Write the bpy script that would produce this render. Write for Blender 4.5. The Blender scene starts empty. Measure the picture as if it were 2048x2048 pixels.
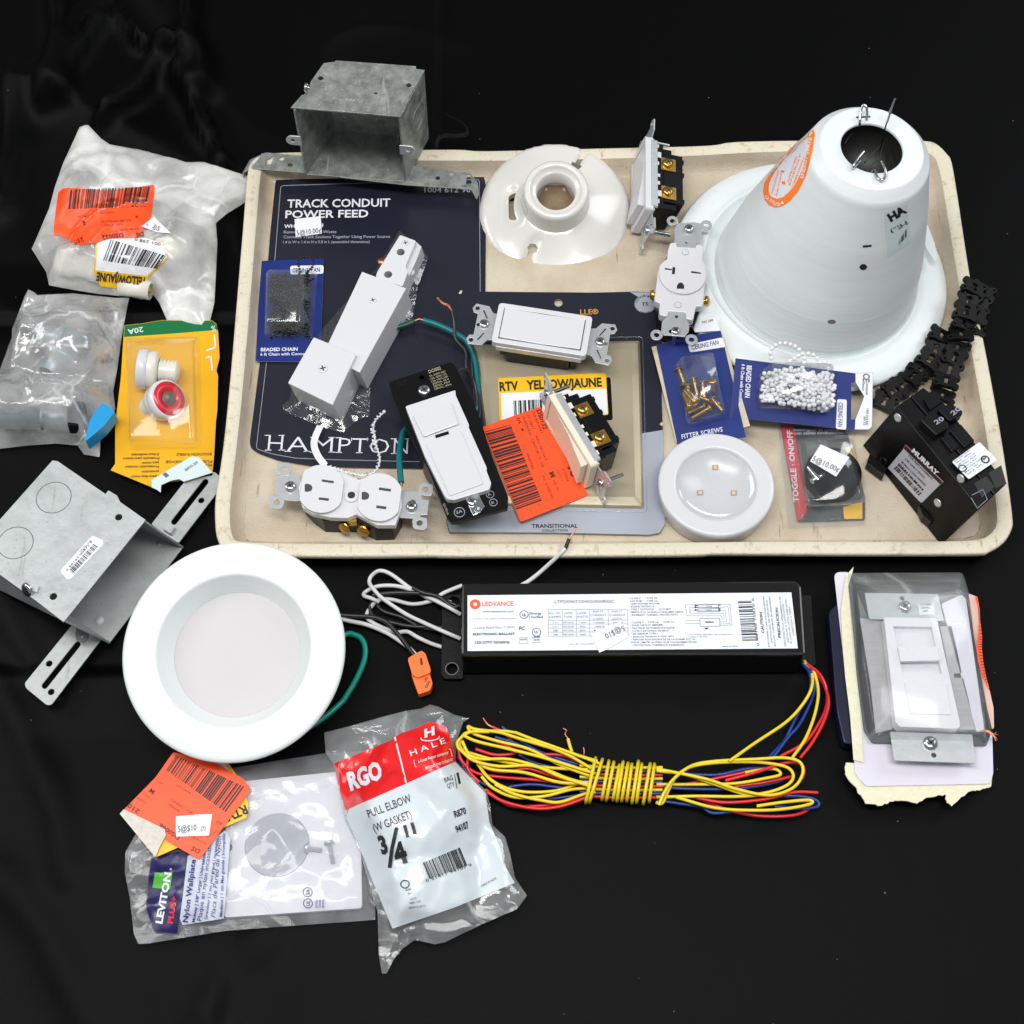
import bpy, math, random
from mathutils import Vector, Matrix, noise
from mathutils.geometry import delaunay_2d_cdt
from mathutils.bvhtree import BVHTree
V = Vector
K = 0.01                      # everything below is written in centimetres
random.seed(7)
scn = bpy.context.scene
COL = scn.collection

# ------------------------------------------------------------------ camera
F_PX = 3190.0                 # focal length in photo pixels (2048 wide)
TH = math.radians(26.5)       # camera tilt away from straight down
DIST = 110.0
CAM = V((0, -DIST*math.sin(TH), DIST*math.cos(TH)))
FWD = V((0, math.sin(TH), -math.cos(TH)))
UPV = V((0, math.cos(TH), math.sin(TH)))
cam_d = bpy.data.cameras.new('camera')
cam_d.sensor_width = 36.0
cam_d.lens = 36.0*F_PX/2048.0
cam_d.clip_start = 0.01
cam_d.clip_end = 50.0
cam = bpy.data.objects.new('camera', cam_d)
COL.objects.link(cam)
cam.location = CAM*K
cam.rotation_euler = (TH, 0, 0)
scn.camera = cam

# ------------------------------------------------------------------ world, lamps, exposure
w = bpy.data.worlds.new('World')
scn.world = w
w.use_nodes = True
w.node_tree.nodes['Background'].inputs[0].default_value = (0.93, 0.96, 1.0, 1)
w.node_tree.nodes['Background'].inputs[1].default_value = 0.25

def area(name, loc, target, sx, sy, power, col):
    d = bpy.data.lights.new(name, 'AREA')
    d.shape = 'RECTANGLE'; d.size = sx; d.size_y = sy
    d.energy = power; d.color = col
    o = bpy.data.objects.new(name, d)
    COL.objects.link(o)
    o.location = loc
    o.rotation_euler = (V(target)-V(loc)).to_track_quat('-Z', 'Y').to_euler()
    return o
area('overhead_panel_light', (-0.1, -0.22, 2.0), (0, 0.1, 0), 1.8, 0.4, 34, (1.0, 0.99, 0.97))
area('window_light', (1.5, 0.85, 1.35), (0.1, 0.1, 0), 0.8, 0.9, 12, (0.93, 0.97, 1.0))
area('left_fill_light', (-1.5, 0.3, 1.15), (-0.1, 0.1, 0), 0.7, 0.8, 9, (1.0, 0.99, 0.96))  # unseen fill lamp, added at the left to brighten the cone
scn.view_settings.view_transform = 'Standard'
scn.view_settings.look = 'None'
scn.view_settings.exposure = 0.12
scn.view_settings.gamma = 1.0
scn.view_settings.use_curve_mapping = False
scn.render.engine = 'CYCLES'
scn.cycles.use_denoising = True
scn.cycles.transparent_max_bounces = 16
scn.cycles.max_bounces = 8

# ------------------------------------------------------------------ pixel <-> world
def ray(u, v):
    return (FWD*F_PX + V((1, 0, 0))*(u-1024) + UPV*(1024-v)).normalized()
def P(u, v, z=0.0):
    d = ray(u, v)
    return CAM + d*((z-CAM.z)/d.z)
def proj(p):
    q = p-CAM
    dd = q.dot(FWD)
    return (1024+F_PX*q.x/dd, 1024-F_PX*q.dot(UPV)/dd)
def pxcm(u, v, z=0.0):
    return 1.0/((P(u+1, v, z)-P(u, v, z)).length)
def rise(uv0, z0, v1):
    """height above the point seen at uv0 (height z0) whose picture lies at row v1"""
    p = P(uv0[0], uv0[1], z0); lo, hi = 0.0, 40.0
    for _ in range(40):
        m = (lo+hi)/2
        if proj(p+V((0, 0, m)))[1] > v1: lo = m
        else: hi = m
    return lo

class Zoom:
    """reads positions noted in an enlarged crop of the photograph"""
    def __init__(s, x0, y0, k): s.x0, s.y0, s.k = x0, y0, k
    def __call__(s, a, b=None):
        if b is not None: return (s.x0+a*s.k, s.y0+b*s.k)
        r = []
        for t in a.split():
            x, y = t.split(',')
            r.append((s.x0+float(x)*s.k, s.y0+float(y)*s.k))
        return r
Z1 = Zoom(0, 200, .28986); Z2 = Zoom(450, 80, .28986); Z3 = Zoom(920, 200, .28986); Z4 = Zoom(1380, 180, .28986)
A1 = Zoom(0, 560, .2588); A2 = Zoom(480, 600, .2588); A3 = Zoom(880, 580, .25876); A4 = Zoom(1290, 600, .2588)
A5 = Zoom(1600, 560, .2795); C1 = Zoom(0, 920, .2588); C2 = Zoom(680, 1100, .2588); C3 = Zoom(900, 1150, .20704)
C4 = Zoom(1200, 1150, .21739); C5 = Zoom(1640, 1100, .2795); C6 = Zoom(900, 1380, .39337); C7 = Zoom(220, 1480, .2588)
C8 = Zoom(620, 1380, .30021); D1 = Zoom(480, 100, .20704); D2 = Zoom(1220, 220, .17598); D5 = Zoom(1300, 400, .15528)
D6 = Zoom(1040, 730, .17081); FI = Zoom(0, 0, 1.06)

class Plane:
    def __init__(s, o, n): s.o, s.n = V(o), V(n).normalized()
    def at(s, u, v, lift=0.0):
        d = ray(u, v); o = s.o + s.n*lift
        return CAM + d*((o-CAM).dot(s.n)/d.dot(s.n))
    def nrm(s): return s.n
def H(z): return Plane((0, 0, z), (0, 0, 1))
def plane3(a, b, c):
    n = (b-a).cross(c-a).normalized()
    if n.dot(CAM-a) < 0: n = -n
    return Plane(a, n)
class Surf:
    """a shaped surface: pixels land on it by casting a ray"""
    def __init__(s, verts, faces, back):
        s.t = BVHTree.FromPolygons(verts, faces); s.back = back
    def at(s, u, v, lift=0.0):
        d = ray(u, v)
        h = s.t.ray_cast(CAM, d)[0]
        if h is None: h = s.back.at(u, v)
        return h - d*lift

def rc(pts, r=6, n=3):
    """round the corners of a polygon (any dimension)"""
    out = []
    N = len(pts)
    three = len(pts[0]) == 3
    q = [V(p) for p in pts]
    for i in range(N):
        a, b, c = q[i-1], q[i], q[(i+1) % N]
        la, lc = (a-b).length, (c-b).length
        ra = min(r, la*.45); rcx = min(r, lc*.45)
        p0 = b+(a-b)*(ra/la) if la else b
        p1 = b+(c-b)*(rcx/lc) if lc else b
        for k in range(n+1):
            t = k/n
            p = p0*(1-t)**2 + b*2*t*(1-t) + p1*t*t
            out.append(p if three else (p[0], p[1]))
    return out
def smooth_closed(pts, per=6):
    q = [V(p) for p in pts]; N = len(q); out = []
    for i in range(N):
        a, b, c, d = q[i-1], q[i], q[(i+1) % N], q[(i+2) % N]
        for k in range(per):
            t = k/per
            out.append(((2*b)+(c-a)*t+(2*a-5*b+4*c-d)*t*t+(3*b-a-3*c+d)*t**3)*.5)
    return out
def spline(pts, per=6):
    q = [V(p) for p in pts]
    if len(q) < 3: return q
    q = [q[0]*2-q[1]]+q+[q[-1]*2-q[-2]]
    out = []
    for i in range(1, len(q)-2):
        a, b, c, d = q[i-1], q[i], q[i+1], q[i+2]
        for k in range(per):
            t = k/per
            out.append(((2*b)+(c-a)*t+(2*a-5*b+4*c-d)*t*t+(3*b-a-3*c+d)*t**3)*.5)
    out.append(q[-2])
    return out
def inside(p, poly):
    x, y = p[0], p[1]; r = False; j = len(poly)-1
    for i in range(len(poly)):
        xi, yi, xj, yj = poly[i][0], poly[i][1], poly[j][0], poly[j][1]
        if (yi > y) != (yj > y) and x < (xj-xi)*(y-yi)/(yj-yi)+xi: r = not r
        j = i
    return r
def edge_dist(p, poly):
    x, y = p[0], p[1]; m = 1e9; j = len(poly)-1
    for i in range(len(poly)):
        ax, ay, bx, by = poly[j][0], poly[j][1], poly[i][0], poly[i][1]
        dx, dy = bx-ax, by-ay; L = dx*dx+dy*dy
        t = 0 if L == 0 else max(0, min(1, ((x-ax)*dx+(y-ay)*dy)/L))
        d = (ax+dx*t-x)**2+(ay+dy*t-y)**2
        if d < m: m = d
        j = i
    return math.sqrt(m)
def newell(p):
    n = V((0, 0, 0))
    for i in range(len(p)):
        a, b = p[i], p[(i+1) % len(p)]
        n += V(((a.y-b.y)*(a.z+b.z), (a.z-b.z)*(a.x+b.x), (a.x-b.x)*(a.y+b.y)))
    return n
def cdt(outline, step, holes=()):
    """fill a 2-D outline with an even triangle mesh"""
    o = []
    for i in range(len(outline)):
        a, b = V(outline[i]), V(outline[(i+1) % len(outline)])
        k = max(1, int((b-a).length/step))
        for j in range(k): o.append(a+(b-a)*(j/k))
    pts = list(o); edges = [(i, (i+1) % len(o)) for i in range(len(o))]
    for h in holes:
        s0 = len(pts); hh = [V(q) for q in h]
        pts += hh; edges += [(s0+i, s0+(i+1) % len(hh)) for i in range(len(hh))]
    xs = [p[0] for p in o]; ys = [p[1] for p in o]
    rnd = random.Random(3)
    y = min(ys)+step/2; row = 0
    while y < max(ys):
        x = min(xs)+step*(.25+.5*(row % 2))
        while x < max(xs):
            q = (x+rnd.uniform(-.15, .15)*step, y+rnd.uniform(-.15, .15)*step)
            if inside(q, o) and edge_dist(q, o) > step*.45 and not any(inside(q, h) for h in holes):
                pts.append(V(q))
            x += step
        y += step*.87; row += 1
    r = delaunay_2d_cdt(pts, edges, [], 1 if not holes else 0, 1e-6)
    vs, fs = r[0], r[2]
    keep = []
    for f in fs:
        c = sum((vs[i] for i in f), V((0, 0)))/len(f)
        if inside(c, o) and not any(inside(c, h) for h in holes): keep.append(tuple(f))
    return [V(v) for v in vs], keep, o

# ------------------------------------------------------------------ lettering
_txt = {}
def _raw_text(s, bold):
    c = bpy.data.curves.new('t', 'FONT')
    c.body = s; c.size = 1; c.resolution_u = 2; c.offset = bold
    o = bpy.data.objects.new('t', c)
    COL.objects.link(o)
    dg = bpy.context.evaluated_depsgraph_get()
    m = bpy.data.meshes.new_from_object(o.evaluated_get(dg))
    vs = [(v.co.x, v.co.y) for v in m.vertices]
    fs = [tuple(p.vertices) for p in m.polygons]
    bpy.data.objects.remove(o); bpy.data.curves.remove(c); bpy.data.meshes.remove(m)
    return vs, fs
def text_geo(s, bold=0.0, shear=0.0):
    k = (s, bold, shear)
    if k not in _txt:
        if 'cap' not in _txt:
            a, _ = _raw_text('H', 0)
            _txt['cap'] = max(y for x, y in a)-min(y for x, y in a)
        vs, fs = _raw_text(s, bold)
        cap = _txt['cap']
        vs = [(x+shear*y, y) for x, y in vs]
        x0 = min(x for x, y in vs); x1 = max(x for x, y in vs)
        _txt[k] = ([((x-x0)/(x1-x0), y/cap) for x, y in vs], fs)
    return _txt[k]

# ------------------------------------------------------------------ mesh builder
class B:
    def __init__(s): s.v = []; s.f = []; s.mi = []; s.sm = []; s.mats = []
    def m(s, mat):
        if mat not in s.mats: s.mats.append(mat)
        return s.mats.index(mat)
    def add(s, vs, fs, mat, smooth=False):
        k = len(s.v); s.v += [V(x) for x in vs]; i = s.m(mat)
        for f in fs: s.f.append(tuple(a+k for a in f)); s.mi.append(i); s.sm.append(smooth)
        return s
    def prism(s, surf, pts, d, mat, lift=0.0, vec=None, side=None, holes=None, smooth=False):
        P3 = [V(p) if len(p) == 3 else surf.at(p[0], p[1], lift) for p in pts]
        n = newell(P3).normalized()
        if vec is None:
            nn = surf.nrm() if surf is not None else n
            vec = -nn*d
        if n.dot(vec) > 0: P3.reverse(); n = -n
        side = side or mat
        if not holes:
            N = len(P3)
            s.add(P3+[p+vec for p in P3], [tuple(range(N)), tuple(range(2*N-1, N-1, -1))], mat)
            k = len(s.v)-2*N; si = s.m(side)
            for i in range(N):
                j = (i+1) % N
                s.f.append((k+i, k+N+i, k+N+j, k+j)); s.mi.append(si); s.sm.append(smooth)
            return s
        ex = (P3[1]-P3[0]).normalized()
        for q in P3[2:]:
            if (q-P3[0]).length > 1e-3: ex = (q-P3[0]).normalized(); break
        ex = (ex-n*ex.dot(n)).normalized(); ey = n.cross(ex); o = P3[0]
        to2 = lambda p: V(((p-o).dot(ex), (p-o).dot(ey)))
        H3 = [[V(p) if len(p) == 3 else surf.at(p[0], p[1], lift) for p in h] for h in holes]
        loops = [[to2(p) for p in P3]]+[[to2(p) for p in h] for h in H3]
        pts2 = []; edges = []
        for L in loops:
            a = len(pts2); pts2 += L; edges += [(a+i, a+(i+1) % len(L)) for i in range(len(L))]
        r = delaunay_2d_cdt(pts2, edges, [], 0, 1e-7)
        vs3 = [o+ex*q[0]+ey*q[1] for q in r[0]]
        top = []
        for f in r[2]:
            c = sum((r[0][i] for i in f), V((0, 0)))/len(f)
            if inside(c, loops[0]) and not any(inside(c, h) for h in loops[1:]):
                a, b_, c_ = [vs3[i] for i in f[:3]]
                f = list(f)
                if (b_-a).cross(c_-a).dot(n) < 0: f.reverse()
                top.append(tuple(f))
        N = len(vs3)
        s.add(vs3+[p+vec for p in vs3], top+[tuple(N+i for i in reversed(f)) for f in top], mat)
        cnt = {}
        for f in top:
            for i in range(len(f)):
                a, b_ = f[i], f[(i+1) % len(f)]
                cnt[(a, b_)] = 1
        k = len(s.v)-2*N; si = s.m(side)
        for (a, b_) in cnt:
            if (b_, a) not in cnt:
                s.f.append((k+a, k+N+a, k+N+b_, k+b_)); s.mi.append(si); s.sm.append(smooth)
        return s
    def poly(s, surf, pts, mat, lift=0.02):
        P3 = [V(p) if len(p) == 3 else surf.at(p[0], p[1], lift) for p in pts]
        if newell(P3).dot(CAM-P3[0]) < 0: P3.reverse()
        return s.add(P3, [tuple(range(len(P3)))], mat)
    def strip(s, surf, pts, wpx, mat, lift=0.02, closed=False):
        """a printed line of the given width in photo pixels"""
        q = [V(p) for p in pts]
        if closed: q.append(q[0])
        for i in range(len(q)-1):
            d = (q[i+1]-q[i]);
            if d.length < 1e-6: continue
            n = V((-d.y, d.x)).normalized()*wpx/2
            s.poly(surf, [tuple(q[i]+n), tuple(q[i+1]+n), tuple(q[i+1]-n), tuple(q[i]-n)], mat, lift)
        return s
    def decal(s, surf, outline, mat, lift=0.03, step=8, smooth=True, hole=()):
        vs, fs, o = cdt(outline, step, hole)
        W = [surf.at(p[0], p[1], lift) for p in vs]
        F = []
        for f in fs:
            a, b_, c_ = W[f[0]], W[f[1]], W[f[2]]
            if (b_-a).cross(c_-a).dot(CAM-a) < 0: f = tuple(reversed(f))
            F.append(f)
        return s.add(W, F, mat, smooth)
    def text(s, st, surf, p0, p1, h, mat, lift=0.02, bold=0.012, shear=0.0, thick=0):
        """lettering whose baseline runs from pixel p0 to p1 with capitals h pixels tall"""
        vs, fs = text_geo(st, bold, shear)
        if isinstance(surf, Plane):
            a, b_ = surf.at(p0[0], p0[1], lift), surf.at(p1[0], p1[1], lift)
            ex = b_-a; up = surf.n.cross(ex.normalized())
            du, dv = p1[0]-p0[0], p1[1]-p0[1]; L = math.hypot(du, dv)
            q = surf.at(p0[0]+dv/L*h, p0[1]-du/L*h, lift)
            hh = abs((q-a).dot(up))
            W = [a+ex*x+up*(y*hh) for x, y in vs]
            return s.add(W, fs, mat)
        du, dv = p1[0]-p0[0], p1[1]-p0[1]; L = math.hypot(du, dv)
        W = [surf.at(p0[0]+du*x+dv/L*h*y, p0[1]+dv*x-du/L*h*y, lift) for x, y in vs]
        return s.add(W, fs, mat)
    def barcode(s, surf, a, b_, c, d, mat, seed=1, n=40, lift=0.02, fill=.55, seg=1):
        """bars between line a-b (starts) and line d-c (ends)"""
        R = random.Random(seed); wd = []
        for i in range(n): wd.append(R.choice((1, 1, 2, 3)) * (fill if i % 2 == 0 else 1-fill))
        tot = sum(wd); t = 0
        a, b_, c, d = V(a), V(b_), V(c), V(d)
        for i, x in enumerate(wd):
            if i % 2 == 0:
                t0, t1 = t/tot, (t+x)/tot
                for k in range(seg):
                    f0, f1 = k/seg, (k+1)/seg
                    L0, L1 = a+(b_-a)*t0, a+(b_-a)*t1
                    R0, R1 = d+(c-d)*t0, d+(c-d)*t1
                    s.poly(surf, [tuple(L0+(R0-L0)*f0), tuple(L1+(R1-L1)*f0), tuple(L1+(R1-L1)*f1), tuple(L0+(R0-L0)*f1)], mat, lift)
            t += x
        return s
    def tube(s, pts, r, mat, seg=8, per=5, cap=True, smooth=True, r1=None):
        q = spline(pts, per) if per > 1 else [V(p) for p in pts]
        N = len(q); vs = []; fs = []
        up = None
        for i in range(N):
            t = (q[min(i+1, N-1)]-q[max(i-1, 0)])
            if t.length < 1e-9: t = V((1, 0, 0))
            t.normalize()
            if up is None:
                up = V((0, 0, 1)) if abs(t.z) < .9 else V((1, 0, 0))
            up = (up-t*up.dot(t))
            if up.length < 1e-6: up = V((1, 0, 0)).cross(t)
            up.normalize(); sd = t.cross(up)
            rr = r if r1 is None else r+(r1-r)*i/(N-1)
            for k in range(seg):
                a = 2*math.pi*k/seg
                vs.append(q[i]+(up*math.cos(a)+sd*math.sin(a))*rr)
        for i in range(N-1):
            for k in range(seg):
                k2 = (k+1) % seg
                fs.append((i*seg+k, i*seg+k2, (i+1)*seg+k2, (i+1)*seg+k))
        s.add(vs, fs, mat, smooth)
        if cap:
            s.add(vs[:seg], [tuple(reversed(range(seg)))], mat)
            s.add(vs[-seg:], [tuple(range(seg))], mat)
        return s
    def lathe(s, o, ax, prof, mat, seg=48, smooth=True, cap0=False, cap1=False, sx=None):
        ax = V(ax).normalized(); o = V(o)
        ex = (sx or (V((1, 0, 0)) if abs(ax.x) < .9 else V((0, 1, 0)))); ex = (ex-ax*ex.dot(ax)).normalized(); ey = ax.cross(ex)
        vs = []; fs = []; N = len(prof)
        for (r, h) in prof:
            for k in range(seg):
                a = 2*math.pi*k/seg
                vs.append(o+ax*h+(ex*math.cos(a)+ey*math.sin(a))*r)
        for i in range(N-1):
            for k in range(seg):
                k2 = (k+1) % seg
                fs.append((i*seg+k, i*seg+k2, (i+1)*seg+k2, (i+1)*seg+k))
        s.add(vs, fs, mat, smooth)
        if cap0: s.add(vs[:seg], [tuple(reversed(range(seg)))], mat)
        if cap1: s.add(vs[-seg:], [tuple(range(seg))], mat)
        return s
    def box(s, fr, x0, x1, y0, y1, z0, z1, mat):
        c = [fr @ V(p) for p in ((x0, y0, z0), (x1, y0, z0), (x1, y1, z0), (x0, y1, z0), (x0, y0, z1), (x1, y0, z1), (x1, y1, z1), (x0, y1, z1))]
        return s.add(c, [(0, 3, 2, 1), (4, 5, 6, 7), (0, 1, 5, 4), (1, 2, 6, 5), (2, 3, 7, 6), (3, 0, 4, 7)], mat)
    def ball(s, c, r, mat, seg=8, rings=5):
        pr = [(r*math.sin(math.pi*i/rings), -r*math.cos(math.pi*i/rings)) for i in range(rings+1)]
        return s.lathe(c, (0, 0, 1), pr, mat, seg)
    def screw(s, c, n, r, mat, dark=None, h=.12, rot=.6, shaft=0, star=True):
        """a pan-head screw with a cross slot"""
        c = V(c); n = V(n).normalized()
        s.lathe(c, n, [(r, 0), (r, h*.45), (r*.86, h*.85), (r*.5, h), (0.001, h*1.02)], mat, 20)
        ex = V((math.cos(rot), math.sin(rot), 0)); ex = (ex-n*ex.dot(n)).normalized(); ey = n.cross(ex)
        if dark and star:
            for a, b_ in ((ex, ey), (ey, ex)):
                q = [c+n*(h*1.04)+a*(r*.62*i)+b_*(r*.13*j) for i, j in ((-1, -1), (1, -1), (1, 1), (-1, 1))]
                s.poly(None, q, dark)
        if shaft:
            s.tube([c, c-n*shaft], r*.45, mat, 8, 1)
        return s

def circ(surf, c, r, n=24, rot=0.0):
    """3-D circle of radius r cm round the pixel (or point) c on a plane"""
    o = surf.at(*c) if len(c) == 2 else V(c)
    N = surf.n; ex = (V((1, 0, 0))-N*N.x)
    if ex.length < .1: ex = V((0, 1, 0))-N*N.y
    ex.normalize(); ey = N.cross(ex)
    return [o+(ex*math.cos(2*math.pi*k/n+rot)+ey*math.sin(2*math.pi*k/n+rot))*r for k in range(n)]
def frame(o, x, n):
    n = V(n).normalized(); x = V(x); x = (x-n*x.dot(n)).normalized(); y = n.cross(x)
    m = Matrix((x, y, n)).transposed().to_4x4(); m.translation = V(o)
    return m

# ------------------------------------------------------------------ objects
def _mesh(name, b, loc):
    me = bpy.data.meshes.new(name)
    me.from_pydata([(p-loc)*K for p in b.v], [], b.f)
    for m in b.mats: me.materials.append(m)
    me.polygons.foreach_set('material_index', b.mi)
    me.polygons.foreach_set('use_smooth', b.sm)
    me.update()
    return me
def _mod(o, bev, sub):
    if bev:
        m = o.modifiers.new('bevel', 'BEVEL'); m.width = bev*K; m.segments = 2
        m.limit_method = 'ANGLE'; m.angle_limit = math.radians(35); m.harden_normals = False
        m.use_clamp_overlap = True
def tag(o, label, cat, group=None, kind=None):
    if label: o['label'] = label
    if cat: o['category'] = cat
    if group: o['group'] = group
    if kind: o['kind'] = kind
class Thing:
    def __init__(s, name, label, cat, at, group=None):
        s.loc = V(at) if len(at) == 3 else P(at[0], at[1], 0)
        s.root = bpy.data.objects.new(name, None)
        s.root.empty_display_size = .02
        COL.objects.link(s.root); s.root.location = s.loc*K
        tag(s.root, label, cat, group)
    def part(s, name, b, parent=None, bev=0.0, label=None, kind=None):
        o = bpy.data.objects.new(name, _mesh(name, b, s.loc))
        COL.objects.link(o); o.parent = parent or s.root
        _mod(o, bev, 0)
        if label: o['label'] = label
        if kind: o['kind'] = kind
        return o
def single(name, b, label, cat, group=None, kind=None, bev=0.0):
    lo = V((min(p.x for p in b.v)+max(p.x for p in b.v), min(p.y for p in b.v)+max(p.y for p in b.v), 0))/2
    lo.z = min(p.z for p in b.v)
    o = bpy.data.objects.new(name, _mesh(name, b, lo))
    COL.objects.link(o); o.location = lo*K
    _mod(o, bev, 0)
    tag(o, label, cat, group, kind)
    return o

# ------------------------------------------------------------------ materials
def c(r, g, b_, k=0.92):
    f = lambda x: (x/255/12.92 if x/255 <= .04045 else ((x/255+.055)/1.055)**2.4)*k
    return (f(r), f(g), f(b_), 1)
def M(name, col, rough=.5, metal=0.0, spec=.5, var=0.0, vs=60, bump=0.0, bs=300, coat=0.0, col2=None, rv=0.0, detail=4, stretch=None, sss=0.0, thr=None):
    m = bpy.data.materials.new(name); m.use_nodes = True
    nt = m.node_tree; p = nt.nodes['Principled BSDF']; L = nt.links
    p.inputs['Base Color'].default_value = col
    p.inputs['Roughness'].default_value = rough
    p.inputs['Metallic'].default_value = metal
    p.inputs['Specular IOR Level'].default_value = spec
    if coat: p.inputs['Coat Weight'].default_value = coat; p.inputs['Coat Roughness'].default_value = .08
    if sss:
        p.inputs['Subsurface Weight'].default_value = sss
        p.inputs['Subsurface Radius'].default_value = (.004, .004, .004)
    tc = nt.nodes.new('ShaderNodeTexCoord'); mp = nt.nodes.new('ShaderNodeMapping')
    L.new(tc.outputs['Object'], mp.inputs['Vector'])
    if stretch: mp.inputs['Scale'].default_value = stretch
    if var or rv or col2:
        n = nt.nodes.new('ShaderNodeTexNoise'); n.inputs['Scale'].default_value = vs; n.inputs['Detail'].default_value = detail
        n.inputs['Roughness'].default_value = .6
        L.new(mp.outputs[0], n.inputs['Vector'])
        r = nt.nodes.new('ShaderNodeValToRGB')
        a, b_ = thr or (.3, .7)
        r.color_ramp.elements[0].position = a; r.color_ramp.elements[1].position = b_
        c2 = col2 or tuple(x*(1-var) for x in col[:3])+(1,)
        r.color_ramp.elements[0].color = c2; r.color_ramp.elements[1].color = col
        L.new(n.outputs['Fac'], r.inputs['Fac']); L.new(r.outputs[0], p.inputs['Base Color'])
        if rv:
            q = nt.nodes.new('ShaderNodeMapRange'); q.inputs['To Min'].default_value = max(.02, rough-rv); q.inputs['To Max'].default_value = rough+rv
            q.inputs['From Min'].default_value = .3; q.inputs['From Max'].default_value = .7
            L.new(n.outputs['Fac'], q.inputs['Value']); L.new(q.outputs[0], p.inputs['Roughness'])
    if bump:
        n2 = nt.nodes.new('ShaderNodeTexNoise'); n2.inputs['Scale'].default_value = bs; n2.inputs['Detail'].default_value = 3
        L.new(mp.outputs[0], n2.inputs['Vector'])
        bp = nt.nodes.new('ShaderNodeBump'); bp.inputs['Strength'].default_value = bump; bp.inputs['Distance'].default_value = .001
        L.new(n2.outputs['Fac'], bp.inputs['Height']); L.new(bp.outputs[0], p.inputs['Normal'])
    return m
def film(name, col=(.9, .95, .95, 1), haze=.12, gloss=.25, rough=.12, bump=.6, bs=60, cre=.5, cs=40, edge=.6, crl=0.0):
    """thin clear or milky plastic: mostly see-through, milky where hazy, with sharp creased highlights"""
    m = bpy.data.materials.new(name); m.use_nodes = True
    nt = m.node_tree; L = nt.links; N = nt.nodes
    N.remove(N['Principled BSDF']); out = N['Material Output']
    tr = N.new('ShaderNodeBsdfTransparent'); tr.inputs[0].default_value = (.97, .98, .98, 1)
    di = N.new('ShaderNodeBsdfDiffuse'); di.inputs[0].default_value = col
    tl = N.new('ShaderNodeBsdfTranslucent'); tl.inputs[0].default_value = col
    mx0 = N.new('ShaderNodeMixShader'); mx0.inputs[0].default_value = .35
    L.new(di.outputs[0], mx0.inputs[1]); L.new(tl.outputs[0], mx0.inputs[2])
    gl = N.new('ShaderNodeBsdfGlossy'); gl.inputs['Roughness'].default_value = rough; gl.inputs[0].default_value = (1, 1, 1, 1)
    tc = N.new('ShaderNodeTexCoord')
    n1 = N.new('ShaderNodeTexNoise'); n1.inputs['Scale'].default_value = bs; n1.inputs['Detail'].default_value = 4; n1.inputs['Distortion'].default_value = .6
    vo = N.new('ShaderNodeTexVoronoi'); vo.feature = 'DISTANCE_TO_EDGE'; vo.inputs['Scale'].default_value = cs
    wob = N.new('ShaderNodeVectorMath'); wob.operation = 'ADD'
    sc = N.new('ShaderNodeVectorMath'); sc.operation = 'SCALE'; sc.inputs['Scale'].default_value = .02
    L.new(tc.outputs['Object'], n1.inputs['Vector']); L.new(n1.outputs['Color'], sc.inputs[0])
    L.new(tc.outputs['Object'], wob.inputs[0]); L.new(sc.outputs[0], wob.inputs[1]); L.new(wob.outputs[0], vo.inputs['Vector'])
    mr = N.new('ShaderNodeMapRange'); mr.inputs['From Max'].default_value = .12
    L.new(vo.outputs['Distance'], mr.inputs['Value'])
    ad = N.new('ShaderNodeMath'); ad.operation = 'MULTIPLY_ADD'; ad.inputs[1].default_value = cre
    L.new(mr.outputs[0], ad.inputs[0]); L.new(n1.outputs['Fac'], ad.inputs[2])
    bp = N.new('ShaderNodeBump'); bp.inputs['Strength'].default_value = bump; bp.inputs['Distance'].default_value = .002
    L.new(ad.outputs[0], bp.inputs['Height'])
    L.new(bp.outputs[0], gl.inputs['Normal'])
    # haze: constant + a little along creases + cloudy variation
    hz = N.new('ShaderNodeMapRange'); hz.inputs['From Min'].default_value = .35; hz.inputs['From Max'].default_value = .7
    hz.inputs['To Min'].default_value = haze*.55; hz.inputs['To Max'].default_value = min(1, haze*1.5)
    vc = N.new('ShaderNodeTexVoronoi'); vc.inputs['Scale'].default_value = cs*.9; L.new(wob.outputs[0], vc.inputs['Vector'])
    sx = N.new('ShaderNodeSeparateColor'); L.new(vc.outputs['Color'], sx.inputs[0])
    av = N.new('ShaderNodeMath'); av.operation = 'MULTIPLY_ADD'; av.inputs[1].default_value = .22
    L.new(sx.outputs[0], av.inputs[0]); sb = N.new('ShaderNodeMath'); sb.operation = 'SUBTRACT'; sb.inputs[1].default_value = .1
    L.new(n1.outputs['Fac'], sb.inputs[0]); L.new(sb.outputs[0], av.inputs[2]); L.new(av.outputs[0], hz.inputs['Value'])
    v2 = N.new('ShaderNodeTexVoronoi'); v2.feature = 'DISTANCE_TO_EDGE'; v2.inputs['Scale'].default_value = cs*.75; v2.inputs['Randomness'].default_value = 1
    L.new(wob.outputs[0], v2.inputs['Vector'])
    cl = N.new('ShaderNodeMapRange'); cl.inputs['From Min'].default_value = 0; cl.inputs['From Max'].default_value = .035; cl.inputs['To Min'].default_value = crl; cl.inputs['To Max'].default_value = 0
    L.new(v2.outputs['Distance'], cl.inputs['Value'])
    nm = N.new('ShaderNodeTexNoise'); nm.inputs['Scale'].default_value = 22; L.new(tc.outputs['Object'], nm.inputs['Vector'])
    ms = N.new('ShaderNodeMapRange'); ms.inputs['From Min'].default_value = .45; ms.inputs['From Max'].default_value = .6; L.new(nm.outputs['Fac'], ms.inputs['Value'])
    mm = N.new('ShaderNodeMath'); mm.operation = 'MULTIPLY'; L.new(cl.outputs[0], mm.inputs[0]); L.new(ms.outputs[0], mm.inputs[1])
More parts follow.
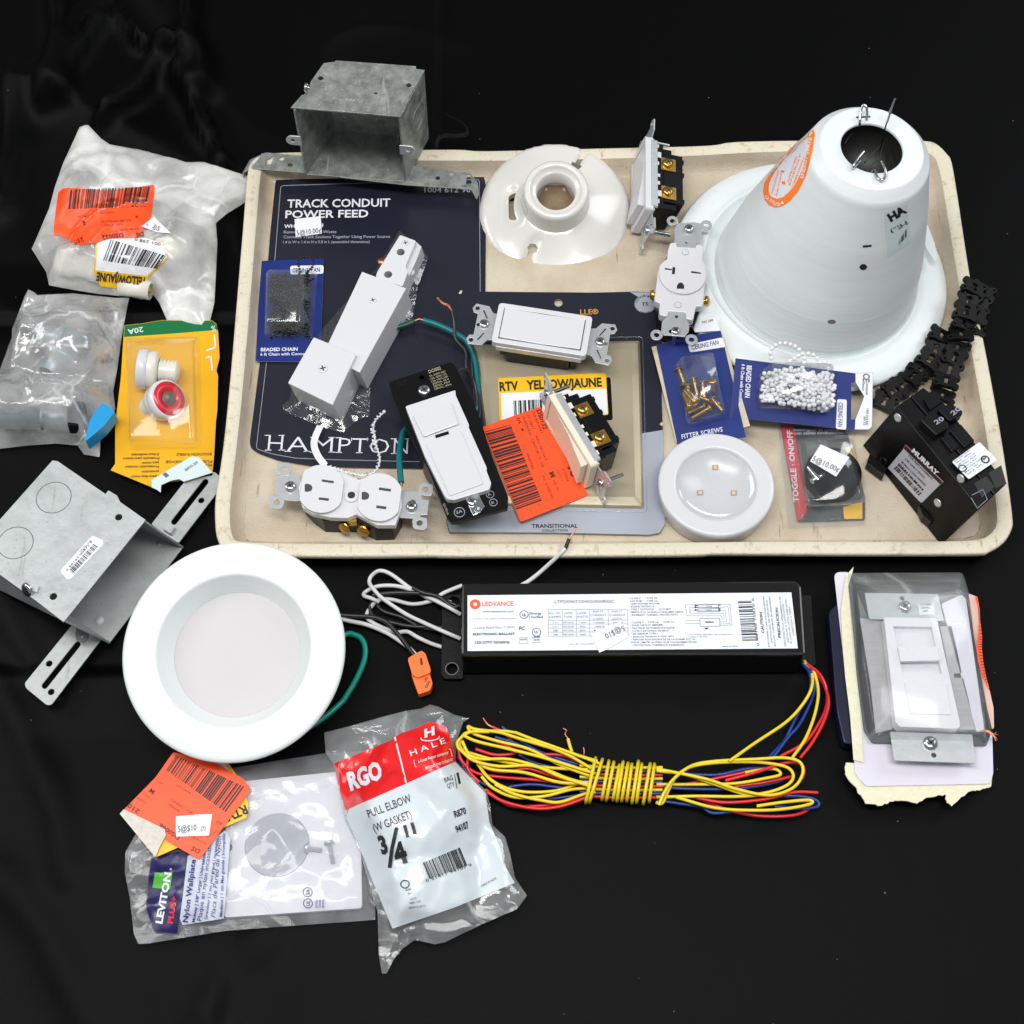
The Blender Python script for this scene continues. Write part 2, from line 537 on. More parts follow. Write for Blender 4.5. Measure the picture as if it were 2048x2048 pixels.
    ah = N.new('ShaderNodeMath'); ah.operation = 'ADD'; ah.use_clamp = True; L.new(hz.outputs[0], ah.inputs[0]); L.new(mm.outputs[0], ah.inputs[1])
    mh = N.new('ShaderNodeMixShader'); L.new(ah.outputs[0], mh.inputs[0]); L.new(tr.outputs[0], mh.inputs[1]); L.new(mx0.outputs[0], mh.inputs[2])
    fr = N.new('ShaderNodeLayerWeight'); fr.inputs['Blend'].default_value = .25
    L.new(bp.outputs[0], fr.inputs['Normal'])
    fm = N.new('ShaderNodeMapRange'); fm.inputs['To Min'].default_value = gloss*.35; fm.inputs['To Max'].default_value = edge
    L.new(fr.outputs['Facing'], fm.inputs['Value'])
    mg = N.new('ShaderNodeMixShader'); L.new(fm.outputs[0], mg.inputs[0]); L.new(mh.outputs[0], mg.inputs[1]); L.new(gl.outputs[0], mg.inputs[2])
    L.new(mg.outputs[0], out.inputs['Surface'])
    return m

m_cloth = M('black_satin', (.0004, .0004, .0006, 1), .46, spec=.08, bump=.25, bs=2500)
m_tray = M('tray_fibreglass', c(206, 194, 174), .48, vs=30, bump=.45, bs=700, col2=c(190, 173, 149), rv=.1, detail=15, thr=(.3, .62))
m_lip = M('tray_lip', c(220, 212, 190), .5, vs=170, bump=.5, bs=600, col2=c(186, 170, 140), rv=.08, detail=15, thr=(.27, .44))
m_steel = M('galvanised_steel', c(166, 171, 166), .42, metal=.45, var=.5, vs=110, bump=.3, bs=260, rv=.14, detail=10)
m_steel_l = M('pale_galvanised_steel', c(190, 195, 195), .45, metal=.25, var=.16, vs=60, bump=.25, bs=260, rv=.12, detail=10)
m_steel_d = M('steel_inside', c(120, 124, 120), .5, metal=.7, var=.25, vs=50, bump=.15, bs=400, rv=.1)
m_zinc = M('bright_zinc', c(205, 209, 212), .35, metal=.55, var=.1, vs=200, bump=.1, bs=500)
m_chrome = M('screw_steel', c(205, 208, 210), .2, metal=1.0)
m_slot = M('screw_slot', c(70, 72, 74), .5, metal=.5)
m_brass = M('brass', c(214, 170, 84), .28, metal=1.0, var=.2, vs=300, bump=.1, bs=900)
m_copper = M('copper', c(226, 140, 105), .32, metal=.9)
m_white = M('white_plastic', c(219, 219, 223, .88), .34, bump=.05, bs=900)
m_white_g = M('white_gloss_plastic', c(217, 218, 222, .88), .22, bump=.03, bs=300)
m_almond = M('almond_plastic', c(238, 226, 205), .3)
m_porc = M('glazed_porcelain', c(226, 224, 219, .9), .2, coat=.35, bump=.15, bs=35, var=.05, vs=40)
m_black = M('black_plastic', (.003, .003, .0035, 1), .33, spec=.22, bump=.08, bs=600)
m_blackm = M('black_matte_plastic', (.004, .004, .0045, 1), .5, spec=.2, bump=.15, bs=600)
m_ink = M('black_ink', (.012, .012, .014, 1), .5)
m_ink_g = M('grey_ink', (.12, .12, .13, 1), .5)
m_paper = M('white_paper', c(236, 238, 244), .55, var=.05, vs=80)
m_label = M('white_label', c(232, 238, 246), .35)
m_orange = M('orange_label', c(255, 84, 30, 1.0), .42, var=.05, vs=60)
m_yellow = M('yellow_label', c(250, 196, 20), .4)
m_navy = M('navy_card', c(24, 27, 43), .35, coat=.15, var=.12, vs=25)
m_blue = M('blue_card', c(24, 44, 120), .5, spec=.3, var=.08, vs=30)
m_prw = M('white_print', c(225, 227, 235), .4)
m_prg = M('pale_print', c(150, 155, 170), .4)
m_board = M('raw_cardboard', c(214, 204, 178), .8, bump=.4, bs=900, var=.15, vs=200)
m_dark = M('recess', (.01, .01, .01, 1), .6)

def specks(m, scale, lo, hi, col):
    """small worn specks on top of a material's colour"""
    nt = m.node_tree; p = nt.nodes['Principled BSDF']; L = nt.links
    src = p.inputs['Base Color'].links[0].from_socket
    tc = nt.nodes.new('ShaderNodeTexCoord')
    prev = src
    for sc, a, b_, str_ in ((scale, lo, hi, None), (scale*.35, lo+.02, hi, (1, .12, 1))):
        mp = nt.nodes.new('ShaderNodeMapping'); L.new(tc.outputs['Object'], mp.inputs[0])
        if str_: mp.inputs['Scale'].default_value = str_; mp.inputs['Rotation'].default_value = (0, 0, .8)
        n = nt.nodes.new('ShaderNodeTexNoise'); n.inputs['Scale'].default_value = sc; n.inputs['Detail'].default_value = 3; L.new(mp.outputs[0], n.inputs['Vector'])
        r = nt.nodes.new('ShaderNodeMapRange'); r.inputs['From Min'].default_value = a; r.inputs['From Max'].default_value = b_; r.inputs['To Max'].default_value = .55
        L.new(n.outputs['Fac'], r.inputs['Value'])
        mx = nt.nodes.new('ShaderNodeMixRGB'); L.new(r.outputs[0], mx.inputs[0]); L.new(prev, mx.inputs[1]); mx.inputs[2].default_value = col
        prev = mx.outputs[0]
    L.new(prev, p.inputs['Base Color'])
specks(m_tray, 700, .66, .74, c(120, 98, 74)); specks(m_lip, 800, .65, .73, c(130, 112, 84))
specks(m_steel, 500, .62, .72, c(215, 218, 214)); specks(m_steel_l, 450, .64, .74, c(140, 140, 134))
# ------------------------------------------------------------------ black cloth under everything
def cloth_h(x, y):
    # folds only away from the things; nothing rises above 0 near them
    a = noise.noise(V((x*.035+y*.012, y*.02-x*.01, 1.3)))
    b_ = noise.noise(V((x*.09+y*.05, y*.035-x*.03, 7.7)))
    r = 1-abs(noise.noise(V((x*.05+y*.045, y*.022-x*.02, 3.1))))*2.2
    return a, b_, r
QZ = Zoom(0, 0, .3106)
RID = [("350,-60 362,180 330,420 250,600", .55, .9), ("620,40 500,250 420,430 400,560", .5, .8), ("1190,-60 1225,240 1290,520", .75, 1.1), ("880,190 1000,270 1190,330", .35, .45), ("1060,290 960,400 850,550 640,760", .6, .7), ("1140,440 1230,600 1290,760 1420,1010", .6, .8), ("60,500 40,900 -40,1200", .5, 1.2),
       ("700,-80 780,60 900,200", .35, .6), ("-60,4300 120,4700 300,5100 420,5600", .4, 1.0), ("-100,3700 60,4000 200,4250", .3, .8), ("-60,5600 260,6000 500,6500", .35, 1.2), ("1900,5900 1500,6200 1300,6500", .25, 1.0)]
RID = [([(lambda p: (p.x, p.y))(P(u, v, 0)) for u, v in QZ(a)], h, w_) for a, h, w_ in RID]
def ridge_h(x, y):
    h = 0
    for pl, hh, w_ in RID:
        m = 1e9
        for i in range(len(pl)-1):
            ax_, ay_ = pl[i]; dx, dy = pl[i+1][0]-ax_, pl[i+1][1]-ay_
            t_ = max(0, min(1, ((x-ax_)*dx+(y-ay_)*dy)/(dx*dx+dy*dy)))
            m = min(m, math.hypot(ax_+dx*t_-x, ay_+dy*t_-y))
        m += noise.noise(V((x*.3, y*.3, w_)))*.5
        if m < w_*4: h += hh*math.exp(-(max(0, m)/w_)**2)
    return h
b = B()
nx, ny = 420, 420
x0, x1, y0, y1 = -110, 110, -75, 130
vs = []
for j in range(ny+1):
    for i in range(nx+1):
        x = x0+(x1-x0)*i/nx; y = y0+(y1-y0)*j/ny
        a, b_, r = cloth_h(x, y)
        wl = max(0, min(1, (-x-2)/14))*max(0, min(1, (y-14)/8)) + .55*max(0, min(1, (-x-12)/10))*max(0, min(1, (-y-6)/10))
        h = (a*4.2+b_*2.2+max(0, r)**4*2.0-2.4)*wl + (a*.5-.35)*.3
        h += noise.noise(V((x*.5, y*.5, 0)))*.02
        h = h if wl < .3 else h*.5
        vs.append((x, y, ridge_h(x, y)*(3.4 if y > 5 else 1.1)*(1 if (x < -14 or y > 26) else .0)+min(h, .0 if wl < .3 else 1.6)-.12))
fs = [(j*(nx+1)+i, j*(nx+1)+i+1, (j+1)*(nx+1)+i+1, (j+1)*(nx+1)+i) for j in range(ny) for i in range(nx)]
b.add(vs, fs, m_cloth, True)
o = single('ground_cloth', b, 'black satin cloth spread under everything', None, kind='structure')

# ------------------------------------------------------------------ tray
TR = [(495, 345), (503, 322), (524, 309), (551, 305), (700, 301), (920, 298), (960, 302), (1200, 296), (1420, 291), (1462, 283), (1640, 280), (1835, 280), (1873, 287), (1896, 310), (1908, 340),
      (1941, 560), (1966, 672), (2002, 867), (2025, 1025), (2024, 1057), (2008, 1085), (1975, 1104), (1930, 1108), (1500, 1108), (1415, 1108), (1370, 1111), (910, 1113), (870, 1111), (700, 1113), (490, 1111), (452, 1103),
      (435, 1080), (430, 1044), (431, 990), (445, 907), (461, 751), (477, 560), (488, 430)]
ZL = 1.9; ZT = 0.45                     # lip height, floor height
q = [P(u, v, ZL) for u, v in TR]
q = smooth_closed(q, 4)
def ring(pts, off, z, jit=0):
    n = len(pts); out = []
    for i in range(n):
        t = (pts[(i+2) % n]-pts[i-2]); t.z = 0; t.normalize()
        nn = V((-t.y, t.x, 0))
        if nn.dot(-pts[i]+V((5, 6, 0))) < 0: nn = -nn
        p = pts[i]+nn*off; p.z = z
        out.append(p)
    return out
prof = [(.3, .9), (.05, 1.4), (-.01, 1.78), (.05, 1.9), (.14, 1.93), (.8, 1.9), (.95, 1.8), (1.2, 1.1), (1.45, .6), (1.75, ZT)]
def relax(r, k):
    n = len(r)
    for _ in range(k):
        r = [(r[i-1]+r[i]*2+r[(i+1) % n])/4 for i in range(n)]
    return r
rings = [relax(ring(q, a, z), 2 if a < .5 else int(6+a*9)) for a, z in prof]
b = B(); n = len(q); vs = [p for r in rings for p in r]
fs = []
for k in range(len(rings)-1):
    for i in range(n):
        j = (i+1) % n
        fs.append((k*n+i, k*n+j, (k+1)*n+j, (k+1)*n+i))
sp = [f for f in fs[:5*n]]
b.add(vs, fs[:6*n], m_lip, True); b.add(vs, fs[6*n:], m_tray, True)
fv, ff, fo = cdt([(p.x, p.y) for p in rings[-1][::3]], 1.4)
b.add([V((p[0], p[1], ZT)) for p in fv], ff, m_tray, True)
und = [V((p.x, p.y, ZT-.25)) for p in rings[-1]]
b.add(und+rings[0], [(i, (i+1) % n, n+(i+1) % n, n+i) for i in range(n)], m_tray, True)
# four little feet under the floor keep it off the cloth
for cx, cy in ((-15, 1), (28, 1), (-14, 20), (26, 20)):
    b.lathe((cx, cy, -.12), (0, 0, 1), [(.9, 0), (.9, .35)], m_tray, 20)
single('serving_tray', b, 'large worn cream serving tray with raised rim carrying most of the parts', 'tray')
# ================================================================== packs and cards lying in the tray
m_clear = film('clear_blister', haze=.04, gloss=.12, rough=.1, bump=.12, bs=25, cre=.05, cs=25, edge=.45)
m_clear2 = film('scuffed_blister', haze=.06, gloss=.16, rough=.14, bump=.2, bs=30, cre=.1, cs=30, edge=.5)
m_sticker = M('price_paper', c(236, 238, 246), .6)

def blister(b, base, top, z0, z1, mat, r=8):
    B0 = rc(base, r); T0 = rc(top, r)
    p0 = [P(u, v, z0) for u, v in B0]; p1 = [P(u, v, z1) for u, v in T0]
    n = len(p0)
    # flange, wall, shoulder, lid
    ctr = sum(p1, V((0, 0, 0)))/n
    sh = [p+(ctr-p).normalized()*.18+V((0, 0, .0)) for p in p1]
    wl = [p1[i]+(p0[i]-p1[i])*.12 for i in range(n)]
    fs = []
    for k in range(2):
        for i in range(n):
            j = (i+1) % n
            fs.append((k*n+i, k*n+j, (k+1)*n+j, (k+1)*n+i))
    b.add(p0+wl+sh, fs+[tuple(range(2*n, 3*n))], mat, True)
    return b
def price(surf, quad, t0, t1, h, s='5@10.00¢', lift=.03):
    b = B(); b.decal(surf, quad, m_sticker, lift, 14, smooth=True)
    b.text(s, surf, t0, t1, h, m_ink_g, lift+.02)
    return b

# ---- navy card of the track feed
z = .56
t = Thing('track_feed_card', 'large navy blue packaging card with white lettering under the steel box', 'packaging card', P(740, 640, ZT))
s = H(z)
b = B()
NC = [(551.5, 357), (760, 352), (966, 345), (972, 372), (971, 573), (966, 935), (842, 938), (713, 936), (625, 933), (558, 922), (519, 908), (503, 898), (499, 885), (520, 724), (540, 471)]
b.prism(s, rc(NC, 9), .07, m_navy, side=m_board)
ln = Z2("395,1500 350,1490")[:0]
bl = rc([Z2(385, 1005), Z2(1755, 962), (963, 930), A2(1400, 1250), A2(760, 1235), A2(430, 1222), A2(250, 1190), A2(125, 1150), A2(205, 480), Z2(345, 1500)], 6)
b.strip(s, bl, 1.3, m_prg, closed=True)
b.text('TRACK CONDUIT', s, Z2(428, 1156), Z2(1140, 1148), 15.5, m_prw, bold=.02)
b.text('POWER FEED', s, Z2(415, 1228), Z2(988, 1222), 14.5, m_prw, bold=.02)
b.text('1004 612 907', s, Z2(1375, 1052), Z2(1730, 1050), 10.5, m_prw)
b.text('WHITE FINISH', s, Z2(408, 1298), Z2(676, 1290), 7, m_prw, bold=.02)
b.text('Rated up to 1200 Watts', s, Z2(405, 1334), Z2(768, 1332), 5.6, m_prg)
b.text('Connects Track Sections Together Using Power Source', s, Z2(403, 1368), Z2(1140, 1365), 5.6, m_prg)
b.text('1.4 in W x 1.4 in H x 5.8 in L (assembled dimensions)', s, Z2(400, 1403), Z2(998, 1400), 5.2, m_prg)
for ch, xa, xb, ya in (('H', 212, 326, 1162), ('A', 358, 528, 1172), ('M', 562, 712, 1178), ('P', 757, 850, 1180), ('T', 862, 985, 1182), ('O', 998, 1150, 1187), ('N', 1185, 1295, 1188)):
    b.text(ch, s, A2(xa, ya), A2(xb, ya+2), 30, m_prw, bold=-.012)
for xs, yy in (((216, 322), 1162), ((370, 516), 1172), ((566, 708), 1178), ((762,), 1180), ((921,), 1182), ((1190,), 1188)):
    for x_ in xs: b.strip(s, [A2(x_-24, yy-2), A2(x_+26, yy-2)], 1.6, m_prw)
for xs, yy in (((216, 322), 1046), ((566, 708), 1062), ((762,), 1064), ((1190, 1285), 1072)):
    for x_ in xs: b.strip(s, [A2(x_-24, yy), A2(x_+22, yy)], 1.6, m_prw)
for x_ in (862, 985): b.strip(s, [A2(x_, 1064), A2(x_, 1090)], 1.6, m_prw)
t.part('printed_card', b)
t.part('price_sticker', price(s, Z2("480,1235 660,1215 668,1335 488,1360"), Z2(496, 1350), Z2(664, 1328), 10, '5@10.00¢'))

# ---- pack of black beaded chain
def beads(path_pts, r, mat, step):
    b = B()
    for p in path_pts: b.ball(p, r, mat, 8, 5)
    return b
def resample(pts, step):
    out = [pts[0]]; acc = 0
    for i in range(1, len(pts)):
        a, b_ = pts[i-1], pts[i]; L = (b_-a).length; t_ = step-acc
        while t_ <= L:
            out.append(a.lerp(b_, t_/L)); t_ += step
        acc = L-(t_-step)
    return out
def walk(fr, sx, sy, sz, n, step, seed):
    R = random.Random(seed); p = V((0, 0, sz*.5)); d = V((1, 0, 0)); out = []
    for i in range(n):
        d = (d+V((R.gauss(0, .35), R.gauss(0, .35), R.gauss(0, .25)))).normalized()
        q = p+d*step
        for k, m in ((0, sx), (1, sy)):
            if abs(q[k]) > m: d[k] = -abs(d[k])*(1 if q[k] > 0 else -1); d[k] *= 1.2
        if q.z > sz: d.z = -abs(d.z)
        if q.z < 0: d.z = abs(d.z)
        d.normalize(); p = p+d*step; out.append(fr @ p)
    return out
z = .75
s = H(z)
t = Thing('bead_chain_pack', 'blue hanging card with a clear blister holding black beaded chain', 'chain pack', P(578, 620, .57))
b = B()
b.prism(s, rc([Z2(242, 1525), Z2(682, 1508), A2(622, 478), A2(122, 474)], 4), .06, m_blue, side=m_board)
b.prism(s, rc(Z2("450,1558 680,1553 680,1612 450,1618"), 5), .01, m_paper, lift=.012)
b.text('CEILING FAN', s, Z2(465, 1604), Z2(655, 1599), 8.5, m_blue, lift=.03, bold=.01)
b.text('BEADED CHAIN', s, A2(160, 396), A2(445, 391), 6.5, m_prw, bold=.03)
b.text('6 ft Chain with Connector', s, A2(156, 430), A2(565, 424), 5.4, m_prw, bold=.02)
t.part('printed_card', b)
b = B(); blister(b, [Z2(275, 1600), Z2(640, 1600), A2(565, 300), A2(185, 300)], [Z2(292, 1582), Z2(525, 1578), A2(462, 178), A2(196, 178)], z+.02, z+1.6, m_clear2)
t.part('blister', b)
fr = Matrix.Translation(P(*A2(330, 60), z+.3))
o = P(*Z2(450, 1850), z+.2)
fr = frame(o, (1, .05, 0), (0, 0, 1))
m_bead_k = M('black_bead', (.006, .006, .0065, 1), .35)
pts = walk(fr, 1.45, 2.6, 1.0, 900, .24, 5)
lp = spline([P(*Z2(520, 1600), z+1.0), P(*Z2(505, 1520), z+1.3), P(*Z2(560, 1495), z+1.4), P(*Z2(610, 1520), z+1.3), P(*Z2(600, 1570), z+1.2), P(*Z2(560, 1610), z+1.3), P(*Z2(575, 1660), z+1.2), P(*Z2(620, 1640), z+1.)], 8)
lp = resample(lp, .23)
single('bead_chain', beads(pts+lp, .105, m_bead_k, .24), 'black beaded pull chain bunched inside the blister of the blue card', 'bead chain')

# ---- wall plate pack
z = .66
s = H(z)
t = Thing('wall_plate_pack', 'opened navy and grey pack with champagne wall plate and torn corners', 'wall plate pack', P(1110, 820, .57))
m_plate = M('champagne_nickel', c(192, 180, 154), .32, metal=.4, var=.06, vs=30)
m_grey_card = M('silver_grey_card', c(168, 174, 186), .35, coat=.2)
m_gold = M('gold_print', c(214, 150, 60), .4)
b = B()
JC = A3("165,10 500,14 1200,20 1500,12 1700,20 1722,500 1712,800 1722,1078 1738,1810 1700,1880 1620,1896 900,1880 70,1876 50,1800 90,1200 122,560 135,60")
b.prism(s, JC, .07, m_navy, side=m_board, holes=[circ(s, A3(915, 100), .31, 20)])
b.poly(s, A3("1722,1082 1738,1808 1698,1876 1618,1892 900,1876 74,1872 55,1798 75,1500 500,1640 1100,1400 1560,1108"), m_grey_card, lift=.012)
b.poly(s, A3("1470,16 1695,22 1700,180 1640,120"), m_grey_card, lift=.012)
b.poly(s, circ(Plane((0, 0, z+.025), (0, 0, 1)), A3(1585, 110), .78, 32), m_grey_card)
for k in range(32):
    pass
cc = circ(Plane((0, 0, z+.04), (0, 0, 1)), A3(1585, 110), .74, 40)
for k in range(40): b.tube([cc[k], cc[(k+1) % 40]], .012, m_ink_g, 4, 1, cap=False)
b.text('TS', s, A3(1562, 122), A3(1614, 118), 6.5, m_ink, lift=.04, shear=.25)
def arc_text(b, st, surf, cpx, r, a0, a1, h, mat, lift, flip=False, bold=.0):
    n = len(st)
    for i, ch in enumerate(st):
        if ch == ' ': continue
        a = math.radians(a0+(a1-a0)*(i+.5)/n); w_ = abs(math.radians(a1-a0))*r/n*.36
        tx, ty = (-math.sin(a), -math.cos(a)) if a1 > a0 else (math.sin(a), math.cos(a))
        x, y = cpx[0]+r*math.cos(a), cpx[1]-r*math.sin(a)
        b.text(ch, surf, (x-tx*w_, y-ty*w_), (x+tx*w_, y+ty*w_), h, mat, lift, bold)
arc_text(b, 'TRANSITIONAL', s, A3(1585, 110), 15.0, 175, 5, 4, m_ink, .04)
arc_text(b, 'DECOR', s, A3(1585, 110), 19.5, 235, 305, 4, m_ink, .04)
b.text('LLE®', s, A3(1085, 190), A3(1226, 186), 10, m_gold, lift=.03)
b.text('TRANSITIONAL', s, A3(708, 1838), A3(1066, 1836), 7.2, m_navy, lift=.03, bold=.02)
b.text('COLLECTION', s, A3(788, 1868), A3(986, 1865), 4.6, m_navy, lift=.03)
t.part('printed_card', b)
# torn paper at corners
R = random.Random(4)
for (x_, y_) in ((160, 18), (1712, 1035)):
    p = A3(x_, y_); pts = [(p[0]+R.uniform(1.5, 5)*math.cos(a), p[1]+R.uniform(1.5, 5)*math.sin(a)) for a in [k*.7 for k in range(9)]]
    b = B(); b.prism(s, pts, .02, m_board, lift=.03)
    t.part('torn_paper', b)
# the plate: raised metal frame with sloping rims
b = B()
ow = A3("258,425 1545,392 1578,1690 425,1668"); iw = A3("335,500 1480,455 1510,1600 470,1590")
o3 = [P(u, v, z+.03) for u, v in rc(ow, 5)]; m3 = [P(u, v, z+.32) for u, v in rc([((a[0]*.75+c_[0]*.25), (a[1]*.75+c_[1]*.25)) for a, c_ in zip(ow, iw)], 5)]
i3 = [P(u, v, z+.42) for u, v in rc(iw, 4)]
n = len(o3)
fs = [(k*n+i, k*n+(i+1) % n, (k+1)*n+(i+1) % n, (k+1)*n+i) for k in range(2) for i in range(n)]
b.add(o3+m3+i3, fs+[tuple(range(2*n, 3*n))], m_plate)
t.part('wall_plate', b, bev=.03)
# clear blister ridge round the plate
b = B()
for r_, hh in ((A3("232,395 1566,360 1600,1715 330,1690"), .12),):
    p = [P(u, v, z+hh) for u, v in rc(r_, 8)]
    b.tube(p+[p[0]], .045, m_clear, 6, 1, cap=False)
t.part('blister_rim', b)
zl = z+.46
sl = H(zl)
b = B()
b.prism(sl, rc(A3("448,682 1282,640 1302,965 462,1012"), 5), .015, m_yellow)
b.poly(sl, A3("470,797 1284,762 1296,958 478,1000"), m_paper, lift=.012)
b.text('RTV', sl, A3(462, 780), A3(606, 772), 17, m_ink, lift=.025, bold=.035)
b.text('YELLOW/JAUNE', sl, A3(670, 768), A3(1252, 744), 17, m_ink, lift=.025, bold=.035)
b.barcode(sl, A3(568, 855), A3(800, 845), A3(806, 985), A3(574, 995), m_ink, 3, 26, .025)
t.part('yellow_label', b)
b = B(); b.prism(sl, rc(A3("1200,690 1318,672 1336,1005 1220,1010"), 5), .01, m_black, lift=-.02)
t.part('label_backing', b)
zo = zl+.06; so = H(zo)
b = B()
b.prism(so, rc(A3("322,1060 775,900 1148,1585 622,1795"), 5), .015, m_orange)
b.barcode(so, A3(345, 1095), A3(592, 1702), A3(790, 1632), A3(545, 1040), m_ink, 8, 66, .02, .5)
m_ink_o = M('dark_red_ink', c(120, 30, 12), .5)
for st, x0_, y0_, x1_, y1_, h_, bo in (('DS', 590, 992, 610, 1035, 6, .02), ('M', 625, 1075, 634, 1092, 5, .04), ('10:44252026 - CENTURY 2 - DE', 635, 978, 790, 1372, 4.6, 0), ('ST: 0877     ASN: 0811667', 668, 965, 812, 1318, 4.6, 0),
        ('THE JEEPGAARS', 712, 948, 782, 1108, 4.6, 0), ('9947785', 665, 1265, 712, 1385, 4.6, 0), ('M', 842, 1412, 862, 1452, 9, .05), ('HZ: N', 872, 1472, 905, 1548, 4.6, 0), ('PO: 53782155', 788, 1438, 862, 1610, 4.6, 0),
        ('QTY: 1', 900, 1392, 938, 1476, 4.6, 0), ('S125026', 940, 1380, 985, 1482, 4.6, 0), ('10', 985, 1370, 1020, 1450, 11, .04), ('DS0132', 745, 930, 800, 1080, 9, .03)):
    b.text(st, so, A3(x0_, y0_), A3(x1_, y1_), h_, m_ink_o, bold=bo)
t.part('orange_label', b)

# ---- fitter screw pack
z = .74
s = plane3(P(*A4(85, 345), 1.3), P(*A4(240, 1100), .74), P(*A4(585, 238), 2.75))
t = Thing('fitter_screw_pack', 'blue hanging card with a blister of small brass screws', 'screw pack', P(1400, 800, .57))
b = B()
b.prism(s, A4("50,362 200,330 385,320 600,262 812,972 700,1000 600,1040 240,1100"), .04, m_board, lift=-.05)
b.prism(s, A4("85,345 375,270 585,238 780,1060 250,1112"), .05, m_blue, side=m_board)
b.prism(s, rc(A4("385,250 365,188 545,128 582,236"), 3), .04, m_paper, lift=.02)
b.text('942 288', s, A4(440, 182), A4(528, 162), 4.5, m_ink_g, lift=.05)
b.prism(s, rc(A4("330,345 598,288 622,362 348,406"), 4), .01, m_paper, lift=.012)
b.text('CEILING FAN', s, A4(362, 385), A4(570, 343), 9, m_blue, lift=.03, bold=.01)
b.text('FITTER SCREWS', s, A4(285, 1074), A4(602, 1016), 9, m_prw, bold=.01)
t.part('printed_card', b)
b = B()
B0 = rc(A4("212,512 540,450 632,900 330,985"), 9); T0 = rc(A4("268,440 530,400 608,862 318,930"), 9)
p0 = [s.at(u, v, .02) for u, v in B0]; p1 = [s.at(u, v, 1.4) for u, v in T0]; n = len(p0)
b.add(p0+p1, [(i, (i+1) % n, n+(i+1) % n, n+i) for i in range(n)]+[tuple(range(n, 2*n))], m_clear2, True)
t.part('blister', b)
m_brz = M('dull_brass', c(196, 158, 92), .32, metal=.9, var=.15, vs=200)
heads = [((262, 535), (305, 650)), ((375, 607), (410, 750)), ((445, 635), (460, 765)), ((520, 625), (570, 745)), ((300, 655), (395, 765)), ((330, 660), (350, 830)), ((430, 755), (585, 805)), ((345, 835), (295, 715)), ((465, 815), (330, 880)), ((505, 830), (360, 915)), ((520, 765), (600, 860)), ((390, 795), (300, 690))]
for i, (h_, e_) in enumerate(heads):
    b = B(); zz = z+.25+.28*(i % 4)
    p0 = s.at(*A4(*h_), zz-z+.2); p1 = s.at(*A4(*e_), zz-z); L = (p1-p0).length
    d = (p1-p0).normalized()
    if i == 3: d = (d+V((0, 0, -1.6))).normalized(); L = .9
    b.lathe(p0, d, [(.001, -.12), (.2, -.1), (.34, -.0), (.34, .04), (.001, .05)], m_brz, 20)
    b.lathe(p0, d, [(.15, .0)]+[(.15 if k % 2 else .125, .3+k*.05) for k in range(int(max(0, (L-.3))/.05))]+[(.001, L)], m_brz, 12)
    single('brass_screw', b, 'small brass screw loose in the blister of the blue fitter pack', 'screw', 'screws in the fitter pack')

# ---- white bead chain pack
z = .98
t = Thing('bead_chain_pack', 'blue card turned on its side with blister of white beaded chain', 'chain pack', P(1590, 800, .6))
# card leans: left edge on the screw pack, upper part on the white flange
s = plane3(P(*A4(700, 450), 3.2), P(*A4(660, 905), 2.1), P(*A4(1755, 1000), 1.5))
b = B()
b.prism(s, A4("700,450 1625,566 1762,560 1757,975 1735,1003 1620,1003 660,905"), .05, m_blue, side=m_board, holes=[A4("1594,640 1625,636 1692,742 1684,770 1622,922 1592,925")])
for q_ in ("1627,568 1760,562 1755,975 1733,1000 1622,1000 1626,922 1686,770 1694,742 1628,636",):
    b.prism(s, A4(q_), .01, m_paper, lift=.015)
b.prism(s, rc(A4("1485,765 1560,770 1555,1003 1475,995"), 4), .01, m_paper, lift=.015)
b.text('CEILING FAN', s, A4(1496, 792), A4(1490, 978), 9, m_blue, lift=.03, bold=.01)
b.text('BEADED CHAIN', s, A4(788, 505), A4(772, 752), 9.5, m_prw, bold=.03)
b.text('6 ft Chain with Connector', s, A4(748, 495), A4(722, 826), 6.5, m_prw, bold=.02)
b.text('CE', s, A4(1688, 565), A4(1684, 628), 13, m_ink_g, lift=.04, bold=.03)
b.text('Commercial', s, A4(1710, 632), A4(1706, 730), 5, m_ink_g, lift=.04)
b.text('Electric', s, A4(1682, 632), A4(1678, 700), 5, m_ink_g, lift=.04)
b.text('1003 614 841', s, A4(1712, 838), A4(1706, 965), 4.6, m_ink_g, lift=.04)
b.text('60112', s, A4(1690, 900), A4(1687, 965), 4.6, m_ink_g, lift=.04)
t.part('printed_card', b)
b = B()
B0 = rc(A4("865,560 1455,580 1430,885 850,850"), 10); T0 = rc(A4("965,478 1462,490 1425,860 905,800"), 10)
p0 = [s.at(u, v, .02) for u, v in B0]; p1 = [s.at(u, v, 1.5) for u, v in T0]; n = len(p0)
b.add(p0+p1, [(i, (i+1) % n, n+(i+1) % n, n+i) for i in range(n)]+[tuple(range(n, 2*n))], m_clear, True)
t.part('blister', b)
m_bead_w = M('white_bead', c(240, 240, 244), .25)
o = s.at(*A4(1165, 700), .2)
fr = frame(o, (1, -.12, .0), s.n)
pts = walk(fr, 2.5, 1.3, 1.1, 620, .36, 11)
pts += resample(spline([s.at(*A4(x_, y_), 1.3) for x_, y_ in ((975, 450), (970, 405), (985, 370), (1020, 345), (1062, 333), (1110, 340), (1155, 355), (1185, 378), (1212, 408), (1232, 440), (1230, 475), (1222, 515), (1190, 545))], 8), .36)
pts += resample(spline([s.at(*A4(x_, y_), 1.25) for x_, y_ in ((1120, 470), (1160, 450), (1200, 425), (1250, 415), (1295, 422), (1330, 450), (1355, 487), (1415, 480), (1420, 520), (1400, 580), (1415, 620), (1350, 600), (1320, 640))], 8), .36)
single('bead_chain', beads(pts, .165, m_bead_w, .3), 'white beaded pull chain looping out of the blister near the cone', 'bead chain')

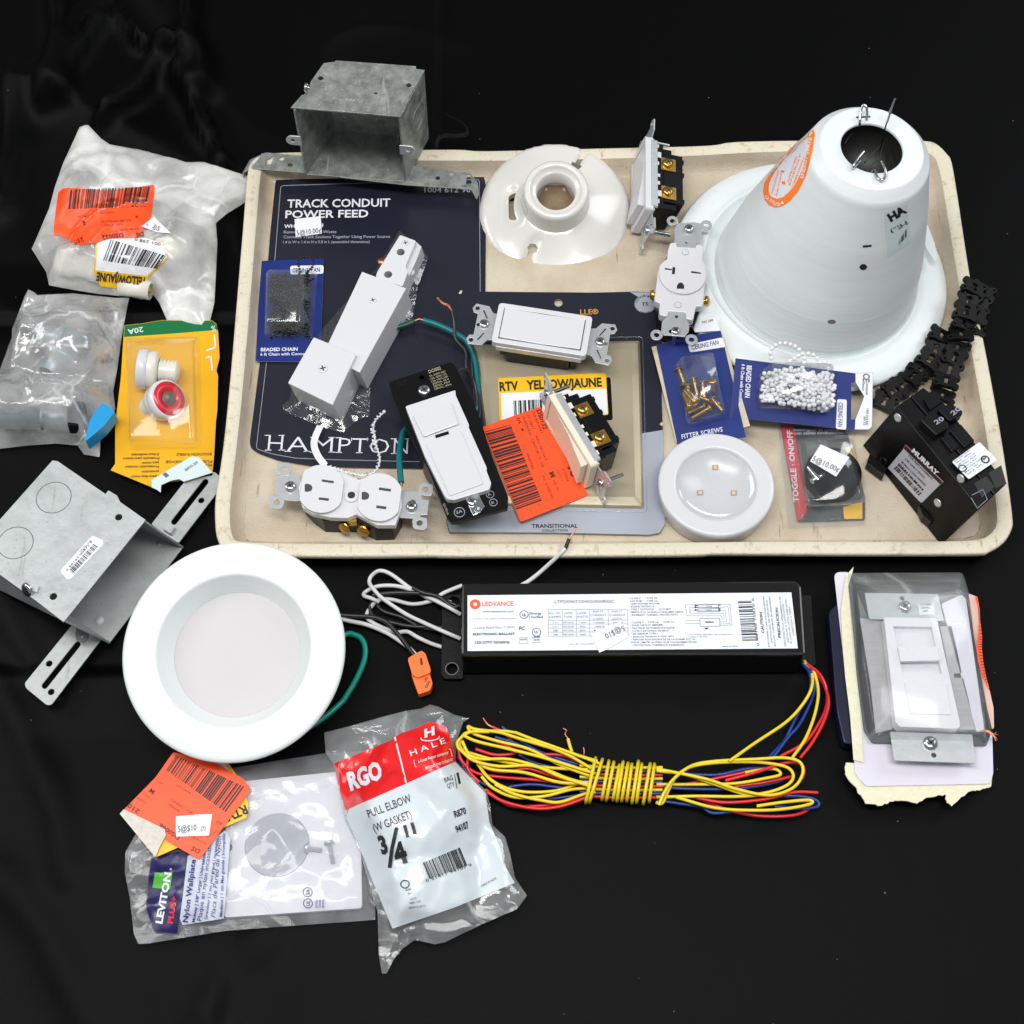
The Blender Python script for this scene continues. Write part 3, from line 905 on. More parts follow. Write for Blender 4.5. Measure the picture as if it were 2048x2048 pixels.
# ---- toggle switch pack
z = .62
s = H(z)
t = Thing('toggle_switch_pack', 'clear blister pack with red edge strip and a price sticker', 'switch pack', P(1640, 950, .5))
m_red = M('red_card', c(214, 30, 50), .3, coat=.3)
m_dgrey = M('charcoal_card', c(52, 52, 58), .35)
b = B()
b.prism(s, rc(A4("1045,955 1555,1000 1700,1520 1700,1700 1180,1715"), 4), .05, m_dgrey)
b.poly(s, A4("1047,957 1147,965 1252,1630 1235,1660 1182,1712"), m_red, lift=.015)
b.text('TOGGLE · ON/OFF', s, A4(1190, 1562), A4(1136, 1008), 10.5, m_prw, bold=.03)
b.text('Interruptor de palanca', s, A4(1152, 1012), A4(1500, 1016), 5, m_prw)
b.text('con cables conductores', s, A4(1155, 1040), A4(1530, 1034), 5.5, m_prw)
b.poly(s, A4("1545,1140 1580,1130 1640,1240 1600,1260"), m_yellow, lift=.015)
b.poly(s, A4("1530,1600 1680,1560 1680,1690 1540,1692"), m_yellow, lift=.015)
t.part('printed_card', b)
b = B()
b.prism(s, rc(A4("1028,950 1562,1000 1708,1530 1704,1738 1108,1760"), 5), .03, m_clear2, lift=.06)
blister(b, A4("1170,1080 1615,1050 1712,1540 1690,1580 1245,1600"), A4("1195,1060 1600,1040 1690,1500 1640,1560 1255,1590"), z+.09, z+1.5, m_clear, 12)
t.part('blister', b)
t.part('price_sticker', price(H(z+1.55), A4("1357,1115 1580,1215 1477,1365 1275,1245"), A4(1288, 1240), A4(1492, 1332), 10.5))
t = Thing('toggle_switch', 'black round toggle switch sealed inside the clear red-edged pack', 'switch', P(1655, 960, z))
b = B(); o = P(*A4(1440, 1375), z+.02)
b.lathe(o, (0, 0, 1), [(1.95, 0), (1.95, .8), (1.85, 1.0), (.9, 1.05), (.001, 1.05)], m_black, 40)
t.part('housing', b)
b = B(); b.prism(H(z+1.2), rc(A4("1290,1430 1400,1345 1540,1375 1580,1470 1420,1540 1340,1520"), 4), .5, m_black)
t.part('rocker_body', b, bev=.08)
b = B(); b.tube([P(*A4(1340, 1390), z+1.1), P(*A4(1255, 1290), z+1.3)], .28, m_chrome, 12, 1, r1=.1)
b.tube([P(*A4(1380, 1350), z+1.0), P(*A4(1290, 1400), z+1.2)], .22, m_chrome, 12, 1)
t.part('toggle_lever', b)
# ================================================================== steel box with bracket standing on the back rim
def slab(b, p, vec, mat):
    b.prism(None, [tuple(x) for x in p], 0, mat, vec=vec)
zb = 2.05
FL, FRt = D1(625, 1188), D1(1610, 1300)          # lower front corners
TLp, TRp = D1(500, 560), D1(1550, 642)
hA = .5*(rise(FL, zb, D1(0, 575)[1])+rise(FRt, zb, D1(0, 650)[1]))
zt = zb+hA
t = Thing('electrical_box', 'open galvanised steel box with mounting bar standing on the back rim of the tray', 'electrical box', P(FL[0]+100, FL[1], zb), 'steel electrical boxes')
top = D1("490,553 598,432 648,428 682,305 808,126 918,112 922,100 1700,155 1700,182 1785,192 1725,300 1640,440 1600,560 1552,642")
b = B()
b.prism(H(zt), top, .14, m_steel, holes=[circ(H(zt), D1(780, 270), .2, 12), circ(H(zt), D1(1630, 338), .2, 12), circ(H(zt), D1(1312, 415), .12, 10)])
t3 = [P(u, v, zt) for u, v in (D1(512, 568), D1(1545, 640), D1(1780, 200), D1(812, 135))]
b3 = [V((p.x, p.y, zb)) for p in t3]
ux = (t3[1]-t3[0]).normalized(); dn = V((0, 0, zb-zt+.1)); uy = (t3[3]-t3[0]).normalized()
T_ = .13
o0 = t3[0]+V((0, 0, -.14))
slab(b, [o0, t3[3]+V((0, 0, -.14)), t3[3]+V((0, 0, -.14))+dn, o0+dn], ux*T_, m_steel)
r0 = t3[1]+V((0, 0, -.14)); r1 = t3[2]+V((0, 0, -.14))
slab(b, [r0, r1, r1+dn, r0+dn], -ux*T_, m_steel)
slab(b, [t3[3]+V((0, 0, -.14)), r1, r1+dn, t3[3]+V((0, 0, -.14))+dn], -uy*T_, m_steel)
slab(b, [b3[0]+V((0, 0, .02)), b3[1]+V((0, 0, .02)), b3[2]+V((0, 0, .02)), b3[3]+V((0, 0, .02))], V((0, 0, -.1)), m_steel)
for cx, cy in ((1005, 240), (1515, 275)):
    cc = circ(H(zt+.0), D1(cx, cy), 1.0, 40)
    b.tube(cc[:31], .035, m_steel, 6, 1, cap=False)
# stamped mark and ribs on the right wall
b.text('RACO', H(zt), D1(1015, 492), D1(1185, 500), 5, m_zinc, lift=.01, bold=.02)
t.part('box_shell', b, bev=.02)
b = B(); sd = r0+(r1-r0)*.62+dn*.42-ux*(-.02)
cc = [sd+ux*.02+(r1-r0).normalized()*(1.1*math.cos(a))+V((0, 0, 1))*(1.1*math.sin(a)) for a in [k*math.pi/14 for k in range(29)]]
b.tube(cc, .04, m_steel, 6, 1, cap=False)
t.part('knockout_ring', b)
fp = plane3(t3[0], t3[1], b3[0])
for (x_, y_), sgn in (((508, 876), -1), ((1622, 972), 1)):
    b = B(); cpt = fp.at(*D1(x_, y_), .05)
    cx_ = [cpt+ux*(.5*math.cos(a))+V((0, 0, 1))*(.5*math.sin(a)) for a in [math.pi*(.5+k/12)*(1) for k in range(13)]]
    if sgn > 0: cx_ = [cpt-ux*(p-cpt).dot(ux)+V((0, 0, (p-cpt).z)) for p in cx_]
    inn = cpt-ux*sgn*.62
    out = cx_+[inn+V((0, 0, -.5)), inn+V((0, 0, .5))]
    hole = [cpt+ux*(.17*math.cos(a))+V((0, 0, 1))*(.17*math.sin(a)) for a in [k*math.pi/6 for k in range(12)]]
    b.prism(None, [tuple(p) for p in out], 0, m_zinc, vec=uy*.12, holes=[[tuple(p) for p in hole]])
    t.part('screw_ear', b, bev=.02)
b = B(); sc_ = P(*D1(720, 360), zt+.0); b.screw(P(*D1(650, 365), zt-.15), -ux, .36, m_chrome, m_slot, .22, shaft=1.2); t.part('clamp_screw', b)
b = B()
b.prism(H(zb-.02), rc([D1(245, 988), D1(600, 1022), Z2(835, 870), Z2(1320, 868), Z2(1692, 916), Z2(1745, 985), Z2(1752, 1060), Z2(1735, 1100), Z2(1700, 1030), Z2(1250, 1000), D1(600, 1184), D1(120, 1145), D1(105, 1130)], 3), .1, m_steel,
        holes=[circ(H(zb-.02), D1(402, 1048), .2, 12), circ(H(zb-.02), D1(485, 1112), .2, 12), circ(H(zb-.02), Z2(1468, 952), .18, 12), circ(H(zb-.02), Z2(1562, 922), .2, 12), D1("262,1060 330,1020 290,1120 255,1118"), Z2("1632,920 1690,925 1700,990 1625,990")])
t.part('mounting_bar', b, bev=.015)
b = B(); p0 = P(*D1(245, 990), zb-.04); p1 = P(*D1(120, 1140), zb-.04)
e0 = P(*D1(95, 1060), zb-.5); e1 = P(*D1(22, 1190), zb-.7)
slab(b, [p0, p1, e1, e0], V((0, 0, -.1)), m_steel)
slab(b, [e0, e1, e1+V((0, 0, -.6)), e0+V((0, 0, -.6))], V((.1, 0, 0)), m_steel)
t.part('bent_hook', b, bev=.015)
b = B(); p0 = P(*Z2(1625, 925), zb+.0); p1 = P(*Z2(1622, 1000), zb)
slab(b, [p0, P(*Z2(1672, 930), zb+.35), P(*Z2(1660, 1000), zb+.35), p1], V((0, 0, -.08)), m_zinc)
t.part('spring_tab', b)
b = B(); slab(b, [P(*D1(255, 1000), zb+.02), P(*D1(205, 1000), zb+.35), P(*D1(195, 1095), zb+.35), P(*D1(240, 1130), zb+.02)], V((0, 0, -.08)), m_zinc)
t.part('spring_tab', b)

# ================================================================== porcelain lampholder
ctr = P(*Z3(655, 765), .95)
tn = V((0, -.2, 1)).normalized()
fr = frame(ctr, (1, 0, 0), tn)
t = Thing('lampholder', 'round glazed white porcelain lampholder with an open socket', 'lampholder', V((ctr.x, ctr.y, ZT)))
R0 = 5.7
def slot_poly(a, r_in, wi, wo):
    ca, sa = math.cos(a), math.sin(a); f = lambda r, s_: (r*ca-s_*sa, r*sa+s_*ca)
    return [f(R0*1.01, wo), f(r_in+.5, wo), f(r_in+.35, wi), f(r_in, wi*.8), f(r_in-.15, 0), f(r_in, -wi*.8), f(r_in+.35, -wi), f(r_in+.5, -wo), f(R0*1.01, -wo)]
a1, a2 = math.radians(65), math.radians(243)
out2 = []
ang = []
N_ = 160
def add_slot(a, r_in, wi, wo): out2.extend(slot_poly(a, r_in, wi, wo)[::-1])
k = 0
slots = sorted([(a1, 3.6, .42, .2), (a2, 3.5, .4, .2)])
aa = 0
for (sa_, ri, wi, wo) in slots+[(2*math.pi+10, 0, 0, 0)]:
    while aa < min(sa_-.035, 2*math.pi):
        out2.append((R0*math.cos(aa), R0*math.sin(aa))); aa += 2*math.pi/N_
    if sa_ < 7:
        out2.extend(list(reversed(slot_poly(sa_, ri, wi, wo))))
        aa = sa_+.04
hole = [(-3.05+.46*math.cos(x_)*(1.0), .05+(.75 if math.sin(x_) > 0 else -.75)+.36*math.sin(x_)) for x_ in [k*math.pi/8 for k in range(16)]]
hc = [(2.2*math.cos(x_), 2.2*math.sin(x_)) for x_ in [k*math.pi/12 for k in range(24)]]
vs, fs, o_ = cdt(out2, .22, [hole, hc])
def segd(p, a, b_):
    a, b_ = V(a), V(b_); d = b_-a; q_ = max(0, min(1, (V(p)-a).dot(d)/d.length_squared)); return (V(p)-a-d*q_).length
def ph(x, y):
    r = math.hypot(x, y)
    e = max(0, min(1, (R0-r)/.55))
    h = -.35+.55*math.sqrt(1-(1-e)**2)+1.05*max(0, min(1, (R0-.3-r)/3.0))**1.25
    for (a, r0_, w_) in ((a1, 3.5, .42), (a2, 3.2, .5)):
        d = segd((x, y), (r0_*math.cos(a), r0_*math.sin(a)), (R0*1.05*math.cos(a), R0*1.05*math.sin(a)))
        h -= .2*(1-max(0, min(1, (d-w_*.5)/(w_*.5))))
    d = segd((x, y), (-3.1, 1.0), (-3.1, -.9))
    h -= .3*(1-max(0, min(1, (d-.4)/.45)))
    return h
W = [fr @ V((p[0], p[1], ph(p[0], p[1]))) for p in vs]
b = B(); F = []
for f in fs:
    q_ = [W[i] for i in f[:3]]
    F.append(f if (q_[1]-q_[0]).cross(q_[2]-q_[0]).dot(tn) > 0 else tuple(reversed(f)))
b.add(W, F, m_porc, True)
cnt = {}
for f in F:
    for i in range(len(f)): cnt[(f[i], f[(i+1) % len(f)])] = 1
low = [p-tn*(.55) if math.hypot(*vs[i]) > R0-.3 else p-tn*.75 for i, p in enumerate(W)]
b.add(W+low, [(x_, x_+len(W), y_+len(W), y_) for (x_, y_) in cnt if (y_, x_) not in cnt], m_porc, False)
t.part('dished_base', b)
b = B(); b.lathe(fr @ V((0, 0, -.75)), tn, [(5.0, 0), (.001, .01)], M('hole_shade_brown', c(84, 66, 50), .8), 40); t.part('hole_shade_disc', b)  # added brown disc: shade behind the base's holes, put in as colour
b = B()
sc0 = fr @ V((0, .15, 0))
prof = [(3.1, .62), (2.72, .85), (2.5, 1.3), (2.42, 2.0), (2.42, 2.9), (2.36, 3.12), (2.2, 3.25), (1.98, 3.25), (1.86, 3.15), (1.8, 2.95), (1.56, 2.92), (1.46, 2.85), (1.44, 1.4), (1.3, .7), (.001, .68)]
b.lathe(sc0, tn, prof, m_porc, 56)
t.part('socket_collar', b)
b = B(); m_liner = M('stained_liner', c(150, 128, 100), .6, var=.3, vs=120)
b.lathe(sc0, tn, [(1.4, 1.5), (1.38, .8), (.001, .75)], m_liner, 6)
t.part('socket_liner', b)

# ================================================================== rocker switches
def decora(t, fr, mb, wires=True, tilt=1, ears=(1, 1), back=True, k=1.0, screws=True):
    """fr: x = width, y = long side, z = towards the front; centimetres"""
    fr = fr @ Matrix.Scale(k, 4)
    b = B()
    zp = frame(fr.translation, fr.col[0].to_3d(), fr.col[2].to_3d())
    def pr(b, pts, z, d, mat, holes=None):
        nz = (fr.col[2].to_3d())
        b.prism(None, [tuple(fr @ V((x, y, z))) for x, y in pts], 0, mat, vec=-nz*d, holes=[[tuple(fr @ V((x, y, z))) for x, y in h] for h in holes] if holes else None)
    rr = lambda w_, h_, r: rc([(-w_, -h_), (w_, -h_), (w_, h_), (-w_, h_)], r, 4)
    # bezel with an opening for the rocker
    pr(b, rr(1.67, 3.35, .3), .55, .6, mb, [rr(1.3, 2.92, .06)])
    t.part('bezel', b, bev=.05)
    b = B()
    pts = [(-1.24, -2.86), (1.24, -2.86), (1.24, 0), (1.24, 2.86), (-1.24, 2.86), (-1.24, 0)]
    zz = {-2.86: .5 if tilt > 0 else 1.05, 0: .62, 2.86: 1.05 if tilt > 0 else .5}
    if tilt == 0: zz = {-2.86: .68, 0: .56, 2.86: .68}
    c8 = [fr @ V((x, y, zz[y])) for x, y in pts]+[fr @ V((x, y, 0)) for x, y in pts]
    b.add(c8, [(0, 1, 2, 5), (5, 2, 3, 4), (0, 6, 7, 1), (1, 7, 8, 2), (2, 8, 9, 3), (3, 9, 10, 4), (4, 10, 11, 5), (5, 11, 6, 0)], mb)
    t.part('rocker', b, bev=.04)
    b = B()
    pr(b, [(-1.5, -3.3), (1.5, -3.3), (1.5, 3.3), (-1.5, 3.3)], -.07, .13, m_zinc)
    for sx in (-1, 1):
        q_ = [(sx*1.72, -3.0), (sx*1.72, 3.0), (sx*1.55, 3.1), (sx*1.55, -3.1)]
        pr(b, q_, .12, .5, m_zinc)
    t.part('steel_yoke', b, bev=.02)
    for sy in (1, -1):
        if not ears[0 if sy > 0 else 1]: continue
        b = B()
        E = [(-1.05, 3.2), (-1.15, 3.7), (-1.65, 4.05), (-1.72, 5.0), (-1.3, 5.2), (-.95, 5.05), (-.9, 4.75), (.9, 4.75), (.95, 5.05), (1.3, 5.2), (1.72, 5.0), (1.65, 4.05), (1.15, 3.7), (1.05, 3.2)]
        C8 = lambda x, y, r: [(x+r*math.cos(a), y+r*math.sin(a)) for a in [i*math.pi/6 for i in range(12)]]
        hs = [C8(-1.35, 4.85, .17), C8(1.35, 4.85, .17), [(-1.3, 4.35), (-.62, 3.98), (-.57, 4.06), (-1.25, 4.45)], [(1.3, 4.35), (.62, 3.98), (.57, 4.06), (1.25, 4.45)], C8(0, 4.55, .15)]
        pr(b, [(x, y*sy) for x, y in E], -.09, .11, m_zinc, [[(x, y*sy) for x, y in h] for h in hs])
        e = t.part('mounting_ear', b, bev=.012)
        b = B(); b.screw(fr @ V((.08, sy*4.15, -.08)), fr.col[2].to_3d(), .36*k, m_chrome, m_slot, .2)
        if screws:
            z3 = fr.col[2].to_3d().normalized(); b.tube([fr @ V((.08, sy*4.15, -.1)), fr @ V((.08, sy*4.15, -1.9))], .16*k, m_chrome, 8, 1)
        t.part('mounting_screw', b)
    if back:
        b = B()
        for x0_, x1_, y0_, y1_, z0_, z1_ in ((-1.42, 1.42, -2.95, 2.95, -.95, -.21), (-1.36, 1.36, -2.2, 2.3, -2.5, -.951), (-1.2, 1.2, 2.35, 2.8, -1.7, -.952), (-1.25, 1.25, -2.75, -2.25, -2.0, -.953)):
            b.box(fr, x0_, x1_, y0_, y1_, z0_, z1_, m_black)
        for y_ in (-1.9, .55, 1.75): b.box(fr, -1.2, 1.2, y_, y_+.35, -2.68, -2.501, m_black)
        t.part('switch_body', b, bev=.06)
        for y_ in (1.25, -1.35):
            b = B(); b.box(fr, 1.365, 1.46, y_-.62, y_+.5, -1.9, -.75, m_brass)
            b.screw(fr @ V((1.46, y_, -1.25)), fr.col[0].to_3d(), .42*k, m_brass, m_slot, .24)
            t.part('terminal_screw', b)
        b = B()
        for y_, l_, w_ in ((-2.6, .35, .55), (-1.95, .5, .72), (-.9, .3, .6), (-.2, .28, .62), (.9, .3, .55), (1.6, .5, .72), (2.5, .3, .55)): b.box(fr, 1.5, 1.56, y_, y_+l_, -w_, -.2, mb)
        t.part('side_tabs', b)
    return t
# white one standing on its long edge beside the lampholder
nf = V((-.955, .03, .26)).normalized()
o = P(*D2(400, 860), 2.35)
t = Thing('rocker_switch', 'white rocker switch lying on its side next to the porcelain lampholder', 'switch', V((o.x, o.y, ZT)), 'rocker switches')
ly = (P(*D2(530, 330), 3.8)-P(*D2(505, 1370), 3.8)); ly.z = 0; ly.normalize()
xw = ly.cross(nf)                                     # width axis
if xw.z < 0: xw = -xw; ly = -ly
xw = V((xw.x, xw.y, xw.z)); fr = frame(o, xw, nf)
decora(t, fr, m_white, tilt=1 if (fr.col[1].to_3d().y < 0) else -1)
b = B()
for i in range(5): b.lathe(fr @ V((.4, -1.4+i*.35, .72)), nf, [(.06, 0), (.001, .01)], m_prg, 6)
# almond one on the orange label
nf = V((-.86, -.44, .1)).normalized()
o = P(*D6(620, 870), 2.75)
t = Thing('rocker_switch', 'almond coloured rocker switch on its side over the orange label', 'switch', V((o.x, o.y, 1.2)), 'rocker switches')
xw = V((.1, .04, 1)); fr = frame(o, xw, nf)
decora(t, fr, m_almond, tilt=-1, k=.94)
# white one lying flat, front up
o = P(*A3(788, 335), 3.3)
d = P(*A3(1180, 395), 3.3)-P(*A3(400, 285), 3.3)
t = Thing('rocker_switch', 'white rocker switch lying flat and face up across the navy pack', 'switch', V((o.x, o.y, .8)), 'rocker switches')
nz = V((.02, .0, 1)).normalized()
fr = frame(o, nz.cross(d.normalized()), nz)
decora(t, fr, m_white_g, tilt=0, k=1.0)

# ================================================================== single receptacle
z = 3.55; s = H(z)
t = Thing('single_receptacle', 'white single receptacle with one T-slot resting against the cone flange', 'receptacle', P(*D5(400, 1000), ZT), 'receptacles')
b = B()
out = D5("258,560 275,548 335,548 350,600 585,612 600,568 660,575 688,600 678,770 720,840 742,940 730,1030 700,1120 690,1330 660,1370 600,1365 585,1400 560,1530 540,1545 470,1530 462,1450 240,1430 225,1490 190,1495 125,1475 118,1420 128,1330 62,1300 60,1250 85,1060 100,930 130,830 222,750 232,640")
b.prism(s, out, .75, m_white)
t.part('face_plate', b, bev=.06)
b = B()
cc = circ(H(z+.22), D5(420, 958), 1.66, 56)
holes = [D5("192,872 285,888 285,905 190,895"), D5("292,858 328,866 318,958 282,952"), D5("535,912 655,932 655,952 530,938"), D5("345,1142 348,1100 370,1068 400,1058 425,1072 440,1100 440,1144")]
b.prism(H(z+.22), [tuple(p) for p in cc], .2, m_white, vec=V((0, 0, -.21)), holes=[[tuple(P(u, v, z+.22)) for u, v in h] for h in holes])
t.part('outlet_face', b, bev=.02)
b = B()
for h in holes: b.poly(H(z+.16), h, m_dark, lift=0)
t.part('slot_recess', b)
b = B(); b.prism(H(z-.2), D5("350,300 560,285 650,300 668,380 640,540 590,560 585,625 345,612 350,570 320,545 312,380"), .12, m_zinc, holes=[circ(H(z-.2), D5(468, 548), .12, 8)])
for cx, cy in ((290, 265), (725, 320)):
    b.prism(H(z-.19), [tuple(p) for p in circ(H(z-.19), D5(cx, cy), .42, 24)], .12, m_zinc, vec=V((0, 0, -.12)), holes=[[tuple(p) for p in circ(H(z-.19), D5(cx, cy), .2, 14)]])
t.part('mounting_strap', b, bev=.015)
b = B(); b.prism(H(z-.1), D5("232,1440 465,1455 470,1530 505,1600 500,1690 450,1760 230,1740 175,1740 145,1680 155,1570 215,1500"), .12, m_zinc, holes=[circ(H(z-.1), D5(342, 1500), .13, 8), circ(H(z-.1), D5(275, 1690), .18, 12)])
for cx, cy in ((85, 1735), (535, 1795)):
    b.prism(H(z-.09), [tuple(p) for p in circ(H(z-.09), D5(cx, cy), .43, 24)], .12, m_zinc, vec=V((0, 0, -.12)), holes=[[tuple(p) for p in circ(H(z-.09), D5(cx, cy), .2, 14)]])
t.part('mounting_strap', b, bev=.015)
for cx, cy in ((502, 372), (330, 1690)):
    b = B(); b.screw(P(*D5(cx, cy), z-.1), (0, 0, 1), .34, m_chrome, m_slot, .2, shaft=2.2); t.part('mounting_screw', b)
b = B(); b.prism(H(z-.76), D5("270,640 660,640 690,1000 650,1400 590,1560 560,1640 220,1620 130,1560 90,1200 110,900"), 2.2, m_black)
t.part('back_body', b, bev=.08)
for cx, cy in ((45, 1225), (715, 1300)):
    b = B(); b.screw(P(*D5(cx, cy), z-.9), (-1 if cx < 300 else 1, 0, 0), .38, m_brass, m_slot, .25, shaft=.6); t.part('terminal_screw', b)
b = B()
for cx, cy in ((455, 672), (360, 1352)):
    b = B(); b.prism(H(z+.01), [tuple(p) for p in circ(H(z+.01), D5(cx, cy), .26, 20)], .1, m_prg, vec=V((0, 0, -.1)))
    b.lathe(P(*D5(cx, cy), z+.01), (0, 0, 1), [(.22, .012), (.001, .012)], m_white, 16)
    t.part('rivet', b)

# ================================================================== duplex receptacle
z = 3.2; s = H(z)
t = Thing('duplex_receptacle', 'white duplex receptacle with two three-hole faces at the near left of the tray', 'receptacle', P(*A2(850, 1550), ZT), 'receptacles')
M_slotg = M('slot_grey', (.045, .045, .05, 1), .5)
def flat_disc(c0, r, x0_, x1_, surf):
    out = []
    for k in range(48):
        a = 2*math.pi*k/48
        x_ = c0[0]+r*math.cos(a); y_ = c0[1]+r*math.sin(a)
        x_ = max(x0_+(y_-c0[1])*-.14, min(x1_+(y_-c0[1])*-.14, x_)); out.append(A2(x_, y_))
    return out
for cx, cy, xa, xb, slots in ((628, 1458, 470, 795, ("632,1385 726,1398 722,1416 632,1402", "610,1524 688,1532 684,1552 608,1542", (528, 1450))), (1076, 1522, 915, 1240, ("1075,1447 1168,1460 1164,1480 1072,1466", "1054,1586 1132,1596 1128,1617 1052,1606", (968, 1512)))):
    b = B(); hs = [A2(slots[0]), A2(slots[1])]
    g = slots[2]; gh = [(g[0]-28, g[1]-28), (g[0]-5, g[1]-32), (g[0]+22, g[1]-22), (g[0]+32, g[1]), (g[0]+22, g[1]+24), (g[0]-5, g[1]+32), (g[0]-28, g[1]+28)]
    hs.append([A2(x_, y_) for x_, y_ in gh])
    b.prism(s, flat_disc((cx, cy), 186, xa, xb, s), .6, m_white, holes=hs)
    f_ = t.part('outlet_face', b, bev=.03)
    b = B()
    for h in hs: b.poly(H(z-.06), h, M_slotg, lift=0)
    t.part('slot_recess', b)
b = B()
b.prism(H(z-.3), A2("640,1290 790,1330 920,1385 1060,1350 1245,1450 1250,1600 1200,1740 1060,1740 900,1655 830,1685 700,1680 560,1650 480,1600 450,1450 500,1310"), .55, m_white)
b.lathe(P(*A2(862, 1515), z-.3), (0, 0, 1), [(.5, 0), (.5, .1), (.3, .14), (.001, .14)], m_white, 24)
b.lathe(P(*A2(862, 1515), z-.3), (0, 0, 1), [(.26, .16), (.001, .16)], m_dark, 16)
t.part('bridge', b, bev=.05)
b = B(); b.prism(H(z-.86), A2("520,1340 1180,1400 1245,1500 1240,1660 1180,1760 1040,1765 900,1700 640,1700 560,1640 480,1560"), 2.0, m_black)
t.part('back_body', b, bev=.08)
m_zg = m_zinc
b = B(); b.prism(H(z-.7), A2("275,1440 285,1360 400,1340 470,1350 470,1550 420,1552 335,1545 268,1500"), .12, m_zg)
for cx, cy in ((342, 1308), (285, 1562)):
    b.prism(H(z-.69), rc(A2(f"{cx-58},{cy-52} {cx+45},{cy-52} {cx+60},{cy+10} {cx+30},{cy+50} {cx-40},{cy+50} {cx-62},{cy}"), 5), .12, m_zg, holes=[circ(H(z-.69), A2(cx, cy), .22, 14)])
t.part('mounting_strap', b, bev=.015)
b = B(); b.prism(H(z-.7), A2("1240,1480 1390,1475 1410,1540 1462,1545 1448,1655 1400,1660 1370,1690 1235,1680"), .12, m_zg, holes=[circ(H(z-.7), A2(1335, 1560), .2, 12)])
for cx, cy in ((1435, 1462), (1388, 1722)):
    b.prism(H(z-.69), rc(A2(f"{cx-58},{cy-30} {cx-20},{cy-55} {cx+60},{cy-35} {cx+55},{cy+40} {cx+30},{cy+55} {cx-50},{cy+45}"), 5), .12, m_zg, holes=[circ(H(z-.69), A2(cx, cy), .22, 14)])
t.part('mounting_strap', b, bev=.015)
for cx, cy in ((388, 1442), (1325, 1595)):
    b = B(); b.screw(P(*A2(cx, cy), z-.6), (0, 0, 1), .38, m_chrome, m_slot, .22); t.part('mounting_screw', b)
for (x0_, y0_), (x1_, y1_) in (((820, 1690), (798, 1765)), ((955, 1720), (945, 1790))):
    b = B(); p0 = P(*A2(x0_, y0_), z-1.2); p1 = P(*A2(x1_, y1_), z-2.0); d_ = (p1-p0)
    d_ = V((d_.x, d_.y, 0)).normalized(); d_ = (d_+V((0, 0, .35))).normalized()
    q0 = P(*A2(x1_, y1_), z-1.6)
    b.lathe(q0-d_*.25, d_, [(.22, -.9), (.24, 0), (.46, .02), (.48, .2), (.3, .3), (.001, .3)], m_brass, 20)
    t.part('terminal_screw', b)
b = B(); b.box(frame(P(*A2(865, 1690), z-.95), (1, .1, 0), (0, 0, 1)), -.3, .3, -.3, .2, -.5, .1, m_brass); t.part('brass_tab', b)
# twist tie on it
m_tie = M('white_tie', c(232, 232, 238), .5)
b = B()
pth = spline([P(*A2(x_, y_), zz) for x_, y_, zz in ((620, 972, 1.2), (585, 1050, 1.4), (572, 1120, 1.7), (600, 1200, 2.2), (655, 1275, 2.7))], 5)
for i in range(len(pth)-1):
    d_ = (pth[i+1]-pth[i]).normalized(); n_ = d_.cross(V((0, 0, 1))).normalized()*.24
    b.add([pth[i]+n_, pth[i+1]+n_, pth[i+1]-n_, pth[i]-n_, pth[i]+n_-V((0, 0, .06)), pth[i+1]+n_-V((0, 0, .06)), pth[i+1]-n_-V((0, 0, .06)), pth[i]-n_-V((0, 0, .06))], [(0, 1, 2, 3), (7, 6, 5, 4), (0, 4, 5, 1), (3, 2, 6, 7)], m_tie)
R = random.Random(2)
pth = spline([P(*A2(x_, y_), zz) for x_, y_, zz in ((655, 1275, 2.7), (740, 1300, 2.9), (800, 1322, 2.9), (880, 1340, 3.0), (960, 1352, 3.0), (1035, 1325, 2.9), (1072, 1260, 2.4), (1070, 1190, 2.0), (1045, 1120, 1.7), (1035, 1050, 1.5), (1025, 980, 1.4), (1050, 920, 1.5), (1105, 868, 1.8))], 8)
q_ = [p+V((math.cos(i*1.9), math.sin(i*1.9), math.sin(i*2.3)*.6))*.09 for i, p in enumerate(pth)]
b.tube(q_, .07, m_tie, 6, 1)
for i in range(62, 84, 2):
    p = q_[min(i, len(q_)-1)]; b.lathe(p, (q_[min(i+1, len(q_)-1)]-p), [(.001, -.1), (.19, 0), (.001, .1)], m_tie, 4)
b.ball(q_[-1], .14, m_tie)
single('twist_tie', b, 'white twist tie curling up from the duplex receptacle', 'twist tie')

# ================================================================== black and white occupancy dimmer
zp = 3.5
t = Thing('dimmer_switch', 'black backed dimmer with a white paddle and wires in the middle of the tray', 'dimmer switch', P(*A2(1550, 1100), .7))
s = H(zp)
b = B()
PL = rc([A2(1150, 635), A2(1630, 478), A3(120, 590), A3(300, 960), A3(400, 1280), A3(527, 1600), A3(525, 1690), A3(90, 1800), A3(60, 1770), A2(1455, 1310), A2(1280, 980), A2(1175, 720)], 4)
b.prism(s, PL, .35, m_black)
for hx, hy, r_ in ((1405, 603, .27),): b.lathe(P(*A2(hx, hy), zp), (0, 0, 1), [(.3, 0), (.3, .12), (.2, .12), (.2, .0), (.001, 0)], m_black, 20)
m_pk = M('pale_print_on_black', c(165, 158, 130), .4)
b.text('TOP', s, A2(1215, 672), A2(1300, 645), 8, m_blackm, lift=.02, bold=.03)
b.text('DOS02', s, A2(1462, 567), A2(1556, 536), 6.5, m_pk, lift=.02, bold=.02)
for i, st in enumerate(('2A, 250W, INC', '1.5A, 180W, CFL', '1.5A, 150W, LED', '250VA, ELV', '200VA, MLV', '120VAC, 60Hz')):
    b.text(st, s, A2(1466+i*8, 596+i*20), A2(1590+i*9, 556+i*20), 3.6, m_pk, lift=.02)
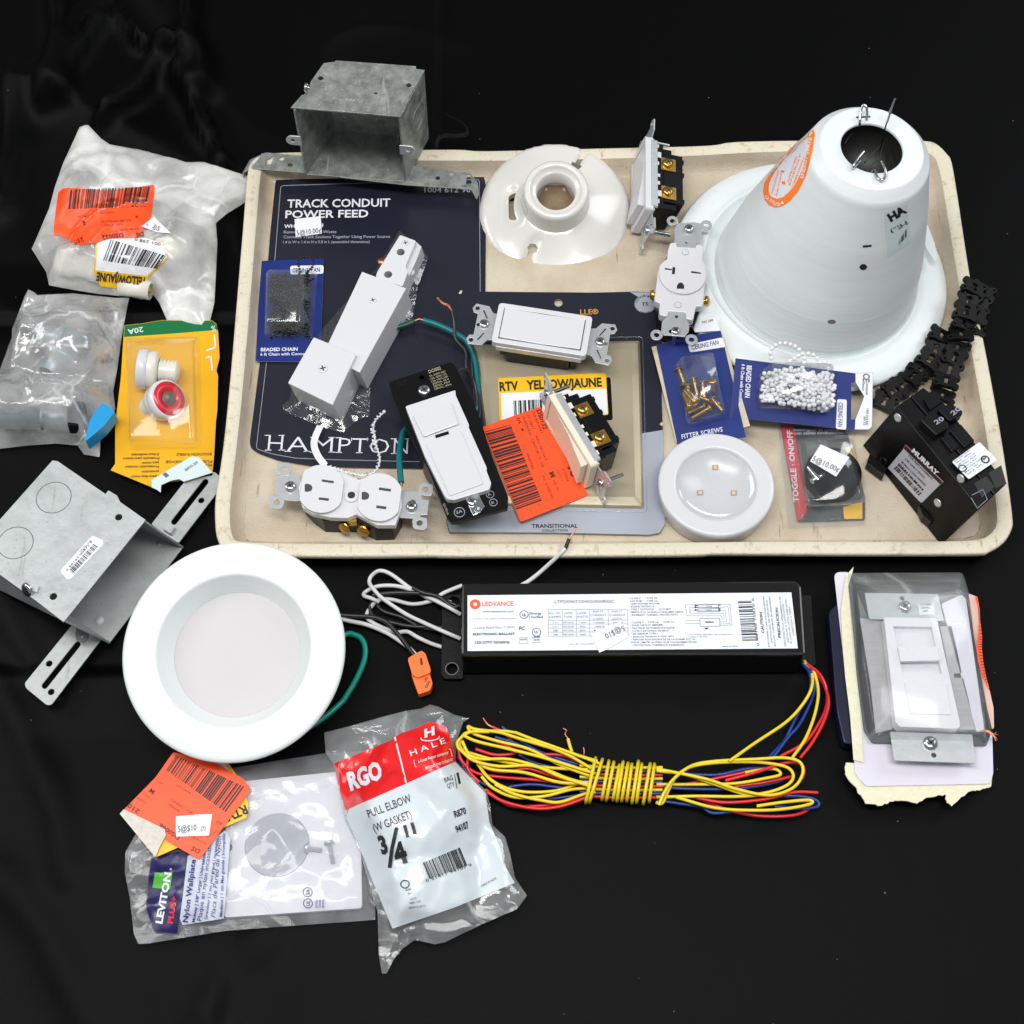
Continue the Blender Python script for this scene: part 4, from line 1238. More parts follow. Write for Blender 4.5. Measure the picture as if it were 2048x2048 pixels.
b.text('QCTD15', s, A2(1568, 1575), A2(1600, 1660), 4, m_pk, lift=.02)
cc = circ(H(zp+.02), A3(150, 1718), .35, 24); b.tube(cc+[cc[0]], .025, m_prg, 5, 1, cap=False)
b.text('SA', s, A3(128, 1732), A3(176, 1718), 6, m_prg, lift=.02)
for cx, cy in ((387, 1580), (412, 1642)):
    cc = circ(H(zp+.02), A3(cx, cy), .26, 20); b.tube(cc+[cc[0]], .02, m_prg, 5, 1, cap=False)
    b.text('R', s, A3(cx-10, cy+12), A3(cx+12, cy+4), 4.5, m_prg, lift=.02)
t.part('back_plate', b, bev=.05)
b = B(); PB = [A2(1230, 740), A2(1650, 600), A3(260, 960), A3(470, 1560), A3(120, 1700), A2(1420, 1250)]
b.prism(H(zp-.36), PB, 2.3, m_black); t.part('back_body', b, bev=.08)
b = B()
FW = [A2(1278, 820), A2(1665, 694), A3(122, 812), A3(225, 1040), A3(222, 1060), A3(362, 1372), A3(360, 1395), A3(396, 1490), A3(380, 1542), A3(110, 1622), A3(60, 1618), A3(35, 1590), A2(1430, 1210)]
b.prism(H(zp+.55), rc(FW, 2, 2), .53, m_white_g)
t.part('white_face', b, bev=.05)
b = B(); b.prism(H(zp+.72), rc(A2("1338,890 1628,785 1690,955 1420,1055"), 3), .16, m_white_g); t.part('sensor_lens', b, bev=.08)
b = B(); b.prism(H(zp+.64), rc([A2(1440, 1105), A2(1708, 1010), A2(1880, 1418), A2(1622, 1512)], 3), .08, m_white_g); t.part('paddle', b, bev=.03)
b = B(); b.prism(H(zp+.6), A2("1506,1045 1610,1012 1616,1034 1514,1066"), .05, m_black); t.part('indicator_slot', b)
b = B(); b.screw(P(*A2(1423, 702), zp), (0, 0, 1), .42, m_chrome, m_slot, .22); t.part('mounting_screw', b)
b = B(); b.prism(H(zp+.12), A3("198,1615 292,1568 346,1672 310,1720 255,1742"), .12, m_chrome)
b.screw(P(*A3(245, 1640), zp+.14), (0, 0, 1), .3, m_chrome, m_slot, .2)
b.lathe(P(*A3(293, 1700), zp+.14), (0, 0, 1), [(.26, 0), (.26, .1), (.12, .1), (.12, 0)], m_chrome, 16)
t.part('bottom_bracket', b, bev=.02)
m_green = M('green_wire', c(0, 108, 112), .35)
m_wblk = M('black_wire', (.015, .015, .017, 1), .35)
b = B(); b.tube([P(*A2(x_, y_), zz) for x_, y_, zz in ((1415, 158, 1.6), (1520, 190, 1.6), (1660, 255, 1.5), (1760, 330, 1.4), (1815, 460, 1.2), (1835, 600, 1.1), (1832, 760, 1.1), (1790, 900, 1.1), (1560, 960, .95), (1300, 990, 1.3), (1245, 1100, 2.2), (1232, 1250, 2.8), (1245, 1412, 3.0))], .22, m_green, 10)
b.tube([P(*A2(1245, 1412), 3.0), P(*A2(1255, 1440), 3.0)], .09, m_copper, 6, 1)
t.part('green_wire', b)
b = B(); b.tube([P(*A2(x_, y_), 1.6) for x_, y_ in ((1350, 162), (1385, 148), (1418, 158))], .09, m_copper, 6); t.part('bare_end', b)
for pts_ in (((1635, 85, 2.6), (1655, 180, 2.2), (1665, 300, 1.9), (1745, 400, 1.7), (1750, 520, 1.5), (1800, 640, 1.3), (1845, 760, 1.2), (1835, 950, 1.2), (1700, 1050, 1.1)), ((1680, 545, 3.0), (1740, 535, 2.6), (1775, 580, 2.0), (1820, 680, 1.5), (1815, 850, 1.2), (1700, 900, 1.0))):
    b = B(); b.tube([P(*A2(x_, y_), zz) for x_, y_, zz in pts_], .12, m_wblk, 8); t.part('black_wire', b)
b = B()
R = random.Random(9)
for i in range(7):
    b.tube([P(*Z2(x_+R.uniform(-6, 6), y_+R.uniform(-5, 5)), 2.7) for x_, y_ in ((1568, 1865), (1540, 1832), (1500, 1815), (1465, 1780))], .035, m_copper, 5, 4)
t.part('copper_strands', b)

# ================================================================== track feed fixture
zt = 3.9
t = Thing('track_power_feed', 'white square track feed lying diagonally on the navy card', 'track feed', P(*A2(750, 500), .6))
lean = P(*A2(790, 950), .65)-P(*A2(715, 812), zt)     # how the sides fall away
lean = V((lean.x, lean.y, .62-zt))
m_met = M('white_enamel', c(216, 218, 222, .9), .3, coat=.2)
b = B(); b.prism(H(zt), [tuple(P(*A2(x_, y_), zt)) for x_, y_ in ((568, 285), (900, 418), (715, 812), (368, 640))], 0, m_met, vec=lean)
t.part('end_cover', b, bev=.07)
z2 = zt-.35
b = B(); b.prism(None, [tuple(P(*p, z2)) for p in (Z2(945, 1597), Z2(1250, 1712), A2(925, 560), A2(640, 420))], 0, m_met, vec=lean*((z2-.62)/(zt-.62)))
t.part('feed_body', b, bev=.05)
z3 = z2-.2
b = B(); b.prism(None, [tuple(P(*p, z3)) for p in rc([Z2(1208, 1345), Z2(1318, 1386), Z2(1245, 1560), Z2(1262, 1600), Z2(1225, 1700), Z2(1040, 1640), Z2(1050, 1600)], 3)], 0, m_met, vec=lean*.6, holes=[[tuple(p) for p in circ(H(z3), Z2(1212, 1463), .3, 16)], [tuple(p) for p in circ(H(z3), Z2(1125, 1617), .3, 16)]])
n_ = t.part('track_adapter', b, bev=.03)
b = B(); b.prism(None, [tuple(P(*p, z3-.5)) for p in (Z2(1318, 1390), Z2(1356, 1425), Z2(1320, 1520), Z2(1235, 1700), Z2(1215, 1690))], 0, m_met, vec=lean*.45); t.part('adapter_rail', b, bev=.04)
for p, z_, r_ in ((Z2(1245, 1402), z3, .28), (Z2(1020, 1797), z2, .27), (A2(640, 530), zt, .36)):
    b = B(); b.screw(P(*p, z_), (0, 0, 1), r_, m_met, m_slot, .07, rot=.3); t.part('cover_screw', b)
b = B(); b.lathe(P(*Z2(1082, 1525), z3-.6), (0, 0, 1), [(.32, -.05), (.32, .05), (.001, .06)], m_copper, 16); t.part('contact_blade', b)
b = B(); b.lathe(P(*Z2(1275, 1600), z3-.9), (0, 0, 1), [(.35, -.1), (.35, .1), (.001, .12)], m_met, 16); t.part('lock_tab', b)
m_wrap = film('thin_wrap', haze=.035, gloss=.16, rough=.1, bump=.5, bs=60, cre=.5, cs=40, edge=.35)
b = B()
poly = [A2(320, 812), A2(385, 765), A2(420, 560), A2(600, 260), Z2(1050, 1560), Z2(1200, 1310), Z2(1350, 1420), Z2(1400, 1500), Z2(1330, 1700), Z2(1290, 1932), A2(1220, 240), A2(1010, 520), A2(1000, 890), A2(900, 930), A2(800, 1020), A2(650, 985), A2(480, 915), A2(345, 860)]
w0 = [P(u, v, .8) for u, v in poly]; vs, fs, o_ = cdt([(p.x, p.y) for p in w0], .5)
W = []
for p in vs:
    e = edge_dist(p, o_); W.append(V((p[0], p[1], .72+.55*min(1, e/1.2)+.12*noise.noise(V((p[0]*1.2, p[1]*1.2, 3))))))
b.add(W, fs, m_wrap, True); t.part('plastic_wrap', b)
b = B(); b.tube([P(*A2(x_, y_), 1.2) for x_, y_ in ((1200, 215), (1270, 195), (1352, 165))], .2, M('dark_green_wire', c(10, 80, 66), .35), 8); t.part('green_lead', b)
# ================================================================== ceiling trim cone on the right
m_cone = M('white_baked_enamel', c(230, 236, 237, .94), .4, coat=.0, var=.1, vs=9, bump=.12, bs=90, stretch=(1, 1, 9), detail=5)
zc = 1.75
cc0 = P(1621, 541, zc)
ztop = zc+13.4
ct = P(1744, 296, ztop)
axis = (ct-cc0); HT = axis.length; axis.normalize()
print('cone axis', axis, 'height', HT)
ax = V((axis.x*.5, axis.y*.5, axis.z)).normalized()
t = Thing('ceiling_reflector', 'tall white metal cone shaped ceiling light reflector with a wide flange', 'light reflector', V((cc0.x, cc0.y, ZT)))
rim = 279/pxcm(1621, 541, zc)
topr = 107/pxcm(1744, 296, ztop)
print('rim r', rim, 'top r', topr)
def shear(b0, k):        # slide rings sideways so that the cap sits over the flange as it does in reality
    off = axis-ax*axis.dot(ax)
    for i in range(k, len(b0.v)):
        h = (b0.v[i]-cc0).dot(ax)
        b0.v[i] = b0.v[i]+off*max(0, h)+V((.42, 0, 0))*(1-max(0, min(1, h/HT)))
b = B()
flange = [(rim-.15, -.55), (rim, -.5), (rim+.02, -.38), (rim-.15, -.2), (rim-.9, .0), (rim-1.6, .12), (rim-2.05, .16), (rim-2.2, .3), (rim-2.32, .3), (rim-2.4, .12), (rim-2.75, -.25), (7.2, -.3), (5.5, -.32)]
b.lathe(cc0, ax, flange, m_cone, 96)
b.lathe(cc0, ax, [(rim-.16, -.55), (rim-.5, -.35), (rim-2.4, -.0)], m_cone, 96)
t.part('flange', b)
body = [(7.4, -.28), (7.35, .5), (7.15, 1.6), (6.85, 3.2), (6.4, 5.0), (5.85, 7.0), (5.3, 9.0), (4.65, 11.0), (4.1, 12.8), (topr, HT-.12)]
fine = []
for i in range(len(body)-1):
    (ra, ha), (rb, hb) = body[i], body[i+1]; n_ = max(2, int((hb-ha)/.09)) if ha < 8 else 6
    for k in range(n_):
        f = k/n_; h_ = ha+(hb-ha)*f; fine.append((ra+(rb-ra)*f+.005*math.sin(h_*16)*max(0, 1-h_/8), h_))
fine.append(body[-1])
b = B(); b.lathe(cc0, ax, fine, m_cone, 96); shear(b, 0)
cone_v, cone_f = list(b.v), list(b.f)
hh = 63/pxcm(1744, 296, ztop)
k0 = len(b.v)
b.lathe(cc0, ax, [(topr, HT-.12), (topr-.08, HT-.02), (topr-.2, HT), (hh+.05, HT), (hh, HT-.06), (hh, HT-.2)], m_cone, 96)
shear(b, k0)
t.part('cone', b)
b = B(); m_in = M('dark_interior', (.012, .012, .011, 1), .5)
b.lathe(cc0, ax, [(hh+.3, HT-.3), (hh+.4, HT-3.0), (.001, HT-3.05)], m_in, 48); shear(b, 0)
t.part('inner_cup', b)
CS = Surf(cone_v, cone_f, H(6))
capS = Plane(cc0+axis*(HT)+ax*.02, ax)
# orange round sticker
m_orp = M('orange_print', c(255, 130, 40, 1), .4)
b = B()
oc = (1437, 0)
ell = []
pE = Z4("855,272 862,300 845,420 800,590 745,700 690,765 640,800 590,812 545,795 515,760 503,705 512,640 555,560 620,475 700,395 780,325")
b.decal(CS, pE, m_paper, .03, 5)
inn = Z4("812,322 818,345 805,440 770,560 715,670 650,735 600,752 560,735 543,700 548,640 585,565 650,480 720,400")
b.decal(CS, pE, m_orp, .05, 5, hole=[inn])
b.strip(CS, Z4("735,390 680,440 650,490 638,560 645,640 668,735"), 6.5, m_orp, .06)
arc = Z4("520,735 548,775 590,790 640,775")
b.text('CA TITLE', CS, Z4(512, 742), Z4(590, 800), 6, m_paper, .07, bold=.02)
b.text('24', CS, Z4(600, 802), Z4(650, 785), 6, m_paper, .07, bold=.02)
b.text('ENERGY STATE', CS, Z4(782, 610), Z4(838, 330), 6, m_paper, .07, bold=.02)
for i, (x_, y_, x2, y2, st) in enumerate(((700, 700, 790, 470, 'COMMISSION'), (690, 660, 770, 440, 'ENERGY'), (680, 640, 740, 460, 'APPROVED'), (600, 735, 640, 560, 'AIR-TIGHT'), (570, 715, 615, 560, 'HOUSING'))):
    b.text(st, CS, Z4(x_, y_), Z4(x2, y2), 3.4, m_orp, .06)
t.part('round_sticker', b)
b = B()
m_clearlabel = M('clear_label', c(214, 226, 228), .25)
b.decal(CS, Z4("1340,850 1500,790 1520,1060 1365,1160"), m_clearlabel, .02, 6)
b.text('HA', CS, Z4(1385, 910), Z4(1500, 840), 15, m_ink, .05, bold=.06)
b.text('€ ** 2.8—8', CS, Z4(1392, 990), Z4(1505, 925), 8, m_ink, .05, bold=.02)
b.barcode(CS, Z4(1442, 1072), Z4(1500, 1005), Z4(1500, 950), Z4(1442, 1040), m_ink, 4, 14, .05)
t.part('clear_sticker', b)
b = B(); b.decal(CS, Z4("1193,1073 1253,1068 1253,1082 1193,1088"), m_dark, .03, 4); t.part('slot', b)
b = B(); b.decal(CS, [Z4(1196+26*math.cos(a), 1222+21*math.sin(a)) for a in [i*math.pi/8 for i in range(16)]], m_dark, .03, 4); t.part('knockout_hole', b)
m_smudge = M('smudge', c(120, 108, 118), .5)
b = B(); b.decal(CS, [Z4(978+30*math.cos(a), 1600+15*math.sin(a)) for a in [i*math.pi/6 for i in range(12)]], m_smudge, .015, 4)
t.part('scuff_mark', b)
# spring clips
def wire(name, pts, r=.09, mat=m_chrome):
    b = B(); b.tube(pts, r, mat, 8); t.part(name, b)
cp = lambda x_, y_, l: Plane(capS.o+ax*l, ax).at(*Z4(x_, y_))
wire('spring_clip', [cp(1170, 245, -.2), cp(1172, 215, .2), cp(1178, 150, .5), cp(1195, 105, .8), cp(1215, 115, .8), cp(1222, 160, .5), cp(1218, 205, .15)])
wire('spring_clip', [cp(1200, 425, .5), cp(1170, 460, .5), cp(1135, 510, .4), cp(1128, 538, .2), cp(1150, 520, .1), cp(1175, 490, .0)])
wire('spring_clip', [cp(1255, 560, -.1), cp(1275, 555, .1), cp(1290, 600, .2), cp(1325, 622, .3), cp(1350, 590, .4), cp(1345, 545, .5), cp(1320, 490, .5)])
b = B(); b.tube([cp(1310, 430, -1.5), cp(1345, 270, .3), cp(1375, 170, 1.2)], .05, m_blackm, 6)
t.part('tension_rod', b)
b = B(); b.tube([cp(1360, 225, .9), cp(1380, 160, 1.4)], .07, m_chrome, 8); b.tube([cp(1380, 160, 1.4), cp(1400, 100, 2.0), cp(1415, 60, 2.4)], .13, m_chrome, 8, r1=.08)
t.part('rod_tip', b)
for a_, c_ in (((1205, 500), (1330, 365)), ((1215, 560), (1300, 470)), ((1330, 365), (1290, 590)), ((1150, 250), (1065, 370))):
    b = B(); b.tube([cp(*a_, -1.2), cp(*c_, -1.2)], .06, M('dull_rod', (.03, .03, .03, 1), .4), 6, 1); t.part('inner_bracket', b)
b = B(); b.prism(capS, Z4("1145,183 1245,178 1245,190 1145,194"), .02, m_dark, lift=.02); t.part('slot', b)
# grey flap low on the right side
b = B(); b.prism(H(2.2), Z4("1578,925 1640,930 1690,1060 1708,1160 1690,1182 1640,1110 1600,1010"), .08, m_cone); t.part('side_flap', b, bev=.02)

# ================================================================== round puck light
pz = 2.35
pc = P(1433, 968, pz); pr_ = 116.5/pxcm(1433, 968, pz)
t = Thing('puck_light', 'round white puck light with three small yellow diodes', 'puck light', V((pc.x, pc.y, ZT)))
pc = V((pc.x, pc.y, 0))
b = B()
b.lathe(pc, (0, 0, 1), [(pr_*.93, ZT+.02), (pr_*.97, ZT+.25), (pr_*.985, 1.8), (pr_, pz-.1), (pr_*.985, pz), (pr_*.95, pz+.05), (pr_*.74, pz+.06), (pr_*.70, pz+.02), (pr_*.685, pz-.1), (pr_*.67, pz-.22), (.001, pz-.24)], m_white_g, 80)
t.part('housing', b)
for x_, y_ in ((545, 1293), (427, 1487), (686, 1490)):
    b = B(); b.prism(H(pz-.18), A4(f"{x_-25},{y_-18} {x_+22},{y_-20} {x_+24},{y_+18} {x_-23},{y_+20}"), .05, m_prg)
    b.prism(H(pz-.16), A4(f"{x_-15},{y_-13} {x_+12},{y_-14} {x_+14},{y_+12} {x_-13},{y_+13}"), .03, M('diode_yellow', c(250, 200, 110), .35))
    t.part('diode', b)
b = B()
b.lathe(pc, (0, 0, 1), [(pr_*.675, pz-.02), (pr_*.66, pz+.06), (pr_*.55, pz+.1), (.001, pz+.14)], film('clear_lens', haze=.05, gloss=.18, rough=.1, bump=.04, bs=20, cre=0, edge=.3), 64)
t.part('lens', b)

# ================================================================== circuit breaker
zt = 5.6
t = Thing('circuit_breaker', 'black two pole circuit breaker with white labels in the right corner of the tray', 'circuit breaker', P(*A5(1000, 1400), ZT))
TL = A5("688,905 880,770 1475,1460 1280,1640")
v0 = P(*A5(455, 1160), 1.0)-P(*A5(688, 905), zt)
v0 = V((v0.x*.98, v0.y*.98, -(zt-ZT-.05)))
b = B()
b.prism(None, [tuple(P(*p, zt)) for p in A5("688,905 785,838 1385,1545 1280,1640")], 0, m_black, vec=v0)
t.part('pole_housing', b, bev=.06)
b = B()
b.prism(None, [tuple(P(*p, zt)) for p in A5("793,832 882,768 1030,880 1478,1458 1392,1538")], 0, m_black, vec=v0)
t.part('pole_housing', b, bev=.06)
b = B(); b.prism(None, [tuple(P(*p, 1.4)) for p in A5("500,1240 620,1345 600,1400 480,1310")], .5, m_black, vec=V((0, 0, -.8))); t.part('mounting_foot', b, bev=.03)
b = B(); b.prism(None, [tuple(P(*p, 1.4)) for p in A5("850,1610 990,1690 935,1735 880,1690")], .5, m_black, vec=V((0, 0, -.8))); t.part('mounting_foot', b, bev=.03)
for q_, tp, tp2 in (("862,1000 950,935 1062,1020 1060,1060 975,1110", (978, 1030), (1026, 1000)), ("985,925 1078,880 1165,940 1160,965 1070,1010", (1098, 965), (1146, 925))):
    b = B(); zz = zt+.75
    b.prism(H(zz), rc([(u, v) for u, v in A5(q_)], 3), .7, m_black)
    b.text('20', H(zz), A5(tp[0]-2, tp[1]+6), A5(tp2[0]+10, tp2[1]-2), 9, m_prg, lift=.02, bold=.02)
    t.part('toggle_handle', b, bev=.05)
for q_ in ("885,850 960,800 1020,870 930,930", "1010,1130 1060,1095 1140,1190 1090,1230", "1075,1080 1150,1030 1250,1150 1180,1200"):
    b = B(); b.prism(H(zt+.22), A5(q_), .2, m_black); t.part('raised_panel', b, bev=.03)
b = B(); sl = H(zt+.3)
b.prism(sl, rc(A5("1088,1300 1285,1158 1410,1288 1208,1425"), 3), .06, m_label)
for i in range(8):
    f = i/8; p0 = A5(1105+f*105, 1302+f*108); L_ = .8 if i in (0, 3) else .62+.1*((i*7) % 3)
    b.text(('Circuit Breaker Type MH-T', '120/240V~ 10000A IR', '60/75C Cu-Al', 'LISTED 7E33', 'Tighten 36 lb-in', 'SWD HACR Type', 'Made in USA', 'XKZ 440')[i], sl, p0, (p0[0]+38*L_*1.1, p0[1]-27*L_*1.1), 2.6, m_ink_g, .02)
cc = circ(sl, A5(1162, 1348), .25, 16); b.tube([p+V((0, 0, .03)) for p in cc+[cc[0]]], .03, m_ink, 4, 1, cap=False)
cc = circ(sl, A5(1325, 1285), .25, 16); b.tube([p+V((0, 0, .03)) for p in cc+[cc[0]]], .05, m_ink, 4, 1, cap=False)
b.text('SP', sl, A5(1312, 1290), A5(1338, 1278), 4, m_ink, .03, bold=.04)
t.part('rating_label', b, label='white rating label on the front')
sp = plane3(P(*A5(688, 905), zt), P(*A5(1280, 1640), zt), P(*A5(688, 905), zt)+v0)
m_silver = M('silver_label', c(196, 196, 204), .35, metal=.2)
b = B()
b.prism(sp, A5("737,1213 755,1180 1025,1447 990,1475 875,1592 860,1590 628,1345"), .04, m_silver, lift=.05)
b.poly(sp, A5("757,1180 1024,1447 1002,1462 742,1206"), m_ink, lift=.065)
b.text('MURRAY', sp, A5(796, 1226), A5(985, 1408), 8, m_prw, .085, bold=.04, shear=.2)
b.strip(sp, [A5(755, 1182), A5(1024, 1448)], 1, m_red, .08)
for i, (st, L_) in enumerate((('FOR REPLACEMENT', 1), ('USE ONLY WITH', .8), ('MURRAY LOADCENTERS', 1), ('BREAKER TYPE MH-T', .9))):
    f0 = A5(775-i*26, 1262+i*22)
    b.text(st, sp, f0, (f0[0]+48*L_, f0[1]+48*L_), 3.6, m_ink, .07)
b.barcode(sp, A5(672, 1350), A5(850, 1545), A5(872, 1528), A5(694, 1332), m_ink, 12, 44, .07)
b.barcode(sp, A5(700, 1320), A5(880, 1515), A5(890, 1505), A5(712, 1310), m_ink, 15, 34, .07)
t.part('side_label', b, label='silver label on the side')
for x_, y_ in ((700, 985), (1150, 1420), (985, 1595), (598, 1297)):
    b = B(); q_ = sp.at(*A5(x_, y_), .02); b.lathe(q_, sp.n, [(.32, 0), (.3, .06), (.2, .07), (.001, .03)], m_zinc if y_ != 1297 else m_black, 16); t.part('rivet', b)
for q_ in ("1245,1455 1330,1405 1395,1480 1300,1560", "1350,1380 1440,1325 1478,1460 1400,1490"):
    b = B(); b.poly(H(zt+.02), A5(q_), m_dark, lift=0.01); t.part('terminal_recess', b)
b = B(); b.tube([P(*p, zt+.05) for p in A5("1230,1540 1310,1500 1340,1570 1268,1635 1225,1560")], .03, m_prg, 5, 1); t.part('terminal_edge', b)

# ================================================================== black plastic link belt
m_link = M('black_link', (.003, .003, .003, 1), .5, spec=.2, bump=.2, bs=900)
def link_mesh(s_=1.0):
    b = B()
    out = []
    key = [(-.9, 0, .42), (.9, 0, .42)]
    # dog-bone plate with four round lobes and a keyhole slot
    for cx, cy, a0 in ((1.0, .62, -40), (-1.0, .62, 80), (-1.0, -.62, 140), (1.0, -.62, 260)):
        for k in range(8):
            a = math.radians(a0+k*180/7) if False else math.radians(math.degrees(math.atan2(cy, cx))-110+k*220/7)
            out.append((cx+.4*math.cos(a), cy+.4*math.sin(a)))
    out = [(x*s_, y*s_) for x, y in out]
    C8 = lambda x, y, r: [((x+r*math.cos(a))*s_, (y+r*math.sin(a))*s_) for a in [i*math.pi/5 for i in range(10)]]
    slot = [(x*s_*1.5, y*s_) for x, y in ((-.12, -.5), (.12, -.5), (.22, -.35), (.12, -.15), (.12, .2), (.25, .4), (.0, .6), (-.25, .4), (-.12, .2), (-.12, -.15), (-.22, -.35))]
    b.prism(None, [(x, y, .2) for x, y in out], 0, m_link, vec=V((0, 0, -.32)), holes=[[(x, y, .2) for x, y in C8(1.0, .62, .14)], [(x, y, .2) for x, y in C8(-1.0, -.62, .14)], [(x, y, .2) for x, y in slot]])
    return b
t = Thing('link_belt', 'black plastic link belt snaking between the cone flange and the breaker', 'link belt', P(*A5(1000, 600), ZT))
me = None
strands = [[(1240, 60, 2.6), (1195, 190, 2.4), (1165, 330, 2.3), (1130, 470, 2.0), (1085, 600, 1.9), (1045, 715, 1.7), (1015, 835, 1.5), (990, 900, 1.4)],
           [(1010, 400, 1.5), (940, 560, 1.3), (860, 650, 1.2), (760, 740, 1.2), (640, 830, 1.1), (590, 900, 1.0)],
           [(1310, 80, 2.2), (1255, 240, 2.0), (1235, 360, 1.8)]]
k = 0
b0 = link_mesh(.68)
me0 = _mesh('link', B(), V((0, 0, 0)))
bpy.data.meshes.remove(me0)
me0 = None
for si, st in enumerate(strands):
    pts = spline([P(*A5(x_, y_), z_) for x_, y_, z_ in st], 12)
    acc = 0; last = pts[0]; n_ = 0
    for i in range(1, len(pts)):
        acc += (pts[i]-pts[i-1]).length
        if acc >= .92 or i == 1:
            acc = 0; n_ += 1
            d_ = (pts[min(i+2, len(pts)-1)]-pts[max(i-2, 0)]).normalized()
            m4 = frame(pts[i]+V((0, 0, .2*(n_ % 2))), V((0, 0, 1)).cross(d_), V((.3*math.sin(n_*2.1), .3*math.cos(n_*1.3), 1)))
            if me0 is None:
                me0 = bpy.data.meshes.new('link'); me0.from_pydata([p*K for p in b0.v], [], b0.f); me0.materials.append(m_link); me0.update()
            o = bpy.data.objects.new('link', me0); COL.objects.link(o); o.parent = t.root
            m4.translation = (m4.translation-t.loc)*K
            o.matrix_local = m4
            _mod(o, .09, 0)
# ================================================================== steel box lying on the cloth, left
z0 = .25; zt = 5.9
t = Thing('electrical_box', 'grey steel electrical box with slotted bars and a barcode sticker lying on the cloth', 'electrical box', P(*C1(500, 900), 0), 'steel electrical boxes')
top = C1("405,3 445,8 815,262 838,234 905,275 930,325 1125,462 490,1252 275,1085 -232,719")
b = B(); HZ = H(zt)
b.prism(HZ, top, .13, m_steel_l, holes=[circ(HZ, C1(917, 441), .24, 14), circ(HZ, C1(412, 1054), .24, 14)])
Bp, Cp, Dp, Ap = [P(*p, zt-.135) for p in C1("1120,465 490,1247 -225,719 408,12")]
bB, bC = P(*C1(1418, 668), z0), P(*C1(842, 1418), z0)
bA = V((Ap.x, Ap.y, z0)); bD = V((Dp.x, Dp.y, z0))
def wall(b, q, inward, mat=m_steel_l): slab(b, q, inward, mat)
cen = (Bp+Cp+Dp+Ap)/4
wall(b, [Bp, bB, bA, Ap], (Cp-Bp).normalized()*.13)
wall(b, [Cp, Dp, bD, bC], (Bp-Cp).normalized()*.13)
wall(b, [Ap, bA, bD, Dp], (Bp-Ap).normalized()*.13)
wall(b, [bB, bC, bD, bA], V((0, 0, -.1)))
for cx, cy in ((415, 290), (120, 640)):
    cc = circ(HZ, C1(cx, cy), 1.13, 40); b.tube(cc+[cc[0]], .03, m_steel_d, 6, 1, cap=False)
t.part('box_shell', b, bev=.02)
b = B(); b.prism(HZ, rc(C1("715,583 795,620 798,650 545,918 520,922 470,870 474,845"), 2), .02, m_paper, lift=.02)
b.barcode(HZ, C1(533, 850), C1(725, 645), C1(760, 668), C1(565, 880), m_ink, 21, 60, .03)
b.text('0 50169 00872 5', HZ, C1(520, 860), C1(715, 632), 4, m_ink, .03)
b.text('RACO 235', HZ, C1(620, 712), C1(708, 622), 3, m_ink_g, .03)
t.part('barcode_sticker', b)
zbar = .5; HB = H(zbar)
def slotpoly(p0, p1, w_, nn=6):
    a, c_ = V(p0), V(p1); d = (c_-a).normalized(); n_ = V((-d.y, d.x)); out = []
    for k in range(nn+1):
        an = math.pi*(.5+k/nn); out.append(tuple(a+d*(w_*math.cos(an))+n_*(w_*math.sin(an))))
    for k in range(nn+1):
        an = math.pi*(-.5+k/nn); out.append(tuple(c_+d*(w_*math.cos(an))+n_*(w_*math.sin(an))))
    return out
b = B(); b.prism(HB, rc([*C1("1170,495 1440,150 1600,85 1660,95 1712,135 1705,215 1380,640 1250,560")], 3), .12, m_steel_l, holes=[slotpoly(C1(1345, 478), C1(1588, 168), 6), circ(HB, C1(1555, 312), .22, 14)])
t.part('mounting_bar', b, bev=.015)
b = B(); b.prism(HB, rc(C1("560,1270 190,1725 200,1762 362,1895 398,1890 785,1382 640,1300"), 4), .12, m_steel_l, holes=[slotpoly(C1(600, 1425), C1(345, 1745), 6), circ(HB, C1(380, 1573), .22, 14), circ(HB, C1(395, 1792), .22, 14)])
t.part('mounting_bar', b, bev=.015)
b = B(); b.prism(H(1.0), rc(C1("1290,478 1352,512 1320,568 1258,530"), 2), .5, m_steel_l); t.part('bar_clip', b)
b = B(); q_ = H(1.4); b.prism(q_, rc(C1("590,1290 690,1330 680,1385 635,1408 588,1395 580,1350"), 4), .1, m_steel_d, holes=[circ(q_, C1(632, 1365), .12, 10)]); t.part('screw_ear', b)
b = B(); b.lathe(P(*C1(767, 1240), z0), (0, 0, 1), [(.3, 0), (.3, .03), (.001, .04)], m_white, 20); t.part('hole_bright_disc', b)  # white disc stands in for the brightness seen through a hole
b = B(); b.lathe(P(*C1(1225, 650), z0), (0, 0, 1), [(.2, 0), (.2, .03), (.001, .04)], m_steel_l, 16); t.part('rivet', b)
b = B(); d_ = (P(*C1(160, 985), zt)-P(*C1(290, 975), zt)).normalized()
b.screw(P(*C1(215, 1000), zt+.1), V((-.55, -.6, .45)), .48, m_chrome, m_slot, .22, shaft=.9); b.prism(H(zt+.25), C1("215,950 270,950 300,975 285,1020 235,1010"), .3, m_zinc)
t.part('clamp_screw', b)

